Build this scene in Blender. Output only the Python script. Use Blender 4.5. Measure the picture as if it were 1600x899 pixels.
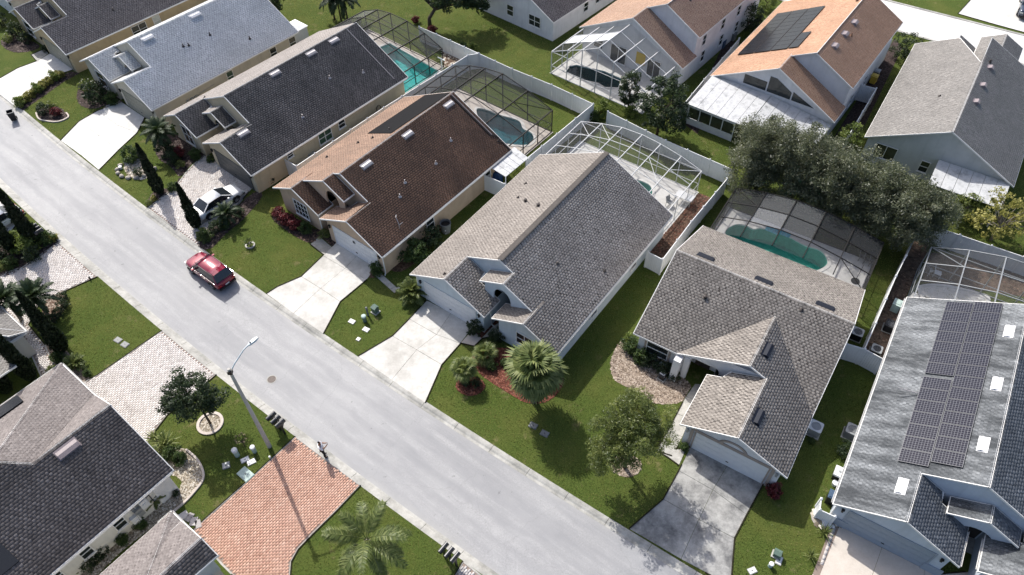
import bpy, bmesh, math, random
import numpy as np
from mathutils import Vector, Matrix

sc = bpy.context.scene
for o in list(bpy.data.objects):
    bpy.data.objects.remove(o)
col = sc.collection
random.seed(11)
rng = np.random.default_rng(11)
R = math.radians

# ------------------------------------------------------------ camera, light, exposure
PITCH, ROLL = R(49.56), R(-0.52)
cam = bpy.data.cameras.new('camera')
cam_o = bpy.data.objects.new('camera', cam)
col.objects.link(cam_o)
fw = Vector((0, math.cos(PITCH), -math.sin(PITCH)))
xa = Vector((1, 0, 0))
up = xa.cross(fw)
cx = math.cos(ROLL) * xa + math.sin(ROLL) * up
cy = -math.sin(ROLL) * xa + math.cos(ROLL) * up
m = Matrix.Identity(4)
for i in range(3):
    m[i][0], m[i][1], m[i][2] = cx[i], cy[i], -fw[i]
m[2][3] = 45.0
cam_o.matrix_world = m
cam.sensor_width = 36
cam.lens = 36 * 1150 / 1600
cam.clip_start = 0.5
cam.clip_end = 3000
sc.camera = cam_o

SUN_AZ, SUN_EL = 330.0, 46.0          # compass style: clockwise from +Y
w = bpy.data.worlds.new('World')
sc.world = w
w.use_nodes = True
nt = w.node_tree
bg = nt.nodes['Background']
sky = nt.nodes.new('ShaderNodeTexSky')
sky.sky_type = 'NISHITA'
sky.sun_disc = False
sky.sun_elevation = R(SUN_EL)
sky.sun_rotation = R(SUN_AZ)
sky.air_density = 0.72
sky.dust_density = 3.0
sky.ozone_density = 1.0
nt.links.new(sky.outputs[0], bg.inputs[0])
bg.inputs[1].default_value = 0.15
sun = bpy.data.lights.new('sun', 'SUN')
sun.energy = 3.7
sun.angle = R(0.53)
sun.color = (1.0, 0.97, 0.925)
sun_o = bpy.data.objects.new('sun', sun)
col.objects.link(sun_o)
az, el = R(SUN_AZ), R(SUN_EL)
to_sun = Vector((math.sin(az) * math.cos(el), math.cos(az) * math.cos(el), math.sin(el)))
sun_o.rotation_euler = to_sun.to_track_quat('Z', 'Y').to_euler()
sun_o.location = (-20, 60, 60)
vs = sc.view_settings
vs.view_transform = 'Standard'
vs.look = 'None'
vs.gamma = 1
vs.use_curve_mapping = False
vs.exposure = 0.58
sc.render.engine = 'CYCLES'
sc.cycles.transparent_max_bounces = 24
sc.cycles.max_bounces = 6

# ------------------------------------------------------------ materials
MATS = {}


def _new(name, rough=0.8, spec=0.3):
    mt = bpy.data.materials.new(name)
    mt.use_nodes = True
    n = mt.node_tree
    b = n.nodes['Principled BSDF']
    b.inputs['Roughness'].default_value = rough
    b.inputs['Specular IOR Level'].default_value = spec
    MATS[name] = mt
    return mt, n, b


def rgba(c):
    return (c[0], c[1], c[2], 1)


def node(n, t, **k):
    q = n.nodes.new(t)
    for a, b in k.items():
        setattr(q, a, b)
    return q


def noise(n, scale, detail=3, rough=0.6, vec=None, out='Fac'):
    q = n.nodes.new('ShaderNodeTexNoise')
    q.inputs['Scale'].default_value = scale
    q.inputs['Detail'].default_value = detail
    q.inputs['Roughness'].default_value = rough
    if vec is not None:
        n.links.new(vec, q.inputs['Vector'])
    return q.outputs[out]


def ramp(n, fac, stops):
    q = n.nodes.new('ShaderNodeValToRGB')
    e = q.color_ramp.elements
    while len(e) < len(stops):
        e.new(0.5)
    for i, (p, c) in enumerate(stops):
        e[i].position = p
        e[i].color = rgba(c) if not isinstance(c, (int, float)) else (c, c, c, 1)
    n.links.new(fac, q.inputs[0])
    return q.outputs[0]


def mix(n, fac, a, b, mode='MIX'):
    q = n.nodes.new('ShaderNodeMix')
    q.data_type = 'RGBA'
    q.blend_type = mode
    for s, v in ((q.inputs[0], fac), (q.inputs[6], a), (q.inputs[7], b)):
        if isinstance(v, (int, float)):
            s.default_value = v
        elif isinstance(v, tuple):
            s.default_value = rgba(v)
        else:
            n.links.new(v, s)
    return q.outputs[2]


def bump(n, b, h, strength=0.3, dist=0.02):
    q = n.nodes.new('ShaderNodeBump')
    q.inputs['Strength'].default_value = strength
    q.inputs['Distance'].default_value = dist
    n.links.new(h, q.inputs['Height'])
    n.links.new(q.outputs[0], b.inputs['Normal'])


def coords(n, which='Object'):
    return n.nodes.new('ShaderNodeTexCoord').outputs[which]


def mapping(n, vec, scale=(1, 1, 1), rot=(0, 0, 0)):
    q = n.nodes.new('ShaderNodeMapping')
    q.inputs['Scale'].default_value = scale
    q.inputs['Rotation'].default_value = rot
    n.links.new(vec, q.inputs['Vector'])
    return q.outputs[0]


def geo_pos(n):
    return n.nodes.new('ShaderNodeNewGeometry').outputs['Position']


def plain(name, c, rough=0.6, spec=0.4, metal=0, var=0.12, scale=3.0):
    mt, n, b = _new(name, rough, spec)
    b.inputs['Metallic'].default_value = metal
    p = geo_pos(n)
    f = noise(n, scale, 4, 0.65, p)
    lo = tuple(x * (1 - var) for x in c)
    hi = tuple(min(1, x * (1 + var)) for x in c)
    n.links.new(ramp(n, f, [(0.3, lo), (0.7, hi)]), b.inputs['Base Color'])
    return mt


def stucco(name, c):
    mt, n, b = _new(name, 0.9, 0.2)
    p = geo_pos(n)
    f = noise(n, 0.9, 5, 0.65, p)
    g = noise(n, 45, 2, 0.5, p)
    drip = noise(n, 1.0, 4, 0.6, mapping(n, p, (2.2, 2.2, 0.25)))
    c1 = ramp(n, f, [(0.3, tuple(x * 0.88 for x in c)), (0.7, tuple(min(1, x * 1.05) for x in c))])
    c2 = mix(n, ramp(n, drip, [(0.52, 0.0), (0.75, 0.35)]), c1, tuple(x * 0.62 for x in c))
    n.links.new(c2, b.inputs['Base Color'])
    bump(n, b, g, 0.35, 0.01)
    return mt


def shingle(name, dark, mid, light, blotch=None, amount=0.0, band=0.0):
    mt, n, b = _new(name, 0.9, 0.25)
    at = node(n, 'ShaderNodeAttribute', attribute_name='tint')
    p = geo_pos(n)
    c = ramp(n, at.outputs['Fac'], [(0.08, dark), (0.45, mid), (0.92, light)])
    g = noise(n, 38, 2, 0.7, p)
    c = mix(n, 0.6, c, ramp(n, g, [(0.25, 0.30), (0.75, 0.95)]), 'OVERLAY')
    c = mix(n, 0.45, c, ramp(n, noise(n, 5.5, 4, 0.8, p), [(0.3, 0.28), (0.7, 0.72)]), 'OVERLAY')
    if blotch:  # second, darker colour spread by noise, such as algae streaks on slate
        big = noise(n, 0.33, 5, 0.62, p)
        st = noise(n, 1.0, 5, 0.7, mapping(n, coords(n, 'Object'), (0.22, 1.25, 0.22)))
        k = mix(n, 0.25 + 0.45 * band, big, st)
        c = mix(n, ramp(n, k, [(0.30 + 0.12 * band, max(0.0, amount - 0.30 - 0.3 * band)), (0.70 - 0.12 * band, min(0.94, amount + 0.10 + 0.45 * band))]), c, blotch)
    else:
        big = noise(n, 0.4, 5, 0.62, p)
        c = mix(n, ramp(n, big, [(0.35, 0.0), (0.7, 0.45)]), c, tuple(x * 0.72 for x in mid))
    n.links.new(c, b.inputs['Base Color'])
    bump(n, b, g, 0.4, 0.006)
    return mt


def leafmat(name, dark, mid, light, transl=0.25, rough=0.55, spec=0.35):
    mt, n, b = _new(name, rough, spec)
    at = node(n, 'ShaderNodeAttribute', attribute_name='tint')
    c = ramp(n, at.outputs['Fac'], [(0.0, dark), (0.5, mid), (1.0, light)])
    n.links.new(c, b.inputs['Base Color'])
    tr = n.nodes.new('ShaderNodeBsdfTranslucent')
    n.links.new(mix(n, 0.5, c, (light[0] * 1.2, light[1] * 1.3, light[2])), tr.inputs[0])
    mx = n.nodes.new('ShaderNodeMixShader')
    mx.inputs[0].default_value = transl
    n.links.new(b.outputs[0], mx.inputs[1])
    n.links.new(tr.outputs[0], mx.inputs[2])
    n.links.new(mx.outputs[0], n.nodes['Material Output'].inputs[0])
    return mt


def build_materials():
    # asphalt: pale, sun-bleached, streaked along the lanes
    mt, n, b = _new('asphalt', 0.66, 0.4)
    p = geo_pos(n)
    fine = noise(n, 34, 3, 0.8, p)
    grit = noise(n, 9, 4, 0.8, p)
    mid = noise(n, 1.1, 6, 0.75, p)
    lane = noise(n, 1.0, 5, 0.7, mapping(n, mapping(n, p, (1, 1, 1), (0, 0, R(38))), (0.07, 0.85, 1)))
    big = noise(n, 0.13, 4, 0.6, p)
    c = ramp(n, fine, [(0.25, (0.20, 0.20, 0.203)), (0.75, (0.36, 0.358, 0.354))])
    c = mix(n, 0.4, c, ramp(n, grit, [(0.3, 0.3), (0.7, 0.7)]), 'OVERLAY')
    c = mix(n, ramp(n, mid, [(0.45, 0.0), (0.8, 0.6)]), c, (0.40, 0.397, 0.39))
    c = mix(n, ramp(n, lane, [(0.40, 0.0), (0.60, 0.75)]), c, (0.215, 0.217, 0.223))
    c = mix(n, ramp(n, big, [(0.42, 0.0), (0.62, 0.45)]), c, (0.345, 0.343, 0.338))
    vo = n.nodes.new('ShaderNodeTexVoronoi')
    vo.feature = 'DISTANCE_TO_EDGE'
    vo.inputs['Scale'].default_value = 0.17
    wob = n.nodes.new('ShaderNodeVectorMath')
    wob.operation = 'ADD'
    n.links.new(p, wob.inputs[0])
    n.links.new(noise(n, 0.8, 5, 0.7, p, 'Color'), wob.inputs[1])
    n.links.new(wob.outputs[0], vo.inputs['Vector'])
    c = mix(n, ramp(n, vo.outputs['Distance'], [(0.0, 0.22), (0.005, 0.0)]), c, (0.12, 0.12, 0.12))
    # wheel tracks and gutter dirt follow the line of the street
    sp = n.nodes.new('ShaderNodeSeparateXYZ')
    n.links.new(p, sp.inputs[0])

    def ma(op, a, b2=None):
        q = node(n, 'ShaderNodeMath', operation=op)
        for i, v in enumerate((a, b2)):
            if v is None:
                continue
            if isinstance(v, (int, float)):
                q.inputs[i].default_value = v
            else:
                n.links.new(v, q.inputs[i])
        return q.outputs[0]
    sA, cA = math.sin(R(128)), math.cos(R(128))
    s_c = ma('ADD', ma('MULTIPLY', sp.outputs[0], sA), ma('MULTIPLY', sp.outputs[1], cA))
    t_c = ma('ADD', ma('MULTIPLY', sp.outputs[0], -cA), ma('MULTIPLY', sp.outputs[1], sA))
    mid_ = ma('ADD', ma('MULTIPLY', ma('MULTIPLY', s_c, s_c), 9.12e-4), ma('ADD', ma('MULTIPLY', s_c, 0.0714), 15.51))
    wob_ = ma('MULTIPLY', ma('SUBTRACT', noise(n, 0.25, 4, 0.6, p), 0.5), 1.6)
    tc = ma('ADD', ma('SUBTRACT', t_c, mid_), wob_)
    trk = ma('COSINE', ma('MULTIPLY', tc, 4.2))
    c = mix(n, ma('MULTIPLY', ramp(n, trk, [(0.0, 0.0), (1.0, 0.55)]), ramp(n, mid, [(0.35, 0.2), (0.6, 1.0)])), c, (0.205, 0.207, 0.213))
    edge_ = ma('ABSOLUTE', tc)
    c = mix(n, ramp(n, ma('DIVIDE', edge_, 4.0), [(0.68, 0.0), (0.86, 0.5)]), c, (0.40, 0.39, 0.365))
    drip = noise(n, 2.6, 2, 0.5, p)
    c = mix(n, ramp(n, drip, [(0.72, 0.0), (0.76, 0.5)]), c, (0.11, 0.11, 0.112))
    n.links.new(c, b.inputs['Base Color'])
    bump(n, b, fine, 0.35, 0.01)
    # concretes
    for name, lo, hi, dirt, amt in (('concrete', (0.44, 0.425, 0.39), (0.58, 0.565, 0.525), (0.30, 0.285, 0.25), 0.65),
                                    ('kerb_concrete', (0.31, 0.30, 0.27), (0.46, 0.45, 0.41), (0.14, 0.14, 0.125), 0.7),
                                    ('stained_concrete', (0.27, 0.265, 0.25), (0.40, 0.395, 0.37), (0.085, 0.085, 0.085), 1.0),
                                    ('beige_concrete', (0.47, 0.42, 0.36), (0.55, 0.50, 0.44), (0.36, 0.32, 0.27), 0.25),
                                    ('pale_concrete', (0.50, 0.49, 0.46), (0.64, 0.63, 0.60), (0.38, 0.37, 0.34), 0.45)):
        mt, n, b = _new(name, 0.72, 0.35)
        p = geo_pos(n)
        f = noise(n, 2.2, 6, 0.7, p)
        g = noise(n, 40, 2, 0.6, p)
        big = noise(n, 0.42, 6, 0.72, p)
        c = ramp(n, f, [(0.3, lo), (0.7, hi)])
        c = mix(n, 0.3, c, ramp(n, g, [(0.3, 0.3), (0.7, 0.7)]), 'OVERLAY')
        c = mix(n, ramp(n, big, [(0.44, 0.0), (0.66, amt)]), c, dirt)
        n.links.new(c, b.inputs['Base Color'])
        bump(n, b, g, 0.25, 0.008)
    # lawn soil and thatch under the blades
    mt, n, b = _new('lawn', 0.95, 0.1)
    p = geo_pos(n)
    f = noise(n, 9, 6, 0.8, p)
    big = noise(n, 0.30, 5, 0.65, p)
    dry = noise(n, 0.55, 6, 0.75, p)
    c = ramp(n, f, [(0.28, (0.022, 0.038, 0.008)), (0.55, (0.070, 0.098, 0.020)), (0.8, (0.150, 0.155, 0.048))])
    c = mix(n, ramp(n, big, [(0.45, 0.0), (0.68, 0.5)]), c, (0.110, 0.115, 0.030))
    c = mix(n, ramp(n, dry, [(0.58, 0.0), (0.74, 0.85)]), c, (0.215, 0.170, 0.090))
    n.links.new(c, b.inputs['Base Color'])
    bump(n, b, f, 0.9, 0.06)
    mt = leafmat('grass_blade', (0.026, 0.050, 0.010), (0.100, 0.138, 0.030), (0.320, 0.285, 0.105), 0.45, 0.5, 0.3)
    # beds
    for name, cs, sc_ in (('red_mulch', ((0.04, 0.015, 0.010), (0.125, 0.042, 0.028), (0.22, 0.085, 0.055)), 9),
                          ('brown_mulch', ((0.035, 0.022, 0.016), (0.10, 0.060, 0.042), (0.19, 0.125, 0.09)), 9),
                          ('pale_mulch', ((0.10, 0.075, 0.055), (0.26, 0.205, 0.155), (0.42, 0.35, 0.28)), 10),
                          ('dark_mulch', ((0.018, 0.013, 0.012), (0.045, 0.032, 0.028), (0.10, 0.075, 0.07)), 9),
                          ('river_stone', ((0.10, 0.085, 0.065), (0.32, 0.27, 0.20), (0.60, 0.56, 0.49)), 8),
                          ('bare_soil', ((0.05, 0.036, 0.026), (0.105, 0.075, 0.055), (0.15, 0.115, 0.085)), 4)):
        mt, n, b = _new(name, 0.95, 0.15)
        p = geo_pos(n)
        v = n.nodes.new('ShaderNodeTexVoronoi')
        v.inputs['Scale'].default_value = sc_
        n.links.new(p, v.inputs['Vector'])
        f = noise(n, sc_ * 1.5, 4, 0.75, p)
        bw = n.nodes.new('ShaderNodeRGBToBW')
        n.links.new(v.outputs['Color'], bw.inputs[0])
        k = mix(n, 0.5, bw.outputs[0], f)
        n.links.new(ramp(n, k, [(0.25, cs[0]), (0.5, cs[1]), (0.8, cs[2])]), b.inputs['Base Color'])
        bump(n, b, k, 0.9, 0.05)
    # pavers use per-piece tint
    for name, a_, b_, c_ in (('paver_red', (0.36, 0.205, 0.150), (0.46, 0.28, 0.208), (0.53, 0.35, 0.27)),
                             ('paver_pale', (0.40, 0.365, 0.335), (0.55, 0.51, 0.475), (0.65, 0.62, 0.585)),
                             ('paver_grey', (0.30, 0.28, 0.27), (0.42, 0.395, 0.38), (0.54, 0.51, 0.485)),
                             ('stone_chip', (0.12, 0.10, 0.075), (0.34, 0.285, 0.21), (0.64, 0.60, 0.52)),
                             ('bark_chip', (0.085, 0.062, 0.046), (0.25, 0.195, 0.15), (0.44, 0.37, 0.30)),
                             ('red_chip', (0.05, 0.018, 0.012), (0.145, 0.052, 0.034), (0.25, 0.105, 0.072)),
                             ('dark_chip', (0.022, 0.016, 0.014), (0.06, 0.043, 0.036), (0.14, 0.105, 0.095)),
                             ('brown_chip', (0.04, 0.025, 0.018), (0.115, 0.068, 0.048), (0.21, 0.14, 0.10))):
        mt, n, b = _new(name, 0.85, 0.25)
        at = node(n, 'ShaderNodeAttribute', attribute_name='tint')
        p = geo_pos(n)
        g = noise(n, 30, 3, 0.7, p)
        big = noise(n, 0.5, 5, 0.7, p)
        c = ramp(n, at.outputs['Fac'], [(0.05, a_), (0.5, b_), (0.95, c_)])
        c = mix(n, 0.3, c, ramp(n, g, [(0.3, 0.3), (0.7, 0.7)]), 'OVERLAY')
        c = mix(n, ramp(n, big, [(0.5, 0.0), (0.75, 0.35)]), c, tuple(x * 0.55 for x in b_))
        n.links.new(c, b.inputs['Base Color'])
    plain('paver_joint', (0.24, 0.19, 0.16), 0.95, 0.1)
    # vinyl, metals, glass
    mt, n, b = _new('vinyl', 0.45, 0.4)
    p = geo_pos(n)
    f = noise(n, 0.8, 4, 0.6, p)
    drip = noise(n, 1.2, 4, 0.6, mapping(n, p, (2.5, 2.5, 0.4)))
    c = ramp(n, f, [(0.3, (0.66, 0.67, 0.665)), (0.7, (0.76, 0.765, 0.76))])
    c = mix(n, ramp(n, drip, [(0.55, 0.0), (0.75, 0.35)]), c, (0.47, 0.48, 0.45))
    n.links.new(c, b.inputs['Base Color'])
    plain('trim_white', (0.70, 0.69, 0.66), 0.55, 0.4, 0, 0.08)
    plain('white_metal', (0.64, 0.645, 0.64), 0.4, 0.5, 0, 0.06)
    mt, n, b = _new('patio_metal', 0.42, 0.5)
    p = geo_pos(n)
    f = noise(n, 1.1, 6, 0.75, p)
    c = ramp(n, f, [(0.32, (0.34, 0.345, 0.345)), (0.5, (0.52, 0.525, 0.52)), (0.72, (0.22, 0.225, 0.225))])
    n.links.new(c, b.inputs['Base Color'])
    plain('cage_white', (0.50, 0.505, 0.50), 0.5, 0.4, 0, 0.08)
    plain('bronze_metal', (0.018, 0.017, 0.016), 0.6, 0.2, 0, 0.1)
    plain('grey_metal', (0.30, 0.31, 0.31), 0.45, 0.5, 0.3, 0.1)
    plain('galvanised', (0.42, 0.43, 0.44), 0.4, 0.5, 0.6, 0.12)
    plain('vent_mauve', (0.24, 0.20, 0.20), 0.5, 0.4, 0, 0.1)
    plain('vent_silver', (0.36, 0.34, 0.335), 0.4, 0.5, 0.2, 0.1)
    plain('vent_navy', (0.010, 0.013, 0.022), 0.6, 0.25, 0, 0.1)
    plain('vent_white', (0.60, 0.60, 0.60), 0.45, 0.5, 0, 0.05)
    plain('rubber_mat', (0.008, 0.008, 0.009), 0.9, 0.15, 0, 0.25, 6)
    plain('panel_frame', (0.075, 0.078, 0.085), 0.4, 0.5, 0.3, 0.1)
    plain('black_plastic', (0.012, 0.012, 0.013), 0.45, 0.4, 0, 0.2)
    plain('rubber', (0.016, 0.016, 0.016), 0.85, 0.2, 0, 0.2)
    plain('grey_plastic', (0.16, 0.165, 0.165), 0.55, 0.4, 0, 0.15)
    plain('green_utility', (0.10, 0.15, 0.12), 0.55, 0.4, 0, 0.12)
    plain('pale_green_utility', (0.37, 0.46, 0.42), 0.6, 0.3, 0, 0.12)
    plain('lamp_silver', (0.50, 0.55, 0.56), 0.5, 0.5, 0.0, 0.06)
    plain('wood_pole', (0.44, 0.42, 0.38), 0.8, 0.2, 0, 0.12, 1.5)
    plain('bark', (0.085, 0.068, 0.052), 0.95, 0.1, 0, 0.45, 9)
    plain('pale_bark', (0.20, 0.18, 0.15), 0.95, 0.1, 0, 0.4, 9)
    plain('edging', (0.50, 0.44, 0.385), 0.85, 0.25, 0, 0.12)
    plain('rock', (0.34, 0.31, 0.27), 0.9, 0.2, 0, 0.3, 5)
    plain('blue_plastic', (0.012, 0.05, 0.16), 0.5, 0.4, 0, 0.3)
    plain('blue_bin', (0.05, 0.085, 0.14), 0.5, 0.4, 0, 0.2)
    plain('yellow_plastic', (0.55, 0.38, 0.05), 0.5, 0.4, 0, 0.1)
    plain('manhole', (0.075, 0.062, 0.055), 0.6, 0.4, 0.4, 0.25, 14)
    mt, n, b = _new('window_glass', 0.08, 0.5)
    p = geo_pos(n)
    f = noise(n, 1.5, 3, 0.6, p)
    n.links.new(ramp(n, f, [(0.3, (0.012, 0.016, 0.016)), (0.7, (0.035, 0.042, 0.04))]), b.inputs['Base Color'])
    mt, n, b = _new('green_glass', 0.1, 0.5)
    n.links.new(ramp(n, noise(n, 2, 3, 0.6, geo_pos(n)), [(0.3, (0.03, 0.06, 0.04)), (0.7, (0.06, 0.10, 0.07))]), b.inputs['Base Color'])
    mt, n, b = _new('blind_glass', 0.12, 0.5)
    n.links.new(ramp(n, noise(n, 2, 3, 0.6, geo_pos(n)), [(0.3, (0.42, 0.45, 0.42)), (0.7, (0.52, 0.55, 0.52))]), b.inputs['Base Color'])
    # insect screen: real see-through mesh cloth
    for name, c_, op in (('screen', (0.055, 0.058, 0.06), 0.24), ('screen_pale', (0.36, 0.37, 0.38), 0.30),
                         ('screen_grey', (0.15, 0.155, 0.16), 0.34), ('screen_dark', (0.035, 0.037, 0.04), 0.46),
                         ('screen_clear', (0.10, 0.10, 0.10), 0.17), ('panel_white', (0.62, 0.63, 0.63), 0.86)):
        mt, n, b = _new(name, 0.7, 0.3)
        f = noise(n, 14, 3, 0.7, geo_pos(n))
        n.links.new(ramp(n, f, [(0.3, tuple(x * 0.75 for x in c_)), (0.7, tuple(x * 1.25 for x in c_))]), b.inputs['Base Color'])
        tr = n.nodes.new('ShaderNodeBsdfTransparent')
        mx = n.nodes.new('ShaderNodeMixShader')
        mx.inputs[0].default_value = op
        n.links.new(tr.outputs[0], mx.inputs[1])
        n.links.new(b.outputs[0], mx.inputs[2])
        n.links.new(mx.outputs[0], n.nodes['Material Output'].inputs[0])
    # pool water: tinted, clear, with a glossy surface
    for name, c_ in (('water', (0.30, 0.80, 0.78)), ('water_deep', (0.36, 0.70, 0.62)), ('water_dark', (0.16, 0.25, 0.27)), ('water_slate', (0.22, 0.42, 0.47))):
        mt, n, b = _new(name, 0.05, 0.5)
        tr = n.nodes.new('ShaderNodeBsdfTransparent')
        tr.inputs[0].default_value = rgba(c_)
        gl = n.nodes.new('ShaderNodeBsdfGlossy')
        gl.inputs['Roughness'].default_value = 0.06
        fr = n.nodes.new('ShaderNodeFresnel')
        fr.inputs[0].default_value = 1.33
        bp = n.nodes.new('ShaderNodeBump')
        bp.inputs['Strength'].default_value = 0.25
        bp.inputs['Distance'].default_value = 0.05
        n.links.new(noise(n, 3.0, 3, 0.5, geo_pos(n)), bp.inputs['Height'])
        n.links.new(bp.outputs[0], gl.inputs['Normal'])
        n.links.new(bp.outputs[0], fr.inputs['Normal'])
        mx = n.nodes.new('ShaderNodeMixShader')
        n.links.new(fr.outputs[0], mx.inputs[0])
        n.links.new(tr.outputs[0], mx.inputs[1])
        n.links.new(gl.outputs[0], mx.inputs[2])
        n.links.new(mx.outputs[0], n.nodes['Material Output'].inputs[0])
    plain('pool_plaster', (0.42, 0.60, 0.60), 0.7, 0.3, 0, 0.12)
    plain('pool_cover', (0.03, 0.036, 0.042), 0.7, 0.3, 0, 0.2)
    plain('pool_tile', (0.10, 0.36, 0.46), 0.4, 0.5, 0, 0.3, 7)
    # solar cells: printed grid, generated along the panel's own axes
    for name, cell, line, nx, ny in (('solar_cells', (0.007, 0.008, 0.018), (0.17, 0.175, 0.19), 10, 6), ('solar_black', (0.010, 0.011, 0.014), (0.03, 0.032, 0.036), 6, 10)):
        mt, n, b = _new(name, 0.2, 0.18)
        g = coords(n, 'UV')
        sp = n.nodes.new('ShaderNodeSeparateXYZ')
        n.links.new(g, sp.inputs[0])
        fs = []
        for s, k in ((sp.outputs[0], nx), (sp.outputs[1], ny)):
            mu = node(n, 'ShaderNodeMath', operation='MULTIPLY')
            n.links.new(s, mu.inputs[0])
            mu.inputs[1].default_value = k
            fr = node(n, 'ShaderNodeMath', operation='PINGPONG')
            n.links.new(mu.outputs[0], fr.inputs[0])
            fr.inputs[1].default_value = 0.5
            lt = node(n, 'ShaderNodeMath', operation='LESS_THAN')
            n.links.new(fr.outputs[0], lt.inputs[0])
            lt.inputs[1].default_value = 0.052
            fs.append(lt.outputs[0])
        mxm = node(n, 'ShaderNodeMath', operation='MAXIMUM')
        n.links.new(fs[0], mxm.inputs[0])
        n.links.new(fs[1], mxm.inputs[1])
        n.links.new(mix(n, mxm.outputs[0], cell, line), b.inputs['Base Color'])
    # foliage
    leafmat('leaf_dark', (0.010, 0.020, 0.008), (0.026, 0.046, 0.016), (0.062, 0.092, 0.032))
    leafmat('leaf_mid', (0.020, 0.042, 0.011), (0.058, 0.098, 0.026), (0.13, 0.175, 0.055), 0.35)
    leafmat('leaf_bright', (0.050, 0.080, 0.014), (0.13, 0.18, 0.036), (0.28, 0.31, 0.09), 0.35)
    leafmat('leaf_olive', (0.038, 0.056, 0.014), (0.115, 0.150, 0.040), (0.29, 0.31, 0.10), 0.42, 0.45, 0.45)
    leafmat('leaf_grey', (0.028, 0.036, 0.018), (0.090, 0.105, 0.058), (0.28, 0.285, 0.19), 0.38, 0.4, 0.5)
    leafmat('leaf_yellow', (0.10, 0.105, 0.02), (0.25, 0.235, 0.055), (0.46, 0.42, 0.15), 0.35)
    leafmat('leaf_red', (0.030, 0.008, 0.008), (0.105, 0.016, 0.018), (0.20, 0.035, 0.04))
    leafmat('leaf_palm', (0.030, 0.048, 0.012), (0.095, 0.130, 0.034), (0.22, 0.24, 0.085), 0.35, 0.5, 0.35)
    leafmat('leaf_sabal', (0.034, 0.052, 0.014), (0.090, 0.125, 0.036), (0.215, 0.24, 0.085), 0.3, 0.55, 0.3)
    leafmat('leaf_cypress', (0.006, 0.012, 0.006), (0.016, 0.027, 0.012), (0.036, 0.054, 0.022), 0.1)
    leafmat('leaf_dry', (0.10, 0.075, 0.045), (0.20, 0.16, 0.10), (0.34, 0.29, 0.19))
    # roofs
    shingle('sh_umber', (0.045, 0.040, 0.040), (0.100, 0.090, 0.088), (0.17, 0.155, 0.15))
    shingle('sh_pearl', (0.24, 0.25, 0.255), (0.37, 0.38, 0.385), (0.52, 0.53, 0.535))
    shingle('sh_char', (0.10, 0.090, 0.082), (0.20, 0.182, 0.168), (0.30, 0.275, 0.255))
    shingle('sh_char_dark', (0.060, 0.057, 0.055), (0.125, 0.117, 0.112), (0.30, 0.28, 0.265), (0.022, 0.022, 0.023), 0.78)  # darker, blotchier variant of the charcoal shingle for right-facing slopes
    shingle('sh_brown', (0.115, 0.072, 0.050), (0.215, 0.140, 0.100), (0.30, 0.205, 0.15), (0.12, 0.085, 0.065), 0.30, 0.5)
    shingle('sh_brown_dark', (0.085, 0.050, 0.034), (0.185, 0.105, 0.068), (0.36, 0.21, 0.135), (0.036, 0.025, 0.020), 0.80)  # darker brown variant, laid on the right-hand slopes
    shingle('sh_taupe', (0.078, 0.069, 0.061), (0.172, 0.154, 0.137), (0.265, 0.240, 0.215))
    shingle('sh_duo', (0.055, 0.048, 0.043), (0.205, 0.182, 0.160), (0.37, 0.335, 0.298))
    shingle('sh_ash', (0.045, 0.040, 0.036), (0.150, 0.135, 0.120), (0.275, 0.250, 0.222))
    shingle('sh_slate', (0.080, 0.087, 0.092), (0.148, 0.157, 0.164), (0.245, 0.257, 0.265), (0.042, 0.046, 0.050), 0.44, 0.9)
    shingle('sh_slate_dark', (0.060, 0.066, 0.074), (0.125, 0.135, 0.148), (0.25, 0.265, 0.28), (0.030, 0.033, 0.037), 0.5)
    shingle('sh_mauve', (0.085, 0.073, 0.069), (0.165, 0.146, 0.138), (0.25, 0.225, 0.212), (0.068, 0.060, 0.057), 0.3)
    shingle('sh_mauve_dark', (0.060, 0.054, 0.053), (0.130, 0.114, 0.106), (0.30, 0.268, 0.25), (0.035, 0.031, 0.029), 0.66)  # darker mauve variant, mostly on slopes right of the ridges
    shingle('sh_rust', (0.20, 0.110, 0.068), (0.33, 0.195, 0.125), (0.44, 0.28, 0.19))
    shingle('sh_tan', (0.16, 0.10, 0.070), (0.29, 0.19, 0.135), (0.40, 0.275, 0.20), (0.10, 0.062, 0.045), 0.25)
    shingle('sh_grey', (0.090, 0.085, 0.080), (0.165, 0.157, 0.147), (0.25, 0.238, 0.222))
    # walls
    stucco('st_tan', (0.46, 0.37, 0.235))
    stucco('st_buff', (0.46, 0.40, 0.285))
    stucco('st_stone', (0.50, 0.465, 0.385))
    stucco('st_peach', (0.50, 0.375, 0.265))
    stucco('st_blue', (0.53, 0.585, 0.61))
    stucco('st_white', (0.66, 0.655, 0.655))
    stucco('st_greyblue', (0.50, 0.545, 0.60))
    stucco('st_cream', (0.66, 0.64, 0.575))
    stucco('st_grey', (0.49, 0.50, 0.485))
    plain('trim_taupe', (0.33, 0.275, 0.235), 0.8, 0.2, 0, 0.06)
    plain('door_white', (0.66, 0.66, 0.655), 0.5, 0.4, 0, 0.04)
    plain('door_olive', (0.24, 0.235, 0.19), 0.5, 0.4, 0, 0.05)
    plain('door_dark', (0.075, 0.078, 0.075), 0.5, 0.4, 0, 0.06)
    plain('door_blue', (0.275, 0.315, 0.36), 0.5, 0.4, 0, 0.05)
    plain('entry_dark', (0.05, 0.04, 0.035), 0.6, 0.4, 0, 0.2)


build_materials()

# ------------------------------------------------------------ mesh helpers


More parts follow.
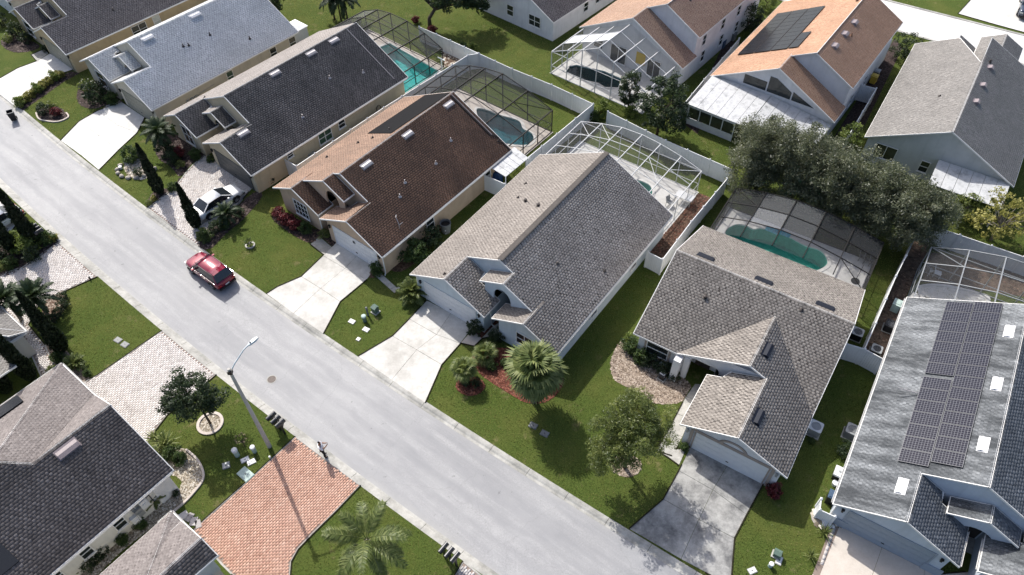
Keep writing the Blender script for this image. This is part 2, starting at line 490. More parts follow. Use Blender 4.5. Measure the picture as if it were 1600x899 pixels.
class MB:
    def __init__(s):
        s.v, s.f, s.t = [], [], []

    def add(s, vs, fs, tint=None):
        o = len(s.v)
        s.v += [tuple(p) for p in vs]
        for q in fs:
            s.f.append(tuple(i + o for i in q))
            s.t.append(random.random() if tint is None else tint)
        return s

    def box(s, x0, y0, z0, x1, y1, z1, tint=None):
        return s.add([(x0, y0, z0), (x1, y0, z0), (x1, y1, z0), (x0, y1, z0), (x0, y0, z1), (x1, y0, z1), (x1, y1, z1), (x0, y1, z1)],
                     [(0, 3, 2, 1), (4, 5, 6, 7), (0, 1, 5, 4), (1, 2, 6, 5), (2, 3, 7, 6), (3, 0, 4, 7)], tint)

    def prism(s, poly, z0, z1, tint=None, cap=True):
        n = len(poly)
        vs = [(p[0], p[1], z0) for p in poly] + [(p[0], p[1], z1) for p in poly]
        fs = [(i, (i + 1) % n, n + (i + 1) % n, n + i) for i in range(n)]
        if cap:
            fs += [tuple(range(n - 1, -1, -1)), tuple(range(n, 2 * n))]
        return s.add(vs, fs, tint)

    def bar(s, p, q, w, h=None, tint=None):
        p, q = Vector(p), Vector(q)
        h = h or w
        d = (q - p).normalized()
        u = Vector((0, 0, 1)) if abs(d.z) < 0.95 else Vector((0, 1, 0))
        x = d.cross(u).normalized() * w / 2
        y = x.cross(d).normalized() * h / 2
        vs = [p - x - y, p + x - y, p + x + y, p - x + y, q - x - y, q + x - y, q + x + y, q - x + y]
        return s.add(vs, [(0, 1, 2, 3), (7, 6, 5, 4), (0, 4, 5, 1), (1, 5, 6, 2), (2, 6, 7, 3), (3, 7, 4, 0)], tint)

    def tube(s, pts, rad, n=7, cap=True):
        pts = [Vector(p) for p in pts]
        rings = []
        for i, p in enumerate(pts):
            d = (pts[min(i + 1, len(pts) - 1)] - pts[max(i - 1, 0)]).normalized()
            u = Vector((1, 0, 0)) if abs(d.x) < 0.8 else Vector((0, 1, 0))
            x = d.cross(u).normalized()
            y = d.cross(x).normalized()
            r = rad[i] if isinstance(rad, (list, tuple)) else rad
            rings.append([p + r * (math.cos(2 * math.pi * k / n) * x + math.sin(2 * math.pi * k / n) * y) for k in range(n)])
        vs = [p for r_ in rings for p in r_]
        fs = []
        for i in range(len(pts) - 1):
            for k in range(n):
                fs.append((i * n + k, i * n + (k + 1) % n, (i + 1) * n + (k + 1) % n, (i + 1) * n + k))
        if cap:
            fs += [tuple(range(n - 1, -1, -1)), tuple((len(pts) - 1) * n + k for k in range(n))]
        return s.add(vs, fs)

    def lathe(s, prof, n=14, c=(0, 0)):
        vs = [(c[0] + r * math.cos(2 * math.pi * k / n), c[1] + r * math.sin(2 * math.pi * k / n), z) for r, z in prof for k in range(n)]
        fs = []
        for i in range(len(prof) - 1):
            for k in range(n):
                fs.append((i * n + k, i * n + (k + 1) % n, (i + 1) * n + (k + 1) % n, (i + 1) * n + k))
        fs.append(tuple((len(prof) - 1) * n + k for k in range(n)))
        return s.add(vs, fs)

    def mesh(s, name, smooth=False, tint=False):
        me = bpy.data.meshes.new(name)
        me.from_pydata(s.v, [], s.f)
        if tint:
            at = me.attributes.new('tint', 'FLOAT', 'FACE')
            at.data.foreach_set('value', s.t)
        if smooth:
            me.polygons.foreach_set('use_smooth', [True] * len(me.polygons))
        me.update()
        return me


def obj(name, mb, mat, parent=None, loc=(0, 0, 0), rotz=0.0, smooth=False, tint=False, kind=None, scale=None):
    me = mb.mesh(name, smooth, tint) if isinstance(mb, MB) else mb
    if not me.materials:
        me.materials.append(MATS[mat])
    o = bpy.data.objects.new(name, me)
    col.objects.link(o)
    o.location = loc
    o.rotation_euler = (0, 0, rotz)
    if scale:
        o.scale = scale
    if parent:
        o.parent = parent
    if kind:
        o['kind'] = kind
    return o


def tag(o, label, cat, group=None):
    o['label'] = label
    o['category'] = cat
    if group:
        o['group'] = group
    return o


def thing(name, label, cat, loc=(0, 0, 0), rotz=0.0, group=None):
    o = bpy.data.objects.new(name, None)
    o.empty_display_size = 0.3
    col.objects.link(o)
    o.location = (loc[0], loc[1], loc[2] if len(loc) > 2 else 0)
    o.rotation_euler = (0, 0, rotz)
    return tag(o, label, cat, group)


def dup(root, loc, rotz, label, scale=None, group=None):
    r = root.copy()
    col.objects.link(r)
    r.location = (loc[0], loc[1], loc[2] if len(loc) > 2 else 0)
    r.rotation_euler = (0, 0, rotz)
    if scale:
        r.scale = (scale,) * 3 if isinstance(scale, (int, float)) else scale
    r['label'] = label
    if group:
        r['group'] = group
    for ch in list(root.children):
        c = ch.copy()
        col.objects.link(c)
        c.parent = r
        for g in ch.children:
            d = g.copy()
            col.objects.link(d)
            d.parent = c
    return r


def np_mesh(name, verts, faces, tint=None, uv=None, smooth=False):
    """verts (n,3), faces (m,k) arrays"""
    me = bpy.data.meshes.new(name)
    nv, (nf, k) = len(verts), faces.shape
    me.vertices.add(nv)
    me.vertices.foreach_set('co', np.asarray(verts, dtype=np.float32).ravel())
    me.loops.add(nf * k)
    me.loops.foreach_set('vertex_index', faces.astype(np.int32).ravel())
    me.polygons.add(nf)
    me.polygons.foreach_set('loop_start', np.arange(nf, dtype=np.int32) * k)
    if tint is not None:
        at = me.attributes.new('tint', 'FLOAT', 'FACE')
        at.data.foreach_set('value', np.asarray(tint, dtype=np.float32))
    if smooth:
        me.polygons.foreach_set('use_smooth', np.ones(nf, dtype=bool))
    me.update(calc_edges=True)
    me.validate()
    return me


NOGRASS = []          # plan polygons (world) where no blades grow


def inside(px, py, poly):
    c = np.zeros(len(px), dtype=bool)
    n = len(poly)
    for i in range(n):
        x0, y0 = poly[i][0], poly[i][1]
        x1, y1 = poly[(i + 1) % n][0], poly[(i + 1) % n][1]
        if y0 == y1:
            continue
        t = ((y0 > py) != (y1 > py)) & (px < (x1 - x0) * (py - y0) / (y1 - y0) + x0)
        c ^= t
    return c


def smooth_loop(pts, n=4):
    """closed Catmull-Rom through the points"""
    out = []
    k = len(pts)
    P_ = [Vector((p[0], p[1])) for p in pts]
    for i in range(k):
        a, b, c, d = P_[i - 1], P_[i], P_[(i + 1) % k], P_[(i + 2) % k]
        for j in range(n):
            t = j / n
            q = 0.5 * ((2 * b) + (c - a) * t + (2 * a - 5 * b + 4 * c - d) * t * t + (3 * b - a - 3 * c + d) * t ** 3)
            out.append((q.x, q.y))
    return out


def fill_holes(name, outer, holes, z, mat):
    bm = bmesh.new()
    edges = []
    for lp in [outer] + holes:
        vs_ = [bm.verts.new((p[0], p[1], z)) for p in lp]
        for i in range(len(vs_)):
            edges.append(bm.edges.new((vs_[i], vs_[(i + 1) % len(vs_)])))
    bmesh.ops.triangle_fill(bm, edges=edges, use_beauty=True)
    for f in bm.faces:
        if f.normal.z < 0:
            f.normal_flip()
    me = bpy.data.meshes.new(name)
    bm.to_mesh(me)
    bm.free()
    return obj(name, me, mat)


# ------------------------------------------------------------ the street and the ground
SA = (math.sin(R(128)), math.cos(R(128)))
SL = (-SA[1], SA[0])


def ST(s, t, z=0.0):
    return (s * SA[0] + t * SL[0], s * SA[1] + t * SL[1], z)


def tU(s):
    return 8.485e-4 * s * s + 0.07014 * s + 19.216


def tD(s):
    return 9.76e-4 * s * s + 0.07266 * s + 11.803


def struct(o):
    o['kind'] = 'structure'
    return o


def sempty(name):
    o = bpy.data.objects.new(name, None)
    col.objects.link(o)
    return struct(o)


S0, S1 = -135, 70
ss = [S0 + (S1 - S0) * i / 140 for i in range(141)]
mb = MB()
for i in range(140):
    a, b = ss[i], ss[i + 1]
    mb.add([ST(a, tD(a) + 0.55, -0.1), ST(b, tD(b) + 0.55, -0.1), ST(b, tU(b) - 0.55, -0.1), ST(a, tU(a) - 0.55, -0.1)], [(0, 1, 2, 3)])
road = struct(obj('road', mb, 'asphalt'))
NOGRASS.append([ST(s, tD(s) - 0.02)[:2] for s in ss] + [ST(s, tU(s) + 0.02)[:2] for s in reversed(ss)])
prof = [(0.0, 0.012), (0.16, 0.010), (0.30, -0.022), (0.42, -0.082), (0.60, -0.094)]
for side, nm in ((1, 'U'), (-1, 'D')):
    ke = sempty('kerb')
    s = -100.0
    while s < 30:
        e = s + 3.0
        mb = MB()
        n = 4
        vs_ = []
        for j in range(n + 1):
            q = s + 0.012 + (e - s - 0.024) * j / n
            t0 = tU(q) if side == 1 else tD(q)
            for (d, z) in prof:
                vs_.append(ST(q, t0 - side * d, z))
            vs_.append(ST(q, t0 - side * 0.60, -0.16))
        k = len(prof) + 1
        fs = [(j * k + i, j * k + i + 1, (j + 1) * k + i + 1, (j + 1) * k + i) for j in range(n) for i in range(k - 1)]
        mb.add(vs_, fs)
        obj('kerb_section', mb, 'kerb_concrete', ke)
        s = e
# manhole
t = thing('manhole_cover', 'round brown iron manhole cover set in the street', 'manhole', (-17.59, 29.85) + (-0.097,))
mb = MB()
mb.lathe([(0.30, 0), (0.30, 0.006), (0.0, 0.007)], 24)
obj('lid', mb, 'manhole', t)
mb = MB()
n_ = 24
vs_ = [(r * math.cos(2 * math.pi * k / n_), r * math.sin(2 * math.pi * k / n_), z) for r, z in ((0.31, 0.006), (0.37, 0.006)) for k in range(n_)]
mb.add(vs_, [(k, (k + 1) % n_, n_ + (k + 1) % n_, n_ + k) for k in range(n_)])
obj('ring', mb, 'kerb_concrete', t)
mb = MB()
for k in range(5):
    mb.box(-0.2, -0.2 + k * 0.1 - 0.02, 0.007, 0.2, -0.2 + k * 0.1 + 0.02, 0.011)
obj('ribs', mb, 'manhole', t)

# pools: outlines are holes in the ground
POOLS = {}


def pool_outline(name, pts, rounds=True, n=4):
    lp = smooth_loop(pts, n) if rounds else [tuple(p) for p in pts]
    if sum(lp[i - 1][0] * lp[i][1] - lp[i][0] * lp[i - 1][1] for i in range(len(lp))) < 0:
        lp = lp[::-1]
    POOLS[name] = lp


pool_outline('rect', [(-15.11, 73.23), (-13.47, 74.51), (-7.61, 68.88), (-10.94, 64.53), (-13.42, 68.02)], False)
pool_outline('free', [(-3.46, 62.00), (-2.43, 61.99), (-1.13, 61.12), (-0.10, 60.68), (0.91, 60.04), (1.27, 58.81), (2.02, 58.19), (2.24, 57.20), (1.60, 56.33), (0.49, 56.34), (-1.11, 56.85), (-2.70, 59.07)])
pool_outline('small', [(10.92, 51.04), (11.64, 51.11), (12.29, 50.75), (12.69, 50.23), (12.68, 49.20), (11.96, 48.54), (11.01, 49.22)])
pool_outline('kidney', [(18.22, 43.98), (18.53, 44.75), (19.41, 45.28), (20.26, 45.11), (20.77, 44.68), (21.40, 44.79), (22.12, 44.55), (23.48, 43.84), (24.70, 42.69), (25.74, 42.16), (26.10, 41.36), (25.91, 40.50), (25.00, 39.87), (24.15, 39.81), (22.37, 40.47), (20.22, 41.43), (18.57, 42.47)])
pool_outline('covered', [(32.60, 37.80), (33.00, 38.06), (33.95, 38.12), (35.27, 37.83), (36.63, 37.41), (37.45, 36.94), (36.76, 35.91), (34.97, 35.80), (32.77, 36.60)])
pool_outline('angular', [(5.96, 68.54), (6.43, 69.62), (7.14, 69.86), (10.14, 68.60), (11.84, 67.15), (11.27, 65.54), (9.88, 65.67), (9.34, 66.37), (7.31, 67.22)], False)

far = 500
upper = [ST(s, tU(s) + 0.0)[:2] for s in ss] + [ST(S1, far)[:2], ST(S0, far)[:2]]
lower = [ST(s, tD(s))[:2] for s in ss] + [ST(S1, -far)[:2], ST(S0, -far)[:2]]
struct(fill_holes('ground', upper, list(POOLS.values()), 0.0, 'lawn'))
struct(fill_holes('ground', lower, [], 0.0, 'lawn'))
mb = MB()
mb.add([(-1500, -1500, -2.2), (1500, -1500, -2.2), (1500, 1500, -2.2), (-1500, 1500, -2.2)], [(0, 1, 2, 3)])
struct(obj('terrain', mb, 'lawn'))


def grow(poly, d):
    c = (sum(p[0] for p in poly) / len(poly), sum(p[1] for p in poly) / len(poly))
    out = []
    for p in poly:
        v = Vector((p[0] - c[0], p[1] - c[1]))
        L_ = v.length
        v = v * ((L_ + d) / L_)
        out.append((c[0] + v.x, c[1] + v.y))
    return out


POOL_MATS = {'rect': ('water', 'pool_plaster'), 'free': ('water_slate', 'pool_plaster'), 'small': ('water_deep', 'pool_plaster'), 'kidney': ('water_deep', 'pool_plaster'), 'covered': ('pool_cover', 'pool_plaster'), 'angular': ('water_dark', 'pool_plaster')}
POOL_LABEL = {'rect': 'turquoise rectangular pool under the dark cage behind the black roof', 'free': 'slate blue free-form pool behind the brown roof',
              'small': 'green pool corner showing past the taupe roof', 'kidney': 'long green kidney-shaped pool in the white deck',
              'covered': 'dark pool behind the roof with the solar array', 'angular': 'angular grey pool in the tall white gabled cage'}
for k, lp in POOLS.items():
    t = thing('swimming_pool', POOL_LABEL[k], 'pool', (0, 0, 0))
    mb = MB()
    nn = len(lp)
    dz = -1.35
    vs_ = [(x, y, 0.03) for x, y in lp] + [(x, y, dz) for x, y in lp]
    mb.add(vs_, [(i, (i + 1) % nn, nn + (i + 1) % nn, nn + i) for i in range(nn)] + [tuple(range(nn, 2 * nn))])
    obj('basin', mb, POOL_MATS[k][1], t)
    mb = MB()
    g_ = grow(lp, 0.001)
    mb.add([(x, y, -0.10) for x, y in g_], [tuple(range(nn))])
    obj('water_surface' if k != 'covered' else 'pool_cover', mb, POOL_MATS[k][0], t)
    mb = MB()
    o_ = grow(lp, 0.28)
    i_ = grow(lp, -0.03)
    vs_ = [(x, y, 0.062) for x, y in i_] + [(x, y, 0.062) for x, y in o_] + [(x, y, 0.0) for x, y in i_] + [(x, y, 0.02) for x, y in o_]
    fs = []
    for i in range(nn):
        j = (i + 1) % nn
        fs += [(i, j, nn + j, nn + i), (2 * nn + i, 2 * nn + j, j, i), (nn + i, nn + j, 3 * nn + j, 3 * nn + i)]
    mb.add(vs_, fs)
    obj('coping', mb, 'pale_concrete', t)
    # steps as a ledge at one end
    if k in ('rect', 'kidney'):
        c = lp[0] if k == 'rect' else lp[len(lp) // 4]
    if k == 'rect':
        mb = MB()
        q = [(-10.49, 65.53), (-9.53, 67.01), (-8.95, 66.43), (-9.91, 64.96)]
        mb.prism(q, dz, -0.55)
        obj('step', mb, 'pale_concrete', t)


EDGES = {}
plain('turf_shade', (0.026, 0.024, 0.014), 0.95, 0.1, 0, 0.3, 6)  # near-black, paints in the shadow line where lawn meets paving


def slabs(name, polys, mat, z=0.022, depth=-0.06):
    e = sempty(name)
    EDGES[e.name] = polys
    for q in polys:
        mb = MB()
        c = (sum(p[0] for p in q) / len(q), sum(p[1] for p in q) / len(q))
        s_ = []
        for p in q:
            v = Vector((c[0] - p[0], c[1] - p[1]))
            v = v.normalized() * min(0.016, v.length * 0.2)
            s_.append((p[0] + v.x, p[1] + v.y))
        mb.prism(s_, depth, z + random.uniform(-0.003, 0.003))
        obj('slab', mb, mat, e)
        NOGRASS.append(q)
    return e


def deck(name, poly, holes, mat, z=0.02):
    o = struct(fill_holes(name, poly, [grow(POOLS[h], 0.02) for h in holes], z, mat))
    NOGRASS.append(poly)
    return o


def pavers(name, poly, azd, mat, size=(0.26, 0.15), z=0.03, edge=True):
    e = sempty(name)
    mb = MB()
    mb.add([(p[0], p[1], 0.012) for p in poly], [tuple(range(len(poly)))])
    obj('joint_sand', mb, 'paver_joint', e)
    a_ = R(azd)
    ux, uy = np.array([math.sin(a_), math.cos(a_)]), np.array([math.cos(a_), -math.sin(a_)])
    pl = np.array([[p[0], p[1]] for p in poly])
    U_, V_ = pl @ ux, pl @ uy
    lx, ly = size
    rows = np.arange(math.floor(V_.min() / ly) - 1, math.ceil(V_.max() / ly) + 1)
    cs = []
    for r_ in rows:
        u0 = np.arange(math.floor(U_.min() / lx) - 1, math.ceil(U_.max() / lx) + 1) * lx + (0.5 * lx if r_ % 2 else 0)
        cs.append(np.stack([u0, np.full_like(u0, r_ * ly)], 1))
    cs = np.concatenate(cs)
    g = 0.006
    keep = np.ones(len(cs), dtype=bool)
    for du in (0.0, lx):
        for dv in (0.0, ly):
            w_ = (cs[:, :1] + du) * ux + (cs[:, 1:] + dv) * uy
            keep &= inside(w_[:, 0], w_[:, 1], poly)
    cs = cs[keep]
    n = len(cs)
    zz = z + rng.uniform(-0.004, 0.004, n)
    corners = [(g, g), (lx - g, g), (lx - g, ly - g), (g, ly - g)]
    V = np.zeros((n, 8, 3))
    for i, (du, dv) in enumerate(corners):
        w_ = (cs[:, :1] + du) * ux + (cs[:, 1:] + dv) * uy
        V[:, i, :2] = w_
        V[:, i + 4, :2] = w_
        V[:, i, 2] = zz
        V[:, i + 4, 2] = 0.008
    fq = np.array([(0, 1, 2, 3), (0, 4, 5, 1), (1, 5, 6, 2), (2, 6, 7, 3), (3, 7, 4, 0)])
    F = (np.arange(n)[:, None, None] * 8 + fq[None]).reshape(-1, 4)
    tt = np.repeat(np.clip(rng.normal(0.5, 0.17, n), 0, 1), 5)
    obj('paver_bricks', np_mesh('paver_bricks', V.reshape(-1, 3), F, tt), mat, e, kind='stuff')
    EDGES[e.name] = [poly]
    if edge:
        for i in range(len(poly)):
            p, q = poly[i], poly[(i + 1) % len(poly)]
            mb = MB()
            mb.bar((p[0], p[1], 0.012), (q[0], q[1], 0.012), 0.11, 0.05)
            obj('edge_strip', mb, 'kerb_concrete', e)
    NOGRASS.append(list(poly))
    return e


def chips(parent, poly, mat, dens, size, z=0.03, name='chips', hmul=0.45):
    xs = [p[0] for p in poly]
    ys = [p[1] for p in poly]
    A_ = (max(xs) - min(xs)) * (max(ys) - min(ys))
    n = int(A_ * dens)
    px = rng.uniform(min(xs), max(xs), n)
    py = rng.uniform(min(ys), max(ys), n)
    k = inside(px, py, poly)
    px, py = px[k], py[k]
    n = len(px)
    if n == 0:
        return
    ang = rng.uniform(0, 6.283, n)
    s_ = size * rng.uniform(0.5, 1.4, n)
    asp = rng.uniform(0.45, 1, n)
    V = np.zeros((n, 5, 3))
    for i, (u, v) in enumerate(((-1, -1), (1, -1), (1, 1), (-1, 1), (0, 0))):
        uu, vv = u * s_, v * s_ * asp
        V[:, i, 0] = px + np.cos(ang) * uu - np.sin(ang) * vv
        V[:, i, 1] = py + np.sin(ang) * uu + np.cos(ang) * vv
        V[:, i, 2] = z - 0.02 + rng.uniform(0, 0.02, n) if i < 4 else z + s_ * hmul
    fq = np.array([(0, 1, 4), (1, 2, 4), (2, 3, 4), (3, 0, 4)])
    F = (np.arange(n)[:, None, None] * 5 + fq[None]).reshape(-1, 3)
    tt = np.repeat(rng.uniform(0, 1, n), 4)
    obj(name, np_mesh(name, V.reshape(-1, 3), F, tt), mat, parent, kind='stuff')


def bed(name, poly, mat, chip=None, dens=70, size=0.05, smooth=True, z=0.018, n=4):
    lp = smooth_loop(poly, n) if smooth else [tuple(p[:2]) for p in poly]
    mb = MB()
    mb.add([(x, y, z) for x, y in lp], [tuple(range(len(lp)))])
    o = struct(obj(name, mb, mat))
    NOGRASS.append(lp)
    if chip:
        chips(o, lp, chip, dens, size, z + 0.012)
    return lp


def ring_edge(label, c, r, rin=None, sy=1.0, mat='edging', rot=0.0, nblk=0):
    """a cast ring round a tree"""
    t = thing('tree_ring', label, 'edging', (c[0], c[1], 0), rot)
    mb = MB()
    n = 28
    rin = rin or r - 0.16
    pr = [(rin, 0.0), (rin, 0.10), (r, 0.10), (r, 0.0)]
    vs_ = [(q * math.cos(2 * math.pi * k / n), sy * q * math.sin(2 * math.pi * k / n), z) for q, z in pr for k in range(n)]
    fs = [(i * n + k, i * n + (k + 1) % n, (i + 1) * n + (k + 1) % n, (i + 1) * n + k) for i in range(3) for k in range(n)]
    mb.add(vs_, fs)
    obj('edging_ring', mb, mat, t)
    return t


def edge_curve(label, pts, mat='edging', w=0.14, h=0.11):
    t = thing('bed_edging', label, 'edging', (0, 0, 0))
    q = []
    P_ = [Vector(p[:2]) for p in pts]
    for i in range(len(P_) - 1):
        a, b, c, d = P_[max(i - 1, 0)], P_[i], P_[i + 1], P_[min(i + 2, len(P_) - 1)]
        for j in range(5):
            u = j / 5
            q.append(0.5 * ((2 * b) + (c - a) * u + (2 * a - 5 * b + 4 * c - d) * u * u + (3 * b - a - 3 * c + d) * u ** 3))
    q.append(P_[-1])
    mb = MB()
    vs_, fs = [], []
    for i, p in enumerate(q):
        d = (q[min(i + 1, len(q) - 1)] - q[max(i - 1, 0)]).normalized()
        nrm = Vector((-d.y, d.x)) * w / 2
        for s_, z in ((1, 0), (1, h), (-1, h), (-1, 0)):
            vs_.append((p.x + s_ * nrm.x, p.y + s_ * nrm.y, z))
    for i in range(len(q) - 1):
        for k in range(3):
            fs.append((i * 4 + k, i * 4 + k + 1, i * 4 + 5 + k, i * 4 + 4 + k))
    mb.add(vs_, fs)
    obj('cast_strip', mb, mat, t)
    return t


# ---- drives and walks on the far side of the street
slabs('driveway', [[(-11.51, 31.72), (-9.12, 33.59), (-7.19, 32.29), (-8.80, 29.63)],
                   [(-8.80, 29.63), (-7.19, 32.29), (-5.25, 30.94), (-6.25, 27.68)],
                   [(-9.12, 33.59), (-7.97, 35.22), (-5.79, 33.71), (-7.19, 32.29)],
                   [(-7.19, 32.29), (-5.79, 33.71), (-3.95, 32.85), (-5.25, 30.94)],
                   [(-7.97, 35.22), (-6.75, 37.07), (-4.77, 35.81), (-5.79, 33.71)],
                   [(-5.79, 33.71), (-4.77, 35.81), (-2.93, 34.60), (-3.95, 32.85)]], 'concrete')
slabs('walkway', [[(-3.91, 32.90), (-3.07, 34.11), (-2.32, 33.31), (-2.88, 32.60)], [(-2.32, 33.31), (-1.50, 34.46), (-0.86, 34.89), (-0.86, 33.65)]], 'beige_concrete')
slabs('driveway', [[(-19.62, 37.91), (-18.92, 38.61), (-17.16, 39.72), (-15.39, 38.43), (-17.08, 35.89)],
                   [(-17.08, 35.89), (-15.39, 38.43), (-13.62, 37.05), (-14.46, 33.89)],
                   [(-17.16, 39.72), (-15.75, 42.02), (-13.73, 40.56), (-15.39, 38.43)],
                   [(-15.39, 38.43), (-13.73, 40.56), (-11.79, 39.35), (-13.62, 37.05)],
                   [(-15.75, 42.02), (-14.77, 43.71), (-12.83, 42.20), (-13.73, 40.56)],
                   [(-13.73, 40.56), (-12.83, 42.20), (-11.04, 41.02), (-11.79, 39.35)]], 'concrete')
slabs('walkway', [[(-17.05, 43.37), (-16.44, 44.27), (-15.15, 42.97), (-15.69, 42.13)]], 'kerb_concrete')
slabs('driveway', [[(7.23, 18.36), (9.64, 20.30), (11.68, 18.94), (10.16, 16.45)],
                   [(10.16, 16.45), (11.68, 18.94), (13.66, 17.73), (12.85, 14.86)],
                   [(9.64, 20.30), (10.94, 22.28), (12.93, 20.91), (11.68, 18.94)],
                   [(11.68, 18.94), (12.93, 20.91), (14.74, 19.25), (13.66, 17.73)],
                   [(10.94, 22.28), (12.06, 24.15), (14.25, 22.71), (12.93, 20.91)],
                   [(12.93, 20.91), (14.25, 22.71), (16.27, 21.32), (14.74, 19.25)]], 'stained_concrete')
slabs('walkway', [[(9.62, 23.79), (10.33, 23.31), (11.01, 22.69), (11.66, 23.87)], [(9.62, 23.79), (10.66, 25.29), (11.55, 24.79), (10.64, 23.40)],
                  [(10.66, 25.29), (11.47, 26.59), (12.30, 26.18), (11.55, 24.79)], [(11.47, 26.59), (12.32, 28.00), (13.07, 27.56), (12.30, 26.18)],
                  [(12.32, 28.00), (13.14, 29.06), (14.23, 28.94), (13.07, 27.56)]], 'kerb_concrete')
slabs('driveway', [[(20.45, 18.48), (22.62, 17.04), (20.71, 14.23), (17.54, 14.26)], [(22.62, 17.04), (24.76, 15.70), (24.02, 14.20), (20.71, 14.23)],
                   [(24.76, 15.70), (25.61, 15.38), (24.78, 14.02), (24.02, 14.20)], [(25.61, 15.38), (29.19, 15.66), (28.84, 13.98), (24.78, 14.02)]], 'beige_concrete')
pavers('brick_border', [(19.92, 18.45), (20.36, 18.32), (17.48, 14.19), (17.06, 14.19)], 32, 'paver_grey', (0.34, 0.2), edge=False)
slabs('driveway', [[(-43.79, 57.66), (-43.12, 60.69), (-40.38, 58.41), (-40.96, 55.40)], [(-40.96, 55.40), (-40.38, 58.41), (-37.66, 56.12), (-38.50, 53.23)],
                   [(-43.12, 60.69), (-41.93, 62.37), (-39.05, 60.01), (-40.38, 58.41)], [(-40.38, 58.41), (-39.05, 60.01), (-36.73, 58.76), (-37.66, 56.12)],
                   [(-41.93, 62.37), (-39.96, 63.86), (-36.76, 61.23), (-36.73, 58.76), (-39.05, 60.01)]], 'pale_concrete')
pavers('paver_patch', [(-41.65, 62.69), (-41.17, 63.55), (-40.72, 64.53), (-39.87, 63.97), (-40.70, 63.32), (-41.43, 62.79)], 40, 'paver_grey', edge=False)
slabs('driveway', [[(-56.48, 66.82), (-54.44, 68.31), (-53.35, 70.21), (-49.98, 67.41), (-50.22, 62.92), (-53.15, 65.40), (-54.91, 66.33)],
                   [(-53.35, 70.21), (-51.82, 71.55), (-48.63, 68.81), (-49.98, 67.41)], [(-51.82, 71.55), (-51.01, 73.05), (-47.02, 69.99), (-48.63, 68.81)]], 'pale_concrete')
slabs('walkway', [[(-52.98, 72.83), (-51.95, 73.97), (-51.16, 73.05), (-51.82, 71.55)]], 'kerb_concrete')
pavers('paver_driveway', [(-32.27, 47.96), (-31.00, 50.21), (-30.52, 51.16), (-30.21, 52.75), (-29.85, 53.84), (-29.06, 55.42), (-27.00, 53.99), (-23.46, 51.06), (-24.28, 48.52), (-25.61, 46.10), (-26.85, 44.71), (-26.44, 43.18)], 40, 'paver_pale')
# ---- drives on the near side
pavers('paver_driveway', [(-38.57, 43.86), (-33.88, 39.92), (-36.12, 38.28), (-37.46, 37.17), (-37.46, 34.99), (-35.37, 33.02), (-33.21, 30.23), (-33.98, 29.57), (-35.76, 31.85), (-38.87, 35.51), (-41.25, 37.47), (-41.95, 40.20), (-40.39, 41.10)], 38, 'paver_pale')
pavers('paver_driveway', [(-26.88, 34.31), (-21.70, 30.24), (-23.39, 27.95), (-24.27, 26.91), (-24.77, 25.60), (-25.11, 24.33), (-28.43, 26.34), (-31.27, 29.54), (-30.41, 30.25)], 38, 'paver_pale')
pavers('paver_driveway', [(-14.95, 25.08), (-10.04, 21.46), (-11.31, 19.79), (-12.70, 18.13), (-13.35, 17.29), (-13.64, 16.51), (-13.49, 15.09), (-16.25, 15.12), (-17.93, 16.47), (-20.21, 18.53), (-18.70, 20.38), (-17.07, 22.37)], 38, 'paver_red')
pavers('paver_driveway', [(-3.14, 16.43), (-1.31, 14.98), (-3.97, 14.63), (-3.70, 15.38)], 38, 'paver_grey')
# white car's drive far left
slabs('driveway', [[(-46.00, 49.31), (-43.10, 46.56), (-43.30, 44.45), (-46.06, 44.49), (-48.76, 47.85)]], 'pale_concrete')

# ---- pool decks
H3O, H4O, H5O, H6O, H7O = (-28.12, 53.84), (-15.80, 43.80), (-7.83, 37.60), (11.01, 24.26), (19.31, 18.77)
B1O, B2O, B3O, B4O = (4.80, 74.60), (7.60, 73.13), (20.03, 63.72), (32.38, 53.89)


def LOC(o, azd, a, l):
    z_ = R(azd)
    return (o[0] + a * math.cos(z_) + l * math.sin(z_), o[1] - a * math.sin(z_) + l * math.cos(z_))


def rect(o, azd, a0, a1, l0, l1):
    return [LOC(o, azd, a0, l0), LOC(o, azd, a1, l0), LOC(o, azd, a1, l1), LOC(o, azd, a0, l1)]


deck('pool_deck', rect(H5O, 36.4, 0.2, 12.9, 16.8, 24.2), ['small'], 'pale_concrete')
deck('pool_deck', rect(H4O, 38.1, -5.6, 6.8, 15.8, 23.7), ['free'], 'beige_concrete')
deck('pool_deck', rect(H3O, 40.0, -6.2, 6.0, 18.6, 25.8), ['rect'], 'beige_concrete')
deck('pool_deck', rect(H6O, 32.5, -5.6, 7.1, 17.4, 24.0), ['kidney'], 'pale_concrete')
deck('pool_deck', rect(H7O, 32.3, 0.5, 11.5, 18.4, 22.6), ['covered'], 'pale_concrete')
deck('pool_deck', rect(B2O, 39.5, 0.4, 12.0, -5.8, 0.6), ['angular'], 'pale_concrete')

# ---- the street behind
bs = [(44.51, 75.80), (46.52, 74.56)]


def back(s, t):
    # along the back street (direction az 122), t away from camera
    o = (44.51, 75.80)
    a_ = R(122)
    return (o[0] + s * math.sin(a_) + t * math.cos(R(32)) * math.tan(0) + t * math.sin(R(32)), o[1] + s * math.cos(a_) + t * math.cos(R(32)))


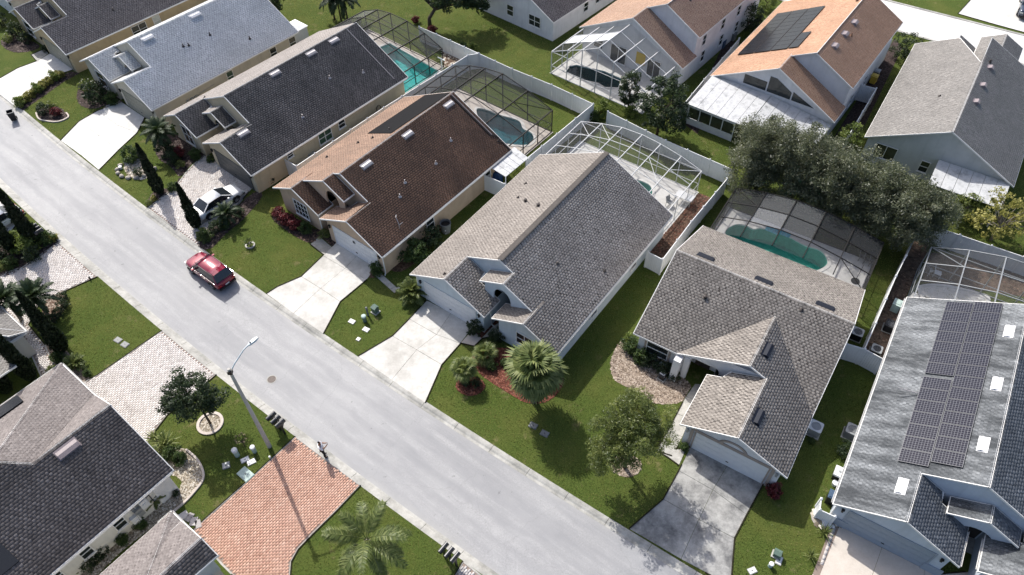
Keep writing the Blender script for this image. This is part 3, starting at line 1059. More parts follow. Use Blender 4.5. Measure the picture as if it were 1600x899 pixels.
bsq = [back(-60, 0.0), back(60, 0.0), back(60, 6.4), back(-60, 6.4)]
mb = MB()
mb.add([(x, y, 0.010) for x, y in bsq], [(0, 1, 2, 3)])
struct(obj('back_street', mb, 'pale_concrete'))
NOGRASS.append(bsq)
ke = sempty('kerb')
for t0 in (0.0, 6.4):
    for k in range(20):
        mb = MB()
        a_, b_ = back(-20 + k * 3 + 0.012, t0), back(-20 + k * 3 + 2.988, t0)
        mb.bar((a_[0], a_[1], 0.03), (b_[0], b_[1], 0.03), 0.3, 0.06)
        obj('kerb_section', mb, 'kerb_concrete', ke)
slabs('driveway', [[(55.19, 82.90), (52.38, 79.71), (55.96, 77.11), (60.36, 74.07), (64.60, 79.79), (63.25, 86.63), (58.91, 87.51)]], 'pale_concrete')
slabs('driveway', [[(44.63, 75.94), (42.75, 77.06), (40.73, 82.41), (38.77, 86.29), (42.82, 85.43), (44.53, 80.14), (46.26, 78.68)]], 'pale_concrete')

# ---- planting beds
MUL = {}
bed5 = bed('mulch_bed', [(-3.05, 31.60), (-2.66, 30.46), (-1.71, 29.46), (-0.89, 28.83), (-0.07, 28.23), (0.74, 27.69), (1.47, 27.53), (2.28, 27.63), (3.08, 28.20), (3.58, 29.06), (3.67, 29.88), (3.16, 30.96), (1.87, 31.90), (-0.04, 32.33), (-1.75, 32.35)], 'red_mulch', 'red_chip', 110, 0.045)
bed('mulch_bed', [(-2.00, 29.04), (-2.31, 28.47), (-3.04, 28.21), (-3.78, 28.49), (-4.13, 29.09), (-3.83, 29.69), (-3.09, 29.90), (-2.34, 29.61)], 'red_mulch', 'red_chip', 110, 0.045)
bed('mulch_bed', [(-2.92, 33.92), (-2.37, 33.31), (-1.60, 34.34), (-1.01, 34.89), (-1.71, 35.34), (-2.25, 34.90)], 'red_mulch', 'red_chip', 80, 0.04, False)
bed('mulch_bed', [(7.30, 31.26), (7.25, 29.79), (7.75, 29.12), (8.57, 28.62), (9.26, 28.08), (9.81, 27.55), (10.78, 27.38), (11.80, 27.53), (12.47, 28.31), (12.77, 29.07), (11.65, 30.19), (9.55, 32.22), (8.88, 33.12), (8.08, 32.83)], 'pale_mulch', 'bark_chip', 120, 0.06)
bed('mulch_bed', [(8.49, 22.67), (8.17, 22.12), (7.47, 21.86), (6.74, 22.14), (6.41, 22.74), (6.76, 23.25), (7.55, 23.43), (8.26, 23.24)], 'pale_mulch', 'bark_chip', 120, 0.06)
bed('mulch_bed', [(11.21, 23.73), (11.61, 24.11), (11.96, 24.10), (11.83, 23.82), (11.40, 23.58)], 'brown_mulch', 'bark_chip', 100, 0.05)
bed('mulch_bed', [(11.49, 42.19), (12.50, 41.38), (17.82, 48.71), (16.89, 49.31)], 'brown_mulch', 'red_chip', 22, 0.05, False)
st8 = bed('stone_bed', [(-24.02, 24.32), (-22.80, 24.31), (-22.14, 24.11), (-21.25, 23.39), (-20.64, 22.54), (-20.51, 21.90), (-20.81, 21.15), (-21.25, 20.36), (-22.07, 19.51), (-24.24, 17.23), (-25.86, 15.20), (-27.55, 15.59), (-25.20, 17.72), (-21.82, 21.33), (-23.01, 22.66)], 'river_stone', 'stone_chip', 150, 0.045, True)
bed('mulch_bed', [(-53.30, 73.60), (-55.13, 73.38), (-57.00, 74.71), (-57.66, 76.04), (-57.16, 77.39), (-55.07, 76.27), (-52.80, 74.64)], 'dark_mulch', 'dark_chip', 60, 0.07)
bed('mulch_bed', [(-50.32, 63.14), (-48.44, 68.33), (-47.25, 69.51), (-46.28, 69.13), (-47.34, 67.61), (-49.56, 62.59)], 'dark_mulch', 'dark_chip', 50, 0.07, False)
isl2 = bed('mulch_bed', [(-48.01, 62.14), (-47.95, 62.78), (-47.07, 63.20), (-46.11, 63.08), (-44.90, 61.98), (-44.52, 61.34), (-45.31, 60.73), (-46.94, 60.96)], 'dark_mulch', 'dark_chip', 60, 0.07)
bed('mulch_bed', [(-45.02, 65.05), (-43.82, 63.26), (-42.22, 62.80), (-40.89, 63.87), (-40.34, 64.98), (-43.16, 67.31), (-45.29, 67.57)], 'dark_mulch', 'dark_chip', 40, 0.07)
isl3 = bed('mulch_bed', [(-36.25, 53.57), (-36.17, 54.96), (-35.19, 55.13), (-33.96, 53.53), (-33.63, 52.08), (-34.49, 51.83), (-35.59, 52.65)], 'rock', 'stone_chip', 60, 0.09)
bed('mulch_bed', [(-34.32, 57.04), (-33.60, 55.11), (-31.80, 53.50), (-30.59, 52.22), (-30.02, 54.03), (-29.10, 55.33), (-30.83, 56.99), (-33.07, 58.70), (-34.17, 59.02)], 'dark_mulch', 'dark_chip', 40, 0.08)
bed('mulch_bed', [(-32.32, 48.12), (-32.44, 50.15), (-30.98, 50.73), (-30.56, 52.13), (-30.45, 50.90), (-31.08, 49.87)], 'dark_mulch', 'dark_chip', 40, 0.08)
bed('mulch_bed', [(-26.44, 43.18), (-27.00, 44.86), (-25.57, 45.94), (-24.16, 48.51), (-23.12, 50.02), (-22.43, 49.50), (-23.02, 47.51), (-23.78, 45.92), (-24.59, 44.68), (-25.37, 43.02)], 'dark_mulch', 'dark_chip', 60, 0.08)
bed('mulch_bed', [(-20.90, 46.51), (-20.75, 47.48), (-19.67, 47.14), (-16.98, 45.20), (-16.17, 45.66), (-16.41, 44.42), (-17.13, 43.52), (-19.25, 44.92)], 'dark_mulch', 'brown_chip', 60, 0.06)
bed('mulch_bed', [(-16.41, 44.42), (-15.85, 45.03), (-14.78, 43.79), (-15.16, 43.04)], 'dark_mulch', 'brown_chip', 60, 0.05, False)
bed('mulch_bed', [(-11.69, 39.83), (-10.63, 41.66), (-6.15, 47.29), (-5.54, 46.31), (-7.46, 41.92), (-9.11, 40.15), (-10.51, 40.52), (-11.14, 39.55)], 'brown_mulch', 'brown_chip', 30, 0.06)
bed('mulch_bed', [(-44.61, 46.18), (-42.47, 44.44), (-40.29, 43.81), (-38.57, 43.86), (-40.42, 41.02), (-41.89, 40.06), (-43.99, 42.37)], 'dark_mulch', 'dark_chip', 40, 0.08)
bed('mulch_bed', [(-37.10, 36.77), (-36.96, 37.95), (-36.17, 38.28), (-35.42, 37.40), (-35.27, 36.23), (-35.65, 35.16), (-36.37, 35.48)], 'brown_mulch', 'bark_chip', 60, 0.06)
bed('mulch_bed', [(-35.37, 33.02), (-33.80, 32.70), (-31.94, 30.94), (-30.92, 30.09), (-31.27, 29.54), (-32.97, 30.56), (-33.21, 30.23)], 'pale_mulch', 'bark_chip', 60, 0.05)
bed('mulch_bed', [(20.84, 18.44), (20.04, 18.74), (19.14, 19.59), (18.79, 18.87), (19.19, 18.29), (19.89, 18.36)], 'rock', 'stone_chip', 50, 0.12)
bed('bare_ground', [(26.27, 31.86), (27.26, 30.98), (31.22, 37.08), (35.37, 42.86), (34.30, 43.62)], 'bare_soil', 'brown_chip', 20, 0.06, False)
bed('bare_ground', [(34.96, 41.75), (33.00, 38.60), (42.29, 36.49), (43.74, 39.51)], 'bare_soil', 'brown_chip', 10, 0.06, False)
bed('mulch_bed', [(-7.37, 73.36), (-5.48, 74.11), (-3.99, 72.03), (-5.89, 70.31), (-7.12, 69.84)], 'brown_mulch', 'stone_chip', 40, 0.08)
bed('mulch_bed', [(17.22, 59.29), (18.22, 57.76), (25.47, 74.92), (25.02, 76.27)], 'dark_mulch', None, smooth=False)
bed('mulch_bed', [(30.98, 56.59), (32.24, 54.65), (43.40, 72.66), (43.23, 74.62)], 'dark_mulch', None, smooth=False)
def block_path(a, b, w, n):
    d = Vector((b[0] - a[0], b[1] - a[1]))
    nr = Vector((-d.y, d.x)).normalized() * w / 2
    q = []
    for k in range(n):
        p0, p1 = Vector(a) + d * (k / n), Vector(a) + d * ((k + 1) / n)
        q.append([tuple(p0 - nr), tuple(p1 - nr), tuple(p1 + nr), tuple(p0 + nr)])
    slabs('block_path', q, 'kerb_concrete', 0.05)


block_path((-10.97, 39.89), (-9.22, 38.02), 0.5, 5)
block_path((-9.17, 38.02), (-8.27, 39.44), 0.5, 4)
ring_edge('pink cast ring round the dark tree beside the red brick drive', (-21.08, 26.17), 0.92, 0.72)
bed('stone_bed', [((-21.08, 26.17)[0] + 0.74 * math.cos(k * .785), (-21.08, 26.17)[1] + 0.74 * math.sin(k * .785)) for k in range(8)], 'river_stone', 'stone_chip', 150, 0.045)
edge_curve('curved pink cast edging of the pebble bed beside the dark roof', [(-22.19, 24.16), (-21.26, 23.44), (-20.63, 22.59), (-20.47, 21.90), (-20.77, 21.14), (-21.25, 20.36), (-21.87, 19.64)])
edge_curve('pale kerb strip round the heart-shaped flower island', [(-48.01, 62.14), (-47.46, 61.28), (-46.77, 60.85), (-45.27, 60.62), (-44.46, 61.34), (-44.94, 62.09)])
ring_edge('small white ring round a dark plant on the lawn by the red car', (-22.13, 43.28), 0.42, 0.28, mat='kerb_concrete')


# ------------------------------------------------------------ houses
def scan(poly, t):
    xs = []
    n = len(poly)
    for i in range(n):
        (x0, y0), (x1, y1) = poly[i], poly[(i + 1) % n]
        if (y0 <= t) != (y1 <= t):
            xs.append(x0 + (x1 - x0) * (t - y0) / (y1 - y0))
    xs.sort()
    return [(xs[i], xs[i + 1]) for i in range(0, len(xs) - 1, 2)]


def slope(house, poly, c, mat, trim='trim_white', thick=0.13, tab=0.27, exp=0.19, th=(0.007, 0.018), con=0.22, duty=0.6):
    """one roof plane over a plan polygon; z = c0 + ca*a + cl*l; shingle tabs are laid in courses"""
    c0, ca, cl = c
    n = len(poly)
    zf = lambda a, l: c0 + ca * a + cl * l
    mb = MB()
    sg = 1 if sum(poly[i - 1][0] * poly[i][1] - poly[i][0] * poly[i - 1][1] for i in range(n)) > 0 else -1
    grown = []
    for i in range(n):
        p0, p1, p2 = Vector(poly[i - 1]), Vector(poly[i]), Vector(poly[(i + 1) % n])
        e0, e1 = (p1 - p0).normalized(), (p2 - p1).normalized()
        n0, n1 = Vector((e0.y, -e0.x)) * sg, Vector((e1.y, -e1.x)) * sg
        b_ = n0 + n1
        q_ = p1 + b_ * (0.05 / max(0.35, 1 + n0.dot(n1))) if b_.length > 1e-4 else p1
        grown.append((q_.x, q_.y))
    vs_ = [(a, l, zf(a, l)) for a, l in grown] + [(a, l, zf(a, l) - thick) for a, l in grown]
    mb.add(vs_, [tuple(range(n)), tuple(range(2 * n - 1, n - 1, -1))] + [(i, n + i, n + (i + 1) % n, (i + 1) % n) for i in range(n)])
    deck_o = obj('roof_slope', mb, trim, house)
    s = math.hypot(ca, cl)
    ux, uy = ca / s, cl / s          # uphill in plan
    wx, wy = -uy, ux                 # along the course
    loc = [(a * wx + l * wy, a * ux + l * uy) for a, l in poly]
    t0, t1 = min(p[1] for p in loc), max(p[1] for p in loc)
    dp = exp / math.sqrt(1 + s * s)
    nc = max(1, int(round((t1 - t0) / dp)))
    dp = (t1 - t0) / nc
    Bl, Br, Tl, Tr, tb, tt_, kd = [], [], [], [], [], [], []
    for k in range(nc):
        ta, tb_ = t0 + k * dp, t0 + (k + 1) * dp
        ia, ib = scan(loc, ta + 1e-3), scan(loc, tb_ - 1e-3)
        if len(ia) != len(ib):
            im = scan(loc, (ta + tb_) / 2)
            ia = ib = im
        for (a0, a1), (b0, b1) in zip(ia, ib):
            lo, hi = min(a0, b0), max(a1, b1)
            ph = (k % 2) * tab / 2 + random.uniform(-0.03, 0.03)
            g = np.arange(math.floor((lo - ph) / tab) * tab + ph, hi + tab, tab)
            jit = rng.uniform(-0.025, 0.025, len(g))
            g = np.stack([g + jit, g + jit + tab * duty * rng.uniform(0.9, 1.1, len(g))], 1).ravel()
            x0, x1 = g[:-1], g[1:]
            kind_ = np.arange(len(x0)) % 2
            ok = (x1 > lo) & (x0 < hi)
            x0, x1 = x0[ok], x1[ok]
            kd.append(kind_[ok])
            gap = 0.0
            Bl.append(np.clip(x0 + gap, a0, a1)); Br.append(np.clip(x1 - gap, a0, a1))
            Tl.append(np.clip(x0 + gap, b0, b1)); Tr.append(np.clip(x1 - gap, b0, b1))
            tb.append(np.full(len(x0), ta - (0.02 if k == 0 else 0))); tt_.append(np.full(len(x0), tb_))
    Bl, Br, Tl, Tr, tb, tt_, kd = [np.concatenate(q) for q in (Bl, Br, Tl, Tr, tb, tt_, kd)]
    m_ = len(Bl)
    h = np.where(kd == 0, rng.uniform(th[0] + 0.4 * (th[1] - th[0]), th[1], m_), rng.uniform(th[0] * 0.5, th[0], m_))

    def pt(x, t, dz):
        a = x * wx + t * ux
        l = x * wy + t * uy
        return np.stack([a, l, c0 + ca * a + cl * l + dz], 1)
    V = np.stack([pt(Bl, tb, h), pt(Br, tb, h), pt(Tr, tt_, 0.004), pt(Tl, tt_, 0.004), pt(Bl, tb, 0.002), pt(Br, tb, 0.002)], 1).reshape(-1, 3)
    fq = np.array([(0, 1, 2, 3), (4, 5, 1, 0)])
    F = (np.arange(m_)[:, None, None] * 6 + fq[None]).reshape(-1, 4)
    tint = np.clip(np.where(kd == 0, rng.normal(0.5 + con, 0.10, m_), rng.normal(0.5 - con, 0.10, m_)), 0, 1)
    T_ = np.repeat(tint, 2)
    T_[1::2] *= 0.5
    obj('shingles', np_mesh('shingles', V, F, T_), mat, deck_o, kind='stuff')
    return deck_o


def ridge(house, p, q, mat, w=0.15, drop=0.07):
    p, q = Vector(p), Vector(q)
    d = (q - p)
    L_ = d.length
    d.normalize()
    x = d.cross(Vector((0, 0, 1))).normalized()
    n = max(2, int(L_ / 0.2))
    mb = MB()
    for i in range(n):
        a = p + d * (L_ * i / n) + Vector((0, 0, 0.035))
        b = p + d * (L_ * (i + 1) / n + 0.02) + Vector((0, 0, 0.022))
        dn = Vector((0, 0, drop))
        t_ = min(1, max(0, random.gauss(0.5, 0.2)))
        mb.add([a - x * w - dn, a, a + x * w - dn, b - x * w - dn, b, b + x * w - dn], [(0, 1, 4, 3), (1, 2, 5, 4)], t_)
    return obj('ridge_cap', mb, mat, house, tint=True)


FACE = {'F': (0.0, (0, -1)), 'R': (math.pi / 2, (1, 0)), 'B': (math.pi, (0, 1)), 'L': (-math.pi / 2, (-1, 0))}


def window(house, face, a, l, z, wd, ht, n=1, mid=True, frame='trim_white', glass='window_glass', surround=None, sw=0.12, grid=None):
    """window centred at (a,l), sill at z, on a wall facing F/R/B/L"""
    rz = FACE[face][0]
    mb = MB()
    f = 0.055
    y0, y1 = -0.055, 0.01
    mb.box(-wd / 2, y0, 0, -wd / 2 + f, y1, ht)
    mb.box(wd / 2 - f, y0, 0, wd / 2, y1, ht)
    mb.box(-wd / 2 + f, y0, 0, wd / 2 - f, y1, f)
    mb.box(-wd / 2 + f, y0, ht - f, wd / 2 - f, y1, ht)
    for i in range(1, n):
        x = -wd / 2 + wd * i / n
        mb.box(x - f / 2, y0 + 0.004, f, x + f / 2, y1, ht - f)
    if mid:
        mb.box(-wd / 2 + f, y0 + 0.008, ht * 0.5 - f / 2, wd / 2 - f, y1, ht * 0.5 + f / 2)
    if grid:
        gx, gz = grid
        for i in range(1, gx):
            x = -wd / 2 + wd * i / gx
            mb.box(x - 0.018, y0 + 0.012, f, x + 0.018, y1, ht - f)
        for i in range(1, gz):
            zz = ht * i / gz
            mb.box(-wd / 2 + f, y0 + 0.014, zz - 0.018, wd / 2 - f, y1, zz + 0.018)
    w_ = obj('window', mb, frame, house, (a, l, z), rz)
    mb = MB()
    mb.box(-wd / 2 + 0.02, -0.012, 0.02, wd / 2 - 0.02, 0.005, ht - 0.02)
    obj('pane', mb, glass, w_)
    mb = MB()
    mb.box(-wd / 2 - 0.05, -0.10, -0.06, wd / 2 + 0.05, 0.0, -0.004)
    obj('sill', mb, surround or frame, w_)
    if surround:
        mb = MB()
        mb.box(-wd / 2 - sw, -0.045, -0.06 - sw * 0, -wd / 2 - 0.003, 0.002, ht + sw)
        mb.box(wd / 2 + 0.003, -0.045, -0.06, wd / 2 + sw, 0.002, ht + sw)
        mb.box(-wd / 2 - 0.003, -0.045, ht + 0.003, wd / 2 + 0.003, 0.002, ht + sw)
        mb.box(-wd / 2 - sw, -0.045, -0.06 - sw, wd / 2 + sw, 0.002, -0.063)
        obj('surround', mb, surround, w_)
    return w_


def garage_door(house, a, l, wd, mat, ht=2.1, surround=None, arch=False):
    t = MB()
    t.box(-wd / 2 - 0.09, -0.03, 0, -wd / 2, 0.02, ht + 0.09)
    t.box(wd / 2, -0.03, 0, wd / 2 + 0.09, 0.02, ht + 0.09)
    t.box(-wd / 2, -0.03, ht, wd / 2, 0.02, ht + 0.09)
    d = obj('garage_door', t, surround or mat, house, (a, l, 0))
    ph = ht / 4
    mb = MB()
    mb.box(-wd / 2 + 0.01, -0.012, 0.008, wd / 2 - 0.01, 0.02, ph - 0.008)
    for i in range(8):
        x0 = -wd / 2 + wd * (i + 0.12) / 8
        x1 = -wd / 2 + wd * (i + 0.88) / 8
        mb.box(x0, -0.024, 0.09, x1, -0.0125, ph - 0.09)
    me = mb.mesh('door_panel')
    for k in range(4):
        obj('door_panel', me, mat, d, (0, 0, 0.015 + k * ph))
    mb = MB()
    mb.box(-0.09, -0.055, 0.5, 0.09, -0.013, 0.54)
    obj('handle', mb, 'black_plastic', d)
    return d


def gable(house, pts, l, mat, face='F', t=0.06, name='gable_wall'):
    """vertical wall polygon in the (a,z) plane at given l"""
    mb = MB()
    n = len(pts)
    s_ = t if face == 'F' else -t
    vs_ = [(a, l, z) for a, z in pts] + [(a, l + s_, z) for a, z in pts]
    mb.add(vs_, [tuple(range(n)), tuple(range(2 * n - 1, n - 1, -1))] + [(i, n + i, n + (i + 1) % n, (i + 1) % n) for i in range(n)])
    return obj(name, mb, mat, house)


def arch_wall(house, a0, a1, zroof, l, ac, hw, zs, rise, mat, zb=0.0, t=0.12):
    """wall with an arched opening; zroof(a) is its top"""
    mb = MB()
    xs = [a0, ac - hw] + [ac + hw * math.cos(math.pi * (1 - k / 12)) for k in range(1, 12)] + [ac + hw, a1]
    zl = {}
    for yy in (l, l + t):
        for i in range(len(xs) - 1):
            xa_, xb_ = xs[i], xs[i + 1]

            def low(x, left):
                if x < ac - hw + 1e-6 and i == 0:
                    return zb
                if x > ac + hw - 1e-6 and i == len(xs) - 2:
                    return zb
                u = (x - ac) / hw
                return zs + rise * math.sqrt(max(0, 1 - u * u))
            mb.add([(xa_, yy, low(xa_, 1)), (xb_, yy, low(xb_, 0)), (xb_, yy, zroof(xb_)), (xa_, yy, zroof(xa_))], [(0, 1, 2, 3)])
    # reveal
    for i in range(1, len(xs) - 2):
        u0, u1 = (xs[i] - ac) / hw, (xs[i + 1] - ac) / hw
        z0 = zs + rise * math.sqrt(max(0, 1 - u0 * u0))
        z1 = zs + rise * math.sqrt(max(0, 1 - u1 * u1))
        mb.add([(xs[i], l, z0), (xs[i + 1], l, z1), (xs[i + 1], l + t, z1), (xs[i], l + t, z0)], [(0, 1, 2, 3)])
    for x in (ac - hw, ac + hw):
        mb.add([(x, l, zb), (x, l + t, zb), (x, l + t, zs), (x, l, zs)], [(0, 1, 2, 3)])
    return obj('entry_arch', mb, mat, house)


def walls(house, foot, mat, h=2.5, name='wall'):
    mb = MB()
    n = len(foot)
    vs_ = [(a, l, -0.05) for a, l in foot] + [(a, l, h) for a, l in foot]
    mb.add(vs_, [(i, (i + 1) % n, n + (i + 1) % n, n + i) for i in range(n)])
    return obj(name, mb, mat, house)


def gutter(house, p, q, mat='trim_white', w=0.12):
    p, q = Vector(p), Vector(q)
    d = (q - p).normalized()
    x = d.cross(Vector((0, 0, 1))) * w / 2
    mb = MB()
    zz = Vector((0, 0, 0.11))
    for s_ in (-1, 1):
        mb.add([p + x * s_ - x * .12 * s_, q + x * s_ - x * .12 * s_, q + x * s_ - x * .12 * s_ + zz, p + x * s_ - x * .12 * s_ + zz], [(0, 1, 2, 3)])
        mb.add([p + x * s_, q + x * s_, q + x * s_ + zz, p + x * s_ + zz], [(0, 1, 2, 3)])
        mb.add([p + x * s_ + zz, q + x * s_ + zz, q + x * s_ * .88 + zz, p + x * s_ * .88 + zz], [(0, 1, 2, 3)])
    mb.add([p - x, q - x, q + x, p + x], [(0, 1, 2, 3)])
    return obj('gutter', mb, mat, house)


def downspout(house, a, l, dirn=(0, -1), mat='trim_white', ztop=2.5):
    mb = MB()
    mb.bar((a + dirn[0] * 0.3, l + dirn[1] * 0.3, ztop), (a + dirn[0] * 0.05, l + dirn[1] * 0.05, ztop - 0.25), 0.07)
    mb.bar((a + dirn[0] * 0.05, l + dirn[1] * 0.05, ztop - 0.25), (a + dirn[0] * 0.05, l + dirn[1] * 0.05, 0.2), 0.07)
    mb.bar((a + dirn[0] * 0.05, l + dirn[1] * 0.05, 0.22), (a + dirn[0] * 0.35, l + dirn[1] * 0.35, 0.08), 0.07)
    return obj('downspout', mb, mat, house)


def on_plane(c, a, l, dz=0.02):
    return (a, l, c[0] + c[1] * a + c[2] * l + dz)


def place_on(o, c, a, l, dz=0.03, turn=0.0):
    """set an object on a roof plane, its z along the plane normal"""
    n = Vector((-c[1], -c[2], 1)).normalized()
    upv = Vector((c[1], c[2], c[1] ** 2 + c[2] ** 2)).normalized()
    xv = upv.cross(n)
    mm = Matrix((xv, upv, n)).transposed().to_4x4()
    mm = mm @ Matrix.Rotation(turn, 4, 'Z')
    o.matrix_local = Matrix.Translation(Vector(on_plane(c, a, l, 0)) + n * dz) @ mm
    return o


def roof_vent(house, c, a, l, mat, wd=1.0, dp=0.4, ht=0.12, name='roof_vent'):
    """long low box vent with a sloped hood"""
    mb = MB()
    x = wd / 2
    vs_ = [(-x, -dp / 2, 0.02), (x, -dp / 2, 0.02), (x, dp / 2, 0.0), (-x, dp / 2, 0.0), (-x, -dp / 2, ht), (x, -dp / 2, ht), (x, dp / 2 - 0.03, 0.03), (-x, dp / 2 - 0.03, 0.03), (-x, 0, ht + 0.03), (x, 0, ht + 0.03)]
    mb.add(vs_, [(0, 3, 2, 1), (0, 1, 5, 4), (4, 5, 9, 8), (8, 9, 6, 7), (2, 3, 7, 6), (0, 4, 8, 7, 3), (1, 2, 6, 9, 5)])
    mb.box(-x - 0.06, -dp / 2 - 0.05, 0, x + 0.06, dp / 2 + 0.12, 0.012)
    return place_on(obj(name, mb, mat, house), c, a, l)


def pipe_vent(house, c, a, l, mat='vent_silver', h=0.35, r=0.05, name='vent_pipe'):
    mb = MB()
    z = c[0] + c[1] * a + c[2] * l
    mb.lathe([(r, 0), (r, h), (r * 0.7, h)], 9)
    mb.lathe([(0.17, -0.02), (r + 0.01, 0.12), (r, 0.13)], 9)
    return obj(name, mb, mat, house, (a, l, z))


def cap_vent(house, c, a, l, mat='vent_mauve'):
    mb = MB()
    mb.box(-0.13, -0.13, 0, 0.13, 0.13, 0.02)
    mb.lathe([(0.09, 0), (0.09, 0.16)], 9)
    mb.lathe([(0.15, 0.15), (0.13, 0.22), (0.04, 0.25), (0, 0.25)], 9)
    z = c[0] + c[1] * a + c[2] * l
    return obj('vent_cap', mb, mat, house, (a, l, z + 0.02))


def solar(house, c, a, l, wa, wl, mat='solar_cells', frame='panel_frame', dz=0.12, name='solar_panel'):
    """panel centred on the plane; wa across the slope gradient axis 'a', wl along l"""
    mb = MB()
    f = 0.025
    x, y = wl / 2 - 0.008, wa / 2 - 0.008
    mb.box(-x, -y, -0.035, x, -y + f, 0.004)
    mb.box(-x, y - f, -0.035, x, y, 0.004)
    mb.box(-x, -y + f, -0.035, -x + f, y - f, 0.004)
    mb.box(x - f, -y + f, -0.035, x, y - f, 0.004)
    key = ('solframe', name, round(wa, 3), round(wl, 3))
    if key not in CACHE:
        CACHE[key] = mb.mesh('panel_frame')
        me = bpy.data.meshes.new('cells')
        me.from_pydata([(-x + f, -y + f, 0), (x - f, -y + f, 0), (x - f, y - f, 0), (-x + f, y - f, 0), (-x + f, -y + f, -0.03), (x - f, -y + f, -0.03), (x - f, y - f, -0.03), (-x + f, y - f, -0.03)], [], [(0, 1, 2, 3), (7, 6, 5, 4)])
        uv = me.uv_layers.new(name='UVMap')
        for i, (u, v) in enumerate(((0, 0), (0, 1), (1, 1), (1, 0))):
            uv.data[i].uv = (u, v)
        CACHE[key + (1,)] = me
    o = place_on(obj(name, CACHE[key], frame, house), c, a, l, dz)
    obj('cells', CACHE[key + (1,)], mat, o)
    return o


CACHE = {}


def house_at(name, label, org, azd, shift=0.0, cat='house'):
    z_ = R(azd)
    return thing(name, label, cat, (org[0] + shift * math.cos(z_), org[1] - shift * math.sin(z_), 0), -z_)


def footprint(o, foot):
    m_ = Matrix.Translation(o.location) @ Matrix.Rotation(o.rotation_euler.z, 4, 'Z')
    NOGRASS.append([tuple((m_ @ Vector((a, l, 0)))[:2]) for a, l in foot])


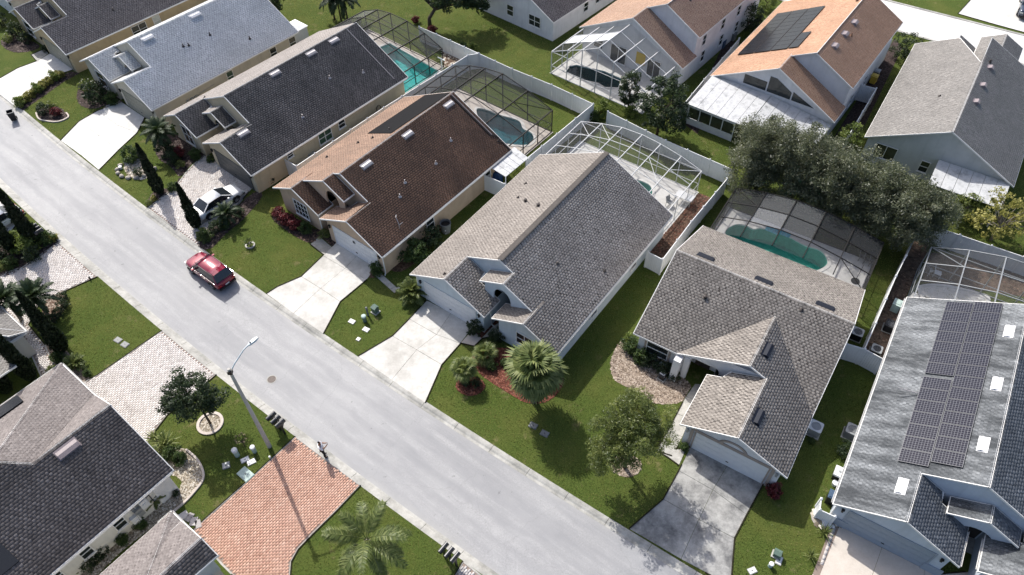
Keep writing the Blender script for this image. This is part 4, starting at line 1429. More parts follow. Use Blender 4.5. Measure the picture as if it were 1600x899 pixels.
def std_house(label, org, azd, shift, W, D, gl, gw, aw, lw, mirror, mats, wall, trim, door, sl=0.511, entry=(7.4, 4.5, 2.2), ef=2.05, wins=(), tabs={}, arch=(0.85, 2.25, 0.75), doorw=4.9, surround=None, garage_sur=None, copl=True, ac=None):
    """front-gabled house: garage wing (a 0..gw), recessed arched entry, bedroom wing (a aw..W), main gable behind"""
    h = house_at('house', label, org, azd, shift)
    X = (lambda a: W - a) if mirror else (lambda a: a)
    mp = lambda pts: [(X(a), l) for a, l in pts]

    def plane(z0, ga):          # z = z0 + ga*a in standard form
        return (z0 + ga * W, -ga, 0.0) if mirror else (z0, ga, 0.0)
    zE = 2.6
    zR = zE + sl * W / 2
    mL, mR = mats                # roof material of the a=0 side slopes and of the a=W side slopes
    if mirror:
        mL, mR = mR, mL
    cl_ = plane(zE, sl)
    cr_ = plane(zE + sl * W, -sl)
    ar = (aw + W) / 2
    zg = zE + sl * gw / 2
    zw = zE + sl * (W - ar)
    slope(h, mp([(0, 0), (gw / 2, 0), (gw / 2, gl), (W / 2, gl), (W / 2, D), (0, D)]), cl_, mL, trim, **tabs)
    ea, ez, eh = entry
    if copl:
        ez = zE + sl * (W - ea)
        slope(h, mp([(W, lw), (W, D), (W / 2, D), (W / 2, gl), (ea, gl), (ea, ef), (ar, ef), (ar, lw)]), cr_, mR, trim, **tabs)
    else:
        slope(h, mp([(W, lw), (W, D), (W / 2, D), (W / 2, gl), (ar, gl), (ar, lw)]), cr_, mR, trim, **tabs)
    slope(h, mp([(gw / 2, 0), (gw, 0), (gw, ef + 0.4), (5.2, ef + 0.4), (5.2, gl), (gw / 2, gl)]), plane(zE + sl * gw, -sl), mR, trim, **tabs)
    slope(h, mp([(aw, lw), (ar, lw), (ar, ef + 0.4 if copl else gl), (9.8, ef + 0.4 if copl else gl), (9.8, ef + 0.4), (aw, ef + 0.4)] if not copl else [(aw, lw), (ar, lw), (ar, ef + 0.4), (aw, ef + 0.4)]), plane(zE - sl * aw, sl), mL, trim, **tabs)
    slope(h, mp([(ea - eh, ef), (ea, ef), (ea, gl), (ea - eh, gl)]), plane(ez - 0.5 * ea, 0.5), mL, trim, **tabs)
    if not copl:
        slope(h, mp([(ea, ef), (ea + eh, ef), (ea + eh, gl), (ea, gl)]), plane(ez + 0.5 * ea, -0.5), mR, trim, **tabs)
    ridge(h, (X(W / 2), gl, zR), (X(W / 2), D, zR), mL)
    ridge(h, (X(gw / 2), 0, zg), (X(gw / 2), gl, zg), mL)
    ridge(h, (X(ar), lw, zw), (X(ar), gl, zw), mL)
    ridge(h, (X(ea), ef, ez), (X(ea), gl, ez), mL)
    o = 0.35
    foot = [(o, o), (gw - o, o), (gw - o, 3.9), (aw + o, 3.9), (aw + o, lw + o), (W - o, lw + o), (W - o, D - 0.3), (o, D - 0.3)]
    walls(h, mp(foot), wall)
    footprint(h, mp([(0.2, 0.2), (gw - .2, .2), (gw - .2, 2), (aw + .2, 2), (aw + .2, lw + .2), (W - .2, lw + .2), (W - .2, D), (.2, D)]))
    zt = lambda a, e0, e1: zE + sl * min(a - e0, e1 - a) - 0.15
    gable(h, [(X(a), z) for a, z in ((o, 2.3), (gw - o, 2.3), (gw - o, zt(gw - o, 0, gw)), (gw / 2, zg - .15), (o, zt(o, 0, gw)))], o - 0.02, wall)
    gable(h, [(X(a), z) for a, z in ((aw + o, 2.3), (W - o, 2.3), (W - o, zt(W - o, aw, W)), (ar, zw - .15), (aw + o, zt(aw + o, aw, W)))], lw + o - 0.02, wall)
    gable(h, [(X(a), z) for a, z in ((1.5, 2.3), (W - 1.5, 2.3), (W - 1.5, zt(W - 1.5, 0, W)), (W / 2, zR - .15), (1.5, zt(1.5, 0, W)))], gl + 0.12, wall)
    gable(h, [(X(a), z) for a, z in ((o, 2.3), (W - o, 2.3), (W - o, zt(W - o, 0, W)), (W / 2, zR - .15), (o, zt(o, 0, W)))], D - 0.28, wall, 'B')
    zent = lambda a: ez - (sl if copl and a > ea else 0.5) * abs(a - ea) - 0.16
    ahw, azs, arise = arch
    # arched front between the two wings
    mb_a0, mb_a1 = ea - eh + 0.25, (ar - 0.1 if copl else ea + eh - 0.25)
    aw_o = arch_wall(h, mb_a0, mb_a1, zent, ef + 0.22, ac or (gw + aw) / 2, ahw, azs, arise, wall, zb=2.0)
    if mirror:
        me = aw_o.data
        for v in me.vertices:
            v.co.x = W - v.co.x
    mb = MB()
    d0, d1 = sorted((X(gw - o), X(aw + o)))
    mb.box(d0 + 0.1, 3.86, 0.02, d1 - 0.1, 3.89, 2.1)
    obj('front_door', mb, 'entry_dark', h)
    mb = MB()
    mb.box(d0, ef + 0.4, -0.02, d1, 3.88, 0.03)
    obj('entry_floor', mb, 'kerb_concrete', h)
    dc = (0.75 + doorw / 2 + (gw - 1.5 - doorw) / 2 + 0.0)
    garage_door(h, X(gw / 2), o - 0.03, doorw, door, surround=garage_sur)
    for s_ in (-1, 1):
        mb = MB()
        lx = X(gw / 2) + s_ * (doorw / 2 + 0.42)
        mb.box(lx - 0.06, o - 0.16, 1.75, lx + 0.06, o - 0.03, 2.02)
        mb.box(lx - 0.09, o - 0.20, 2.02, lx + 0.09, o - 0.03, 2.05)
        obj('wall_lantern', mb, 'black_plastic', h)
    for (face, a, l, z, wd, ht, kw) in wins:
        window(h, face, a, l, z, wd, ht, **kw)
    return h, cl_ if not mirror else cl_, cr_, X


def hose(house, pts, mat='black_plastic', r=0.03, name='hose'):
    mb = MB()
    mb.tube(pts, r, 6)
    return obj(name, mb, mat, house)


o_ = 0.35
# H5 taupe roof, pale blue walls (garage on the left)
h5, cL5, cR5, X5 = std_house('pale blue house with taupe shingle roof and clipped ball bush at its garage', H5O, 36.4, 0, 13.3, 17.55, 2.75, 7.15, 7.7, 0.25, False, ('sh_taupe', 'sh_duo'), 'st_blue', 'trim_white', 'door_white', entry=(7.87, 0, 2.15), ef=1.5, arch=(0.78, 3.2, 1.0), ac=7.55,
                             tabs=dict(th=(0.010, 0.024), con=0.21), wins=(('F', 10.4, 0.58, 0.9, 1.5, 1.3, dict(n=2)), ('R', 12.97, 6.0, 0.9, 0.9, 1.2, {}), ('R', 12.97, 12.0, 0.9, 0.9, 1.2, {})))
mb = MB()
mb.box(-0.17, 0, 0, 0.17, 14.8, 0.035)
mb.box(-0.22, 0, -0.05, -0.17, 14.8, 0.02)
mb.box(0.17, 0, -0.05, 0.22, 14.8, 0.02)
obj('ridge_vent', mb, 'sh_taupe', h5, (6.65, 2.75, 6.0 + 0.025))
gutter(h5, (13.36, 0.3, 2.44), (13.36, 17.5, 2.44))
downspout(h5, 6.8, 1.2, (1, 0))
downspout(h5, 0.35, 0.35, (-0.5, -0.5))
for a, l in ((2.57, 10.7), (1.85, 12.8)):
    pipe_vent(h5, cL5, a, l, 'entry_dark', 0.2, 0.03)
for a, l in ((3.64, 10.18), (5.26, 9.61)):
    cap_vent(h5, cL5, a, l, 'entry_dark')
pipe_vent(h5, cL5, 3.2, 0.5, 'entry_dark', 0.25, 0.04)
pipe_vent(h5, cR5, 9.5, 6.0, 'sh_duo', 0.15, 0.05)
pipe_vent(h5, cR5, 12.2, 8.5, 'sh_duo', 0.15, 0.05)
# H4 brown roof
h4, cL4, cR4, X4 = std_house('tan house with rusty brown shingle roof and black solar mat on its ridge', H4O, 38.1, -6.05, 13.15, 16.6, 2.6, 7.1, 7.55, 0.2, True, ('sh_brown', 'sh_brown_dark'), 'st_peach', 'trim_white', 'door_white', tabs=dict(con=0.24), entry=(7.42, 0, 2.1), ef=1.45, arch=(0.75, 3.4, 0.95), ac=7.1,
                             wins=(('F', 2.9, 0.50, 0.6, 1.7, 1.7, dict(n=1, mid=False, grid=(4, 3))), ('R', 12.82, 5.9, 0.8, 0.95, 1.3, {}), ('R', 12.82, 13.6, 1.4, 0.8, 0.5, dict(mid=False))))
gutter(h4, (13.21, 0.1, 2.44), (13.21, 16.5, 2.44))
downspout(h4, 12.8, 0.34, (0.3, -0.6))
downspout(h4, 5.25, 0.5, (0.3, -0.6))
for l in (4.9, 9.85, 15.2):
    roof_vent(h4, (2.6 + .511 * 13.15, -.511, 0), 7.25, l, 'vent_silver')
cR = (2.6 + .511 * 13.15, -.511, 0.0)
cL = (2.6, .511, 0.0)
for a, l in ((10.6, 5.0), (10.0, 6.3), (10.3, 9.8), (9.6, 12.6)):
    pipe_vent(h4, cR, a, l, 'vent_silver', 0.3, 0.045)
for a, l in ((3.2, 7.6), (4.3, 8.4), (5.0, 9.8), (1.6, 5.2)):
    pipe_vent(h4, cL, a, l, 'entry_dark', 0.22, 0.05)
# roof antenna on the right slope
mb = MB()
mb.tube([(0, 0, 0), (0, 0, 0.5), (-0.35, 0.1, 0.95), (-0.5, 0.3, 1.0)], 0.03, 6)
mb.tube([(0, 0, 0.35), (0.2, 0.25, 0.6)], 0.03, 6)
obj('roof_mast', mb, 'vent_silver', h4, on_plane(cR, 12.4, 2.9))
# black pool heating mat and its pipe
mb = MB()
q = [(2.67, 9.25), (6.05, 9.05), (6.45, 16.4), (3.1, 16.4)]
nn = len(q)
mb.add([on_plane(cL, a, l, 0.07) for a, l in q] + [on_plane(cL, a, l, 0.03) for a, l in q], [tuple(range(nn))] + [(i, nn + i, nn + (i + 1) % nn, (i + 1) % nn) for i in range(nn)])
obj('solar_mat', mb, 'rubber_mat', h4)
hose(h4, [on_plane(cR, 6.7, 16.0, .08), on_plane(cR, 11.3, 16.0, .08)], r=0.045, name='heater_pipe')
hose(h4, [on_plane(cR, 6.7, 16.2, .08), on_plane(cR, 11.3, 16.2, .08)], 'vent_silver', r=0.03, name='heater_pipe')
hose(h4, [on_plane(cR, 11.3, 16.1, .08), on_plane(cR, 11.6, 16.5, .08), on_plane(cR, 11.9, 16.5, .08), on_plane(cR, 12.0, 16.1, .08), on_plane(cR, 12.3, 16.4, .08), on_plane(cR, 13.1, 16.4, .08)], r=0.045, name='heater_pipe')
def digit(ch, x, z, s_):
    seg = {'8': 'abcdefg', '5': 'afgcd'}[ch]
    box_ = {'a': (0, 2, 1, 2.2), 'd': (0, 0, 1, .2), 'g': (0, 1, 1, 1.2), 'f': (0, 1.1, .2, 2.1), 'b': (.8, 1.1, 1, 2.1), 'e': (0, .1, .2, 1.1), 'c': (.8, .1, 1, 1.1)}
    mb = MB()
    for q_ in seg:
        a0, z0, a1, z1 = box_[q_]
        mb.box(x + a0 * s_, 0.27, z + z0 * s_, x + a1 * s_, 0.30, z + z1 * s_)
    obj('house_number', mb, 'black_plastic', h4)


digit('8', 9.42, 1.62, 0.11)
digit('5', 9.58, 1.62, 0.11)
# H3 black roof
h3, _, _, X3 = std_house('buff house with soot-black shingle roof beside the turquoise pool', H3O, 40.0, -6.35, 13.42, 19.3, 3.3, 7.07, 8.2, 0.1, True, ('sh_char', 'sh_char_dark'), 'st_buff', 'trim_white', 'door_dark', tabs=dict(con=0.24), entry=(7.87, 4.4, 1.7), ef=2.1, copl=False, arch=(0.7, 2.6, 0.85),
                         wins=(('F', 2.8, 0.42, 0.5, 1.5, 1.9, dict(n=1, grid=(2, 2))), ('R', 13.09, 8.5, 0.9, 1.6, 1.3, dict(n=2, glass='green_glass')), ('R', 13.09, 10.6, 1.3, 0.85, 0.9, {}), ('R', 13.09, 4.4, 1.6, 0.7, 0.6, {})))
cR = (2.6 + .511 * 13.42, -.511, 0.0)
cL = (2.6, .511, 0.0)
gutter(h3, (13.48, 0.1, 2.44), (13.48, 19.2, 2.44))
downspout(h3, 5.2, 0.4, (0.3, -0.6), 'st_buff')
for l in (8.65, 13.0, 15.9):
    roof_vent(h3, cR, 7.2, l, 'vent_silver')
roof_vent(h3, cR, 10.25, 2.2, 'vent_silver')
for a, l in ((9.9, 12.6), (11.0, 15.8), (11.6, 7.6)):
    pipe_vent(h3, cR, a, l, 'vent_silver', 0.3, 0.045)
hose(h3, [on_plane(cR, 6.9, 17.9, .07), on_plane(cR, 13.0, 17.9, .07)], 'vent_silver', r=0.035, name='heater_pipe')
pipe_vent(h3, cL, 2.4, 3.5, 'entry_dark', 0.2, 0.04)
# H2 pearl roof
h2, _, _, X2 = std_house('buff house with pale blue-grey shingle roof and skylight vents', (-39.81, 63.41), 39.8, -6.1, 13.2, 18.0, 3.0, 7.1, 7.6, 0.1, True, ('sh_pearl', 'sh_pearl'), 'st_stone', 'trim_white', 'door_olive', entry=(7.7, 4.45, 1.75), ef=2.0, copl=False, arch=(0.7, 2.6, 0.85),
                         wins=(('F', 2.8, 0.42, 0.6, 1.5, 1.7, {}), ('R', 12.87, 9.0, 0.9, 0.8, 1.3, dict(glass='green_glass')), ('R', 12.87, 14.6, 0.9, 0.9, 1.3, {}), ('R', 12.87, 17.2, 0.9, 0.9, 1.3, {})))
cR = (2.6 + .511 * 13.2, -.511, 0.0)
for l in (4.8, 10.35):
    roof_vent(h2, cR, 7.2, l, 'vent_white', 1.15, 0.45, 0.2)
for a, l in ((9.5, 7.5), (9.35, 7.0), (9.5, 10.05), (11.6, 13.1)):
    pipe_vent(h2, cR, a, l, 'entry_dark', 0.32, 0.05)
hose(h2, [(12.93, 4.2, 0.9), (12.95, 5.4, 1.5), (12.93, 7.0, 1.6), (12.93, 7.6, 0.9)], 'st_stone', 0.03, 'conduit')
for k in range(3):
    mb = MB()
    mb.box(0, 0, 0, 0.12, 0.35, 0.5)
    obj('meter_box', mb, 'grey_metal', h2, (12.86, 3.6 + k * 0.5, 1.0))
# H1 umber roof
h1, _, _, X1 = std_house('tan house with dark umber shingle roof in the far top corner', (-51.63, 73.18), 40.5, -6.1, 13.0, 18.0, 3.0, 6.9, 7.5, 0.3, True, ('sh_umber', 'sh_umber'), 'st_tan', 'trim_white', 'door_olive', entry=(7.7, 4.45, 1.75), ef=2.0, copl=False, arch=(0.7, 2.6, 0.85),
                         wins=(('F', 2.8, 0.62, 0.6, 1.6, 1.7, {}), ('R', 12.67, 8.4, 0.8, 1.8, 1.35, dict(n=2)), ('R', 12.67, 10.6, 1.0, 0.9, 1.2, dict(glass='blind_glass'))))
pipe_vent(h1, (2.6 + .511 * 13.0, -.511, 0.0), 10.9, 7.2, 'entry_dark', 0.3, 0.05)
h0, _, _, X0 = std_house('grey-roofed house cut off by the top left corner', LOC((-51.63, 73.18), 40.5, -15.6, 1.5), 42.0, -6.1, 13.0, 18.0, 3.0, 6.9, 7.5, 0.3, True, ('sh_grey', 'sh_grey'), 'st_cream', 'trim_white', 'door_white', entry=(7.7, 4.45, 1.75), ef=2.0, copl=False, arch=(0.7, 2.6, 0.85))
# H7 slate roof with the solar array
h7, cL7, cR7, X7 = std_house('grey-blue house with weathered slate shingles and a large solar array', H7O, 32.3, 0, 13.3, 19.0, 3.5, 7.15, 8.15, 0.3, False, ('sh_slate', 'sh_slate_dark'), 'st_greyblue', 'trim_white', 'door_blue', entry=(7.57, 4.5, 1.9), ef=2.35, copl=False, arch=(0.95, 2.2, 0.85),
                             tabs=dict(th=(0.014, 0.034), tab=0.27, con=0.13), wins=(('F', 10.7, 0.62, 0.9, 1.6, 1.3, dict(n=2)),))
gutter(h7, (-0.07, 0.1, 2.44), (-0.07, 18.9, 2.44), 'trim_white', 0.15)
gutter(h7, (7.22, 0.1, 2.44), (7.22, 2.5, 2.44), 'trim_white', 0.15)
gutter(h7, (8.09, 0.4, 2.44), (8.09, 2.5, 2.44), 'trim_white', 0.15)
downspout(h7, 0.33, 0.36, (-0.5, -0.4))
for k in range(7):
    solar(h7, cL7, 3.10, 4.47 + k * 1.03, 1.68, 1.02)
    solar(h7, cL7, 3.10, 12.0 + k * 1.03, 1.68, 1.02)
for k in range(14):
    solar(h7, cL7, 4.62, 4.88 + k * 1.036, 1.68, 1.02)
for a, l in ((5.97, 6.4), (5.95, 11.35), (5.95, 16.2), (2.86, 2.25)):
    roof_vent(h7, cL7, a, l, 'vent_white', 1.05, 0.42, 0.09)
mb = MB()
mb.tube([(0, 0, 0.05), (0.0, 0, 0.12), (-1.2, -0.25, 0.1)], 0.035, 6)
obj('vent_pipe', mb, 'vent_silver', h7, on_plane(cL7, 2.3, 9.6))
for (a, l) in ((1.0, 0.30), (6.6, 0.30)):
    mb = MB()
    mb.box(a - 0.66, l - 0.05, 0, a + 0.42, l + 0.05, 0.75)
    obj('pillar_base', mb, 'door_blue', h7)

# H6: main roof runs along the street, garage gable forward
SL6 = 0.45
h6 = house_at('house', 'white house with two-tone grey shingles and taupe garage arch', H6O, 32.5)
zr6 = 2.6 + SL6 * 6.4
T6 = dict(th=(0.009, 0.022), con=0.22, tab=0.28)
slope(h6, [(-5.95, 5.1), (-2.6, 5.1), (2.2, 9.9), (7.0, 5.1), (7.0, 11.5), (-5.95, 11.5)], (2.6 - SL6 * 5.1, 0, SL6), 'sh_ash', **T6)
slope(h6, [(-5.95, 11.5), (7.0, 11.5), (7.0, 17.9), (-5.95, 17.9)], (2.6 + SL6 * 17.9, 0, -SL6), 'sh_ash', **T6)
slope(h6, [(-2.6, 5.1), (2.2, 5.1), (2.2, 9.9)], (2.6 + SL6 * 2.6, SL6, 0), 'sh_ash', **T6)
slope(h6, [(7.0, 0), (7.0, 5.1), (2.2, 9.9), (2.2, 5.1), (3.45, 5.1), (3.45, 0)], (2.6 + SL6 * 7, -SL6, 0), 'sh_ash', **T6)
slope(h6, [(-0.1, 0), (3.45, 0), (3.45, 5.1), (1.2, 5.1), (0.9, 4.5), (-0.1, 4.5)], (2.6 + SL6 * 0.1, SL6, 0), 'sh_ash', **T6)
ridge(h6, (-5.95, 11.5, zr6), (7.0, 11.5, zr6), 'sh_ash')
ridge(h6, (3.45, 0, 2.6 + SL6 * 3.55), (3.45, 5.1, 2.6 + SL6 * 3.55), 'sh_ash')
ridge(h6, (2.2, 5.1, 2.6 + SL6 * 4.8), (2.2, 9.9, 2.6 + SL6 * 4.8), 'sh_ash')
foot = [(0.25, 0.35), (6.65, 0.35), (6.65, 17.6), (-5.6, 17.6), (-5.6, 5.45), (-2.5, 5.45), (-2.5, 6.9), (0.25, 6.9)]
walls(h6, foot, 'st_white')
footprint(h6, [(0, 0.2), (6.9, 0.2), (6.9, 17.8), (-5.8, 17.8), (-5.8, 5.2), (-2, 5.2), (-2, 4.6), (0, 4.6)])
gable(h6, [(0.25, 2.3), (6.65, 2.3), (6.65, 2.6), (3.45, 2.6 + SL6 * 3.55 - .15), (0.25, 2.6)], 0.33, 'st_white')
arch_wall(h6, -2.4, 3.4, lambda a: 2.6 + SL6 * min(a + 2.6, 7 - a) - 0.16, 5.28, -0.55, 1.05, 2.2, 0.75, 'st_white', 0.0)
gable(h6, [(-2.3, 2.3), (5.5, 2.3), (5.5, 2.6 + SL6 * 1.5 - .16), (2.2, 2.6 + SL6 * 4.8 - .16), (-2.3, 2.6)], 5.50, 'st_white', 'F')
for sx in (-1, 1):
    mb = MB()
    a_ = -5.62 if sx < 0 else 6.67
    mb.add([(a_, 5.6, 2.4), (a_, 17.4, 2.4), (a_, 11.5, zr6 - .17), (a_ - sx * .05, 5.6, 2.4), (a_ - sx * .05, 17.4, 2.4), (a_ - sx * .05, 11.5, zr6 - .17)], [(0, 1, 2), (3, 4, 5), (0, 3, 5, 2), (1, 4, 5, 2)])
    obj('gable_wall', mb, 'st_white', h6)
mb = MB()
mb.box(-2.6, 4.55, 0, -2.1, 5.2, 2.42)
obj('pillar', mb, 'st_white', h6)
mb = MB()
mb.box(-2.0, 5.2, 0, -1.65, 5.9, 2.42)
obj('pillar', mb, 'st_white', h6)
mb = MB()
mb.box(-1.5, 6.82, 0.02, -0.4, 6.88, 2.1)
obj('front_door', mb, 'entry_dark', h6)
garage_door(h6, 3.45, 0.30, 4.9, 'door_white', surround='trim_taupe')
# taupe half-round over the door
mb = MB()
for k in range(12):
    a0, a1 = math.pi * k / 12, math.pi * (k + 1) / 12
    vs_ = []
    for aa in (a0, a1):
        for r_ in (0.72, 0.92):
            for yy in (0.26, 0.34):
                vs_.append((3.45 + r_ * 1.05 * math.cos(aa), yy, 2.24 + r_ * 0.75 * math.sin(aa)))
    mb.add(vs_, [(0, 4, 6, 2), (2, 6, 7, 3), (0, 1, 5, 4)])
obj('door_arch_trim', mb, 'trim_taupe', h6)
mb = MB()
mb.box(0.62, 0.27, 2.2, 6.28, 0.33, 2.36)
obj('door_head_trim', mb, 'trim_taupe', h6)
for xx in (0.62, 6.08):
    mb = MB()
    mb.box(xx, 0.265, 0, xx + 0.2, 0.33, 2.199)
    obj('door_side_trim', mb, 'trim_taupe', h6)
for xx in (0.42, 6.46):
    mb = MB()
    mb.box(xx - 0.07, 0.18, 1.7, xx + 0.07, 0.33, 2.0)
    obj('wall_lantern', mb, 'grey_metal', h6)
window(h6, 'F', -4.1, 5.43, 0.75, 1.7, 1.35, n=1, surround='trim_taupe', sw=0.16)
c6b = (2.6 + SL6 * 17.9, 0, -SL6)
for a in (-3.95, 0.47, 4.88):
    roof_vent(h6, c6b, a, 12.3, 'vent_navy', 1.2, 0.4, 0.12)
c6r = (2.6 + SL6 * 7, -SL6, 0)
for a, l in ((4.03, 2.2), (2.75, 7.05)):
    roof_vent(h6, c6r, a, l, 'vent_navy', 1.1, 0.42, 0.14)
cap_vent(h6, (2.6 - SL6 * 5.1, 0, SL6), -2.6, 9.2, 'entry_dark')
pipe_vent(h6, (2.6 - SL6 * 5.1, 0, SL6), 3.6, 11.0, 'entry_dark', .2, .04)
for k, (l, z) in enumerate(((14.6, 1.2), (13.4, 1.0), (12.4, 1.3))):
    mb = MB()
    mb.box(0, -0.25, 0, 0.22, 0.25, 0.55)
    obj('meter_box', mb, 'white_metal' if k % 2 else 'grey_metal', h6, (6.65, l, z))

# ---------------- near side: hip roofs
def hip_house(label, org, azd, W, D, wing, mats, wall, rightW=None):
    """front eave along l=0 from a=-W to 0, house extends to -l; 'wing' = (ridge a, z, left foot a)"""
    h = house_at('house', label, org, azd)
    s = 0.5
    ra = -wing
    zr = 2.6 + s * wing
    hw = W / 2
    m1, m2 = mats
    T_ = dict(trim='trim_white', th=(0.008, 0.018), con=0.12)
    # left slope (faces -a), front hip, wing left slope, right slope
    slope(h, [(-W, 0), (-hw, -hw), (-hw, -D), (-W, -D)], (2.6 + s * W, s, 0), m1, **T_)
    lf = ra - (wing * 0.65)
    zl = 2.6
    k = (zr - 2.95) / (ra - lf)
    vy = -0.7
    slope(h, [(-W, 0), (lf, 0), (lf, vy), (ra, -wing), (-hw, -hw)] if hw > wing + 0.2 else [(-W, 0), (lf, 0), (lf, vy), (-hw, -hw)], (2.6, 0, -s), m1, **T_)
    slope(h, [(ra, 0.02), (ra, -wing), (lf, vy), (lf, 0.02)], (zr - k * ra, k, 0), m1, **T_)
    slope(h, [(0, 0), (0, -D), (-hw, -D), (-hw, -hw), (ra, -wing), (ra, 0)] if hw > wing + 0.2 else [(0, 0), (0, -D), (-hw, -D), (-hw, 0)], (2.6, -s, 0), m2, **T_)
    ridge(h, (-W, 0, 2.6), (-hw, -hw, 2.6 + s * hw), m1)
    ridge(h, (-hw, -hw, 2.6 + s * hw), (-hw, -D, 2.6 + s * hw), m2)
    ridge(h, (ra, 0, zr), (ra, -wing, zr), m2)
    if hw > wing + 0.2:
        ridge(h, (ra, -wing, zr), (-hw, -hw, 2.6 + s * hw), m2)
    walls(h, [(-W + .35, -.35), (-.35, -.35), (-.35, -D), (-W + .35, -D)], wall)
    footprint(h, [(-W + .2, -.2), (-.2, -.2), (-.2, -D), (-W + .2, -D)])
    gable(h, [(lf + .2, 2.3), (-.35, 2.3), (-.35, 2.6), (ra, zr - .17), (lf + .2, 2.8)], -0.33, wall, 'B')
    gutter(h, (0.07, -0.1, 2.44), (0.07, -D, 2.44), 'trim_white', 0.14)
    gutter(h, (-W, 0.07, 2.44), (lf - 0.1, 0.07, 2.44), 'trim_white', 0.14)
    gutter(h, (-W - 0.07, 0, 2.44), (-W - 0.07, -D, 2.44), 'trim_white', 0.14)
    return h


H8O, H9O = (-21.37, 21.38), (-17.02, 15.71)
h8 = hip_house('cream house with dark hipped shingle roof and mauve ridge vent', H8O, 38.6, 13.06, 22, 5.1, ('sh_mauve', 'sh_mauve_dark'), 'st_cream')
c8 = (2.6, -0.5, 0)
roof_vent(h8, c8, -4.55, -3.3, 'vent_mauve', 1.3, 0.55, 0.14).rotation_euler
for l in (-4.06, -6.31, -8.2):
    window(h8, 'R', -0.33, l, 0.95, 0.75, 1.1, frame='trim_white')
mb = MB()
q = [(-2.9, -8.85), (-1.5, -8.8), (-1.5, -12), (-2.9, -12)]
mb.add([on_plane(c8, a, l, 0.10) for a, l in q] + [on_plane(c8, a, l, 0.04) for a, l in q], [(0, 1, 2, 3), (0, 4, 5, 1), (1, 5, 6, 2), (2, 6, 7, 3), (3, 7, 4, 0)])
obj('solar_mat', mb, 'solar_black', h8)
c8l = (2.6 + 0.5 * 13.06, 0.5, 0)
for k in range(4):
    mb = MB()
    l0, l1 = -3.2 - k * 1.72, -4.88 - k * 1.72
    q = [(-12.75, l0), (-11.2, l0), (-11.2, l1), (-12.75, l1)]
    mb.add([on_plane(c8l, a, l, 0.13) for a, l in q] + [on_plane(c8l, a, l, 0.06) for a, l in q], [(0, 1, 2, 3), (0, 4, 5, 1), (1, 5, 6, 2), (2, 6, 7, 3), (3, 7, 4, 0)])
    obj('solar_panel', mb, 'solar_black', h8)
mb = MB()
mb.box(-0.36, -1.6, 0, -0.28, -0.36, 2.4)
obj('corner_panel', mb, 'trim_white', h8)
for k, (l, z, m_) in enumerate(((-2.9, 0.8, 'grey_metal'), (-3.3, 0.4, 'white_metal'), (-2.4, 1.2, 'white_metal'))):
    mb = MB()
    mb.box(0, -0.25, 0, 0.25, 0.25, 0.8)
    mb.box(0.25, -0.12, 0.2, 0.29, 0.12, 0.5)
    obj('meter_box', mb, m_, h8, (-0.34, l, z))
hose(h8, [(-0.28, -2.2, 2.2), (-0.28, -2.9, 2.2), (-0.28, -2.9, 1.2)], 'white_metal', 0.03, 'conduit')
hose(h8, [(-0.28, -1.9, 0.2), (-0.28, -1.9, 1.8), (-0.28, -3.2, 1.8)], 'black_plastic', 0.03, 'conduit')

h9 = house_at('house', 'house corner with mauve hip roof beside the red brick drive', H9O, 38.6)
T9 = dict(trim='trim_white', th=(0.008, 0.018), con=0.12)
s9 = 0.5
slope(h9, [(-4.67, 0), (1.5, -6.17), (1.5, -14), (-4.67, -14)], (2.6 + s9 * 4.67, s9, 0), 'sh_mauve', **T9)
slope(h9, [(-4.67, 0), (-3.4, 0), (-3.4, -0.82), (-0.75, -4.0), (1.5, -6.17)], (2.6, 0, -s9), 'sh_mauve', **T9)
slope(h9, [(-0.75, 0.02), (-0.75, -4.0), (-3.4, -0.82), (-3.4, 0.02)], (4.6 + 0.6 * 0.75, 0.6, 0), 'sh_mauve', **T9)
slope(h9, [(-0.75, 0.02), (0.45, 0.02), (0.3, -4.0), (-0.75, -5.0)], (4.6 - 0.5 * 0.75, -0.5, 0), 'sh_mauve_dark', **T9)
slope(h9, [(0.3, -0.9), (5.5, -0.9), (2.9, -3.5)], (2.6 - 0.5 * 0.9, 0, -0.5), 'sh_mauve', **T9)
slope(h9, [(0.3, -0.9), (2.9, -3.5), (2.9, -12), (0.3, -12)], (2.6 - 0.5 * 0.3, 0.5, 0), 'sh_mauve_dark', **T9)
slope(h9, [(5.5, -0.9), (5.5, -12), (2.9, -12), (2.9, -3.5)], (2.6 + 0.5 * 5.5, -0.5, 0), 'sh_mauve_dark', **T9)
ridge(h9, (-4.67, 0, 2.6), (1.5, -6.17, 2.6 + 3.08), 'sh_mauve')
ridge(h9, (-0.75, 0, 4.6), (-0.75, -4.0, 4.6), 'sh_mauve')
ridge(h9, (0.3, -0.9, 2.6), (2.9, -3.5, 3.9), 'sh_mauve')
walls(h9, [(-4.35, -.3), (-0.2, -.3), (-0.2, -1.2), (5.2, -1.2), (5.2, -14), (-4.35, -14)], 'st_cream')
footprint(h9, [(-4.5, -.1), (0, -.1), (0, -1), (5.4, -1), (5.4, -14), (-4.5, -14)])
gable(h9, [(-3.2, 2.3), (0.35, 2.3), (0.35, 3.85), (-0.75, 4.42), (-3.2, 2.9)], -0.28, 'st_cream', 'B')
mb = MB()
mb.add([(0.36, -0.3, 2.3), (0.25, -4.5, 2.3), (0.25, -4.5, 3.9), (0.36, -0.3, 3.9)], [(0, 1, 2, 3)])
obj('wing_wall', mb, 'st_cream', h9)
gutter(h9, (-4.67, 0.07, 2.44), (-2.4, 0.07, 2.44), 'trim_white', 0.13)
gutter(h9, (0.3, -0.83, 2.44), (5.5, -0.83, 2.44), 'trim_white', 0.13)
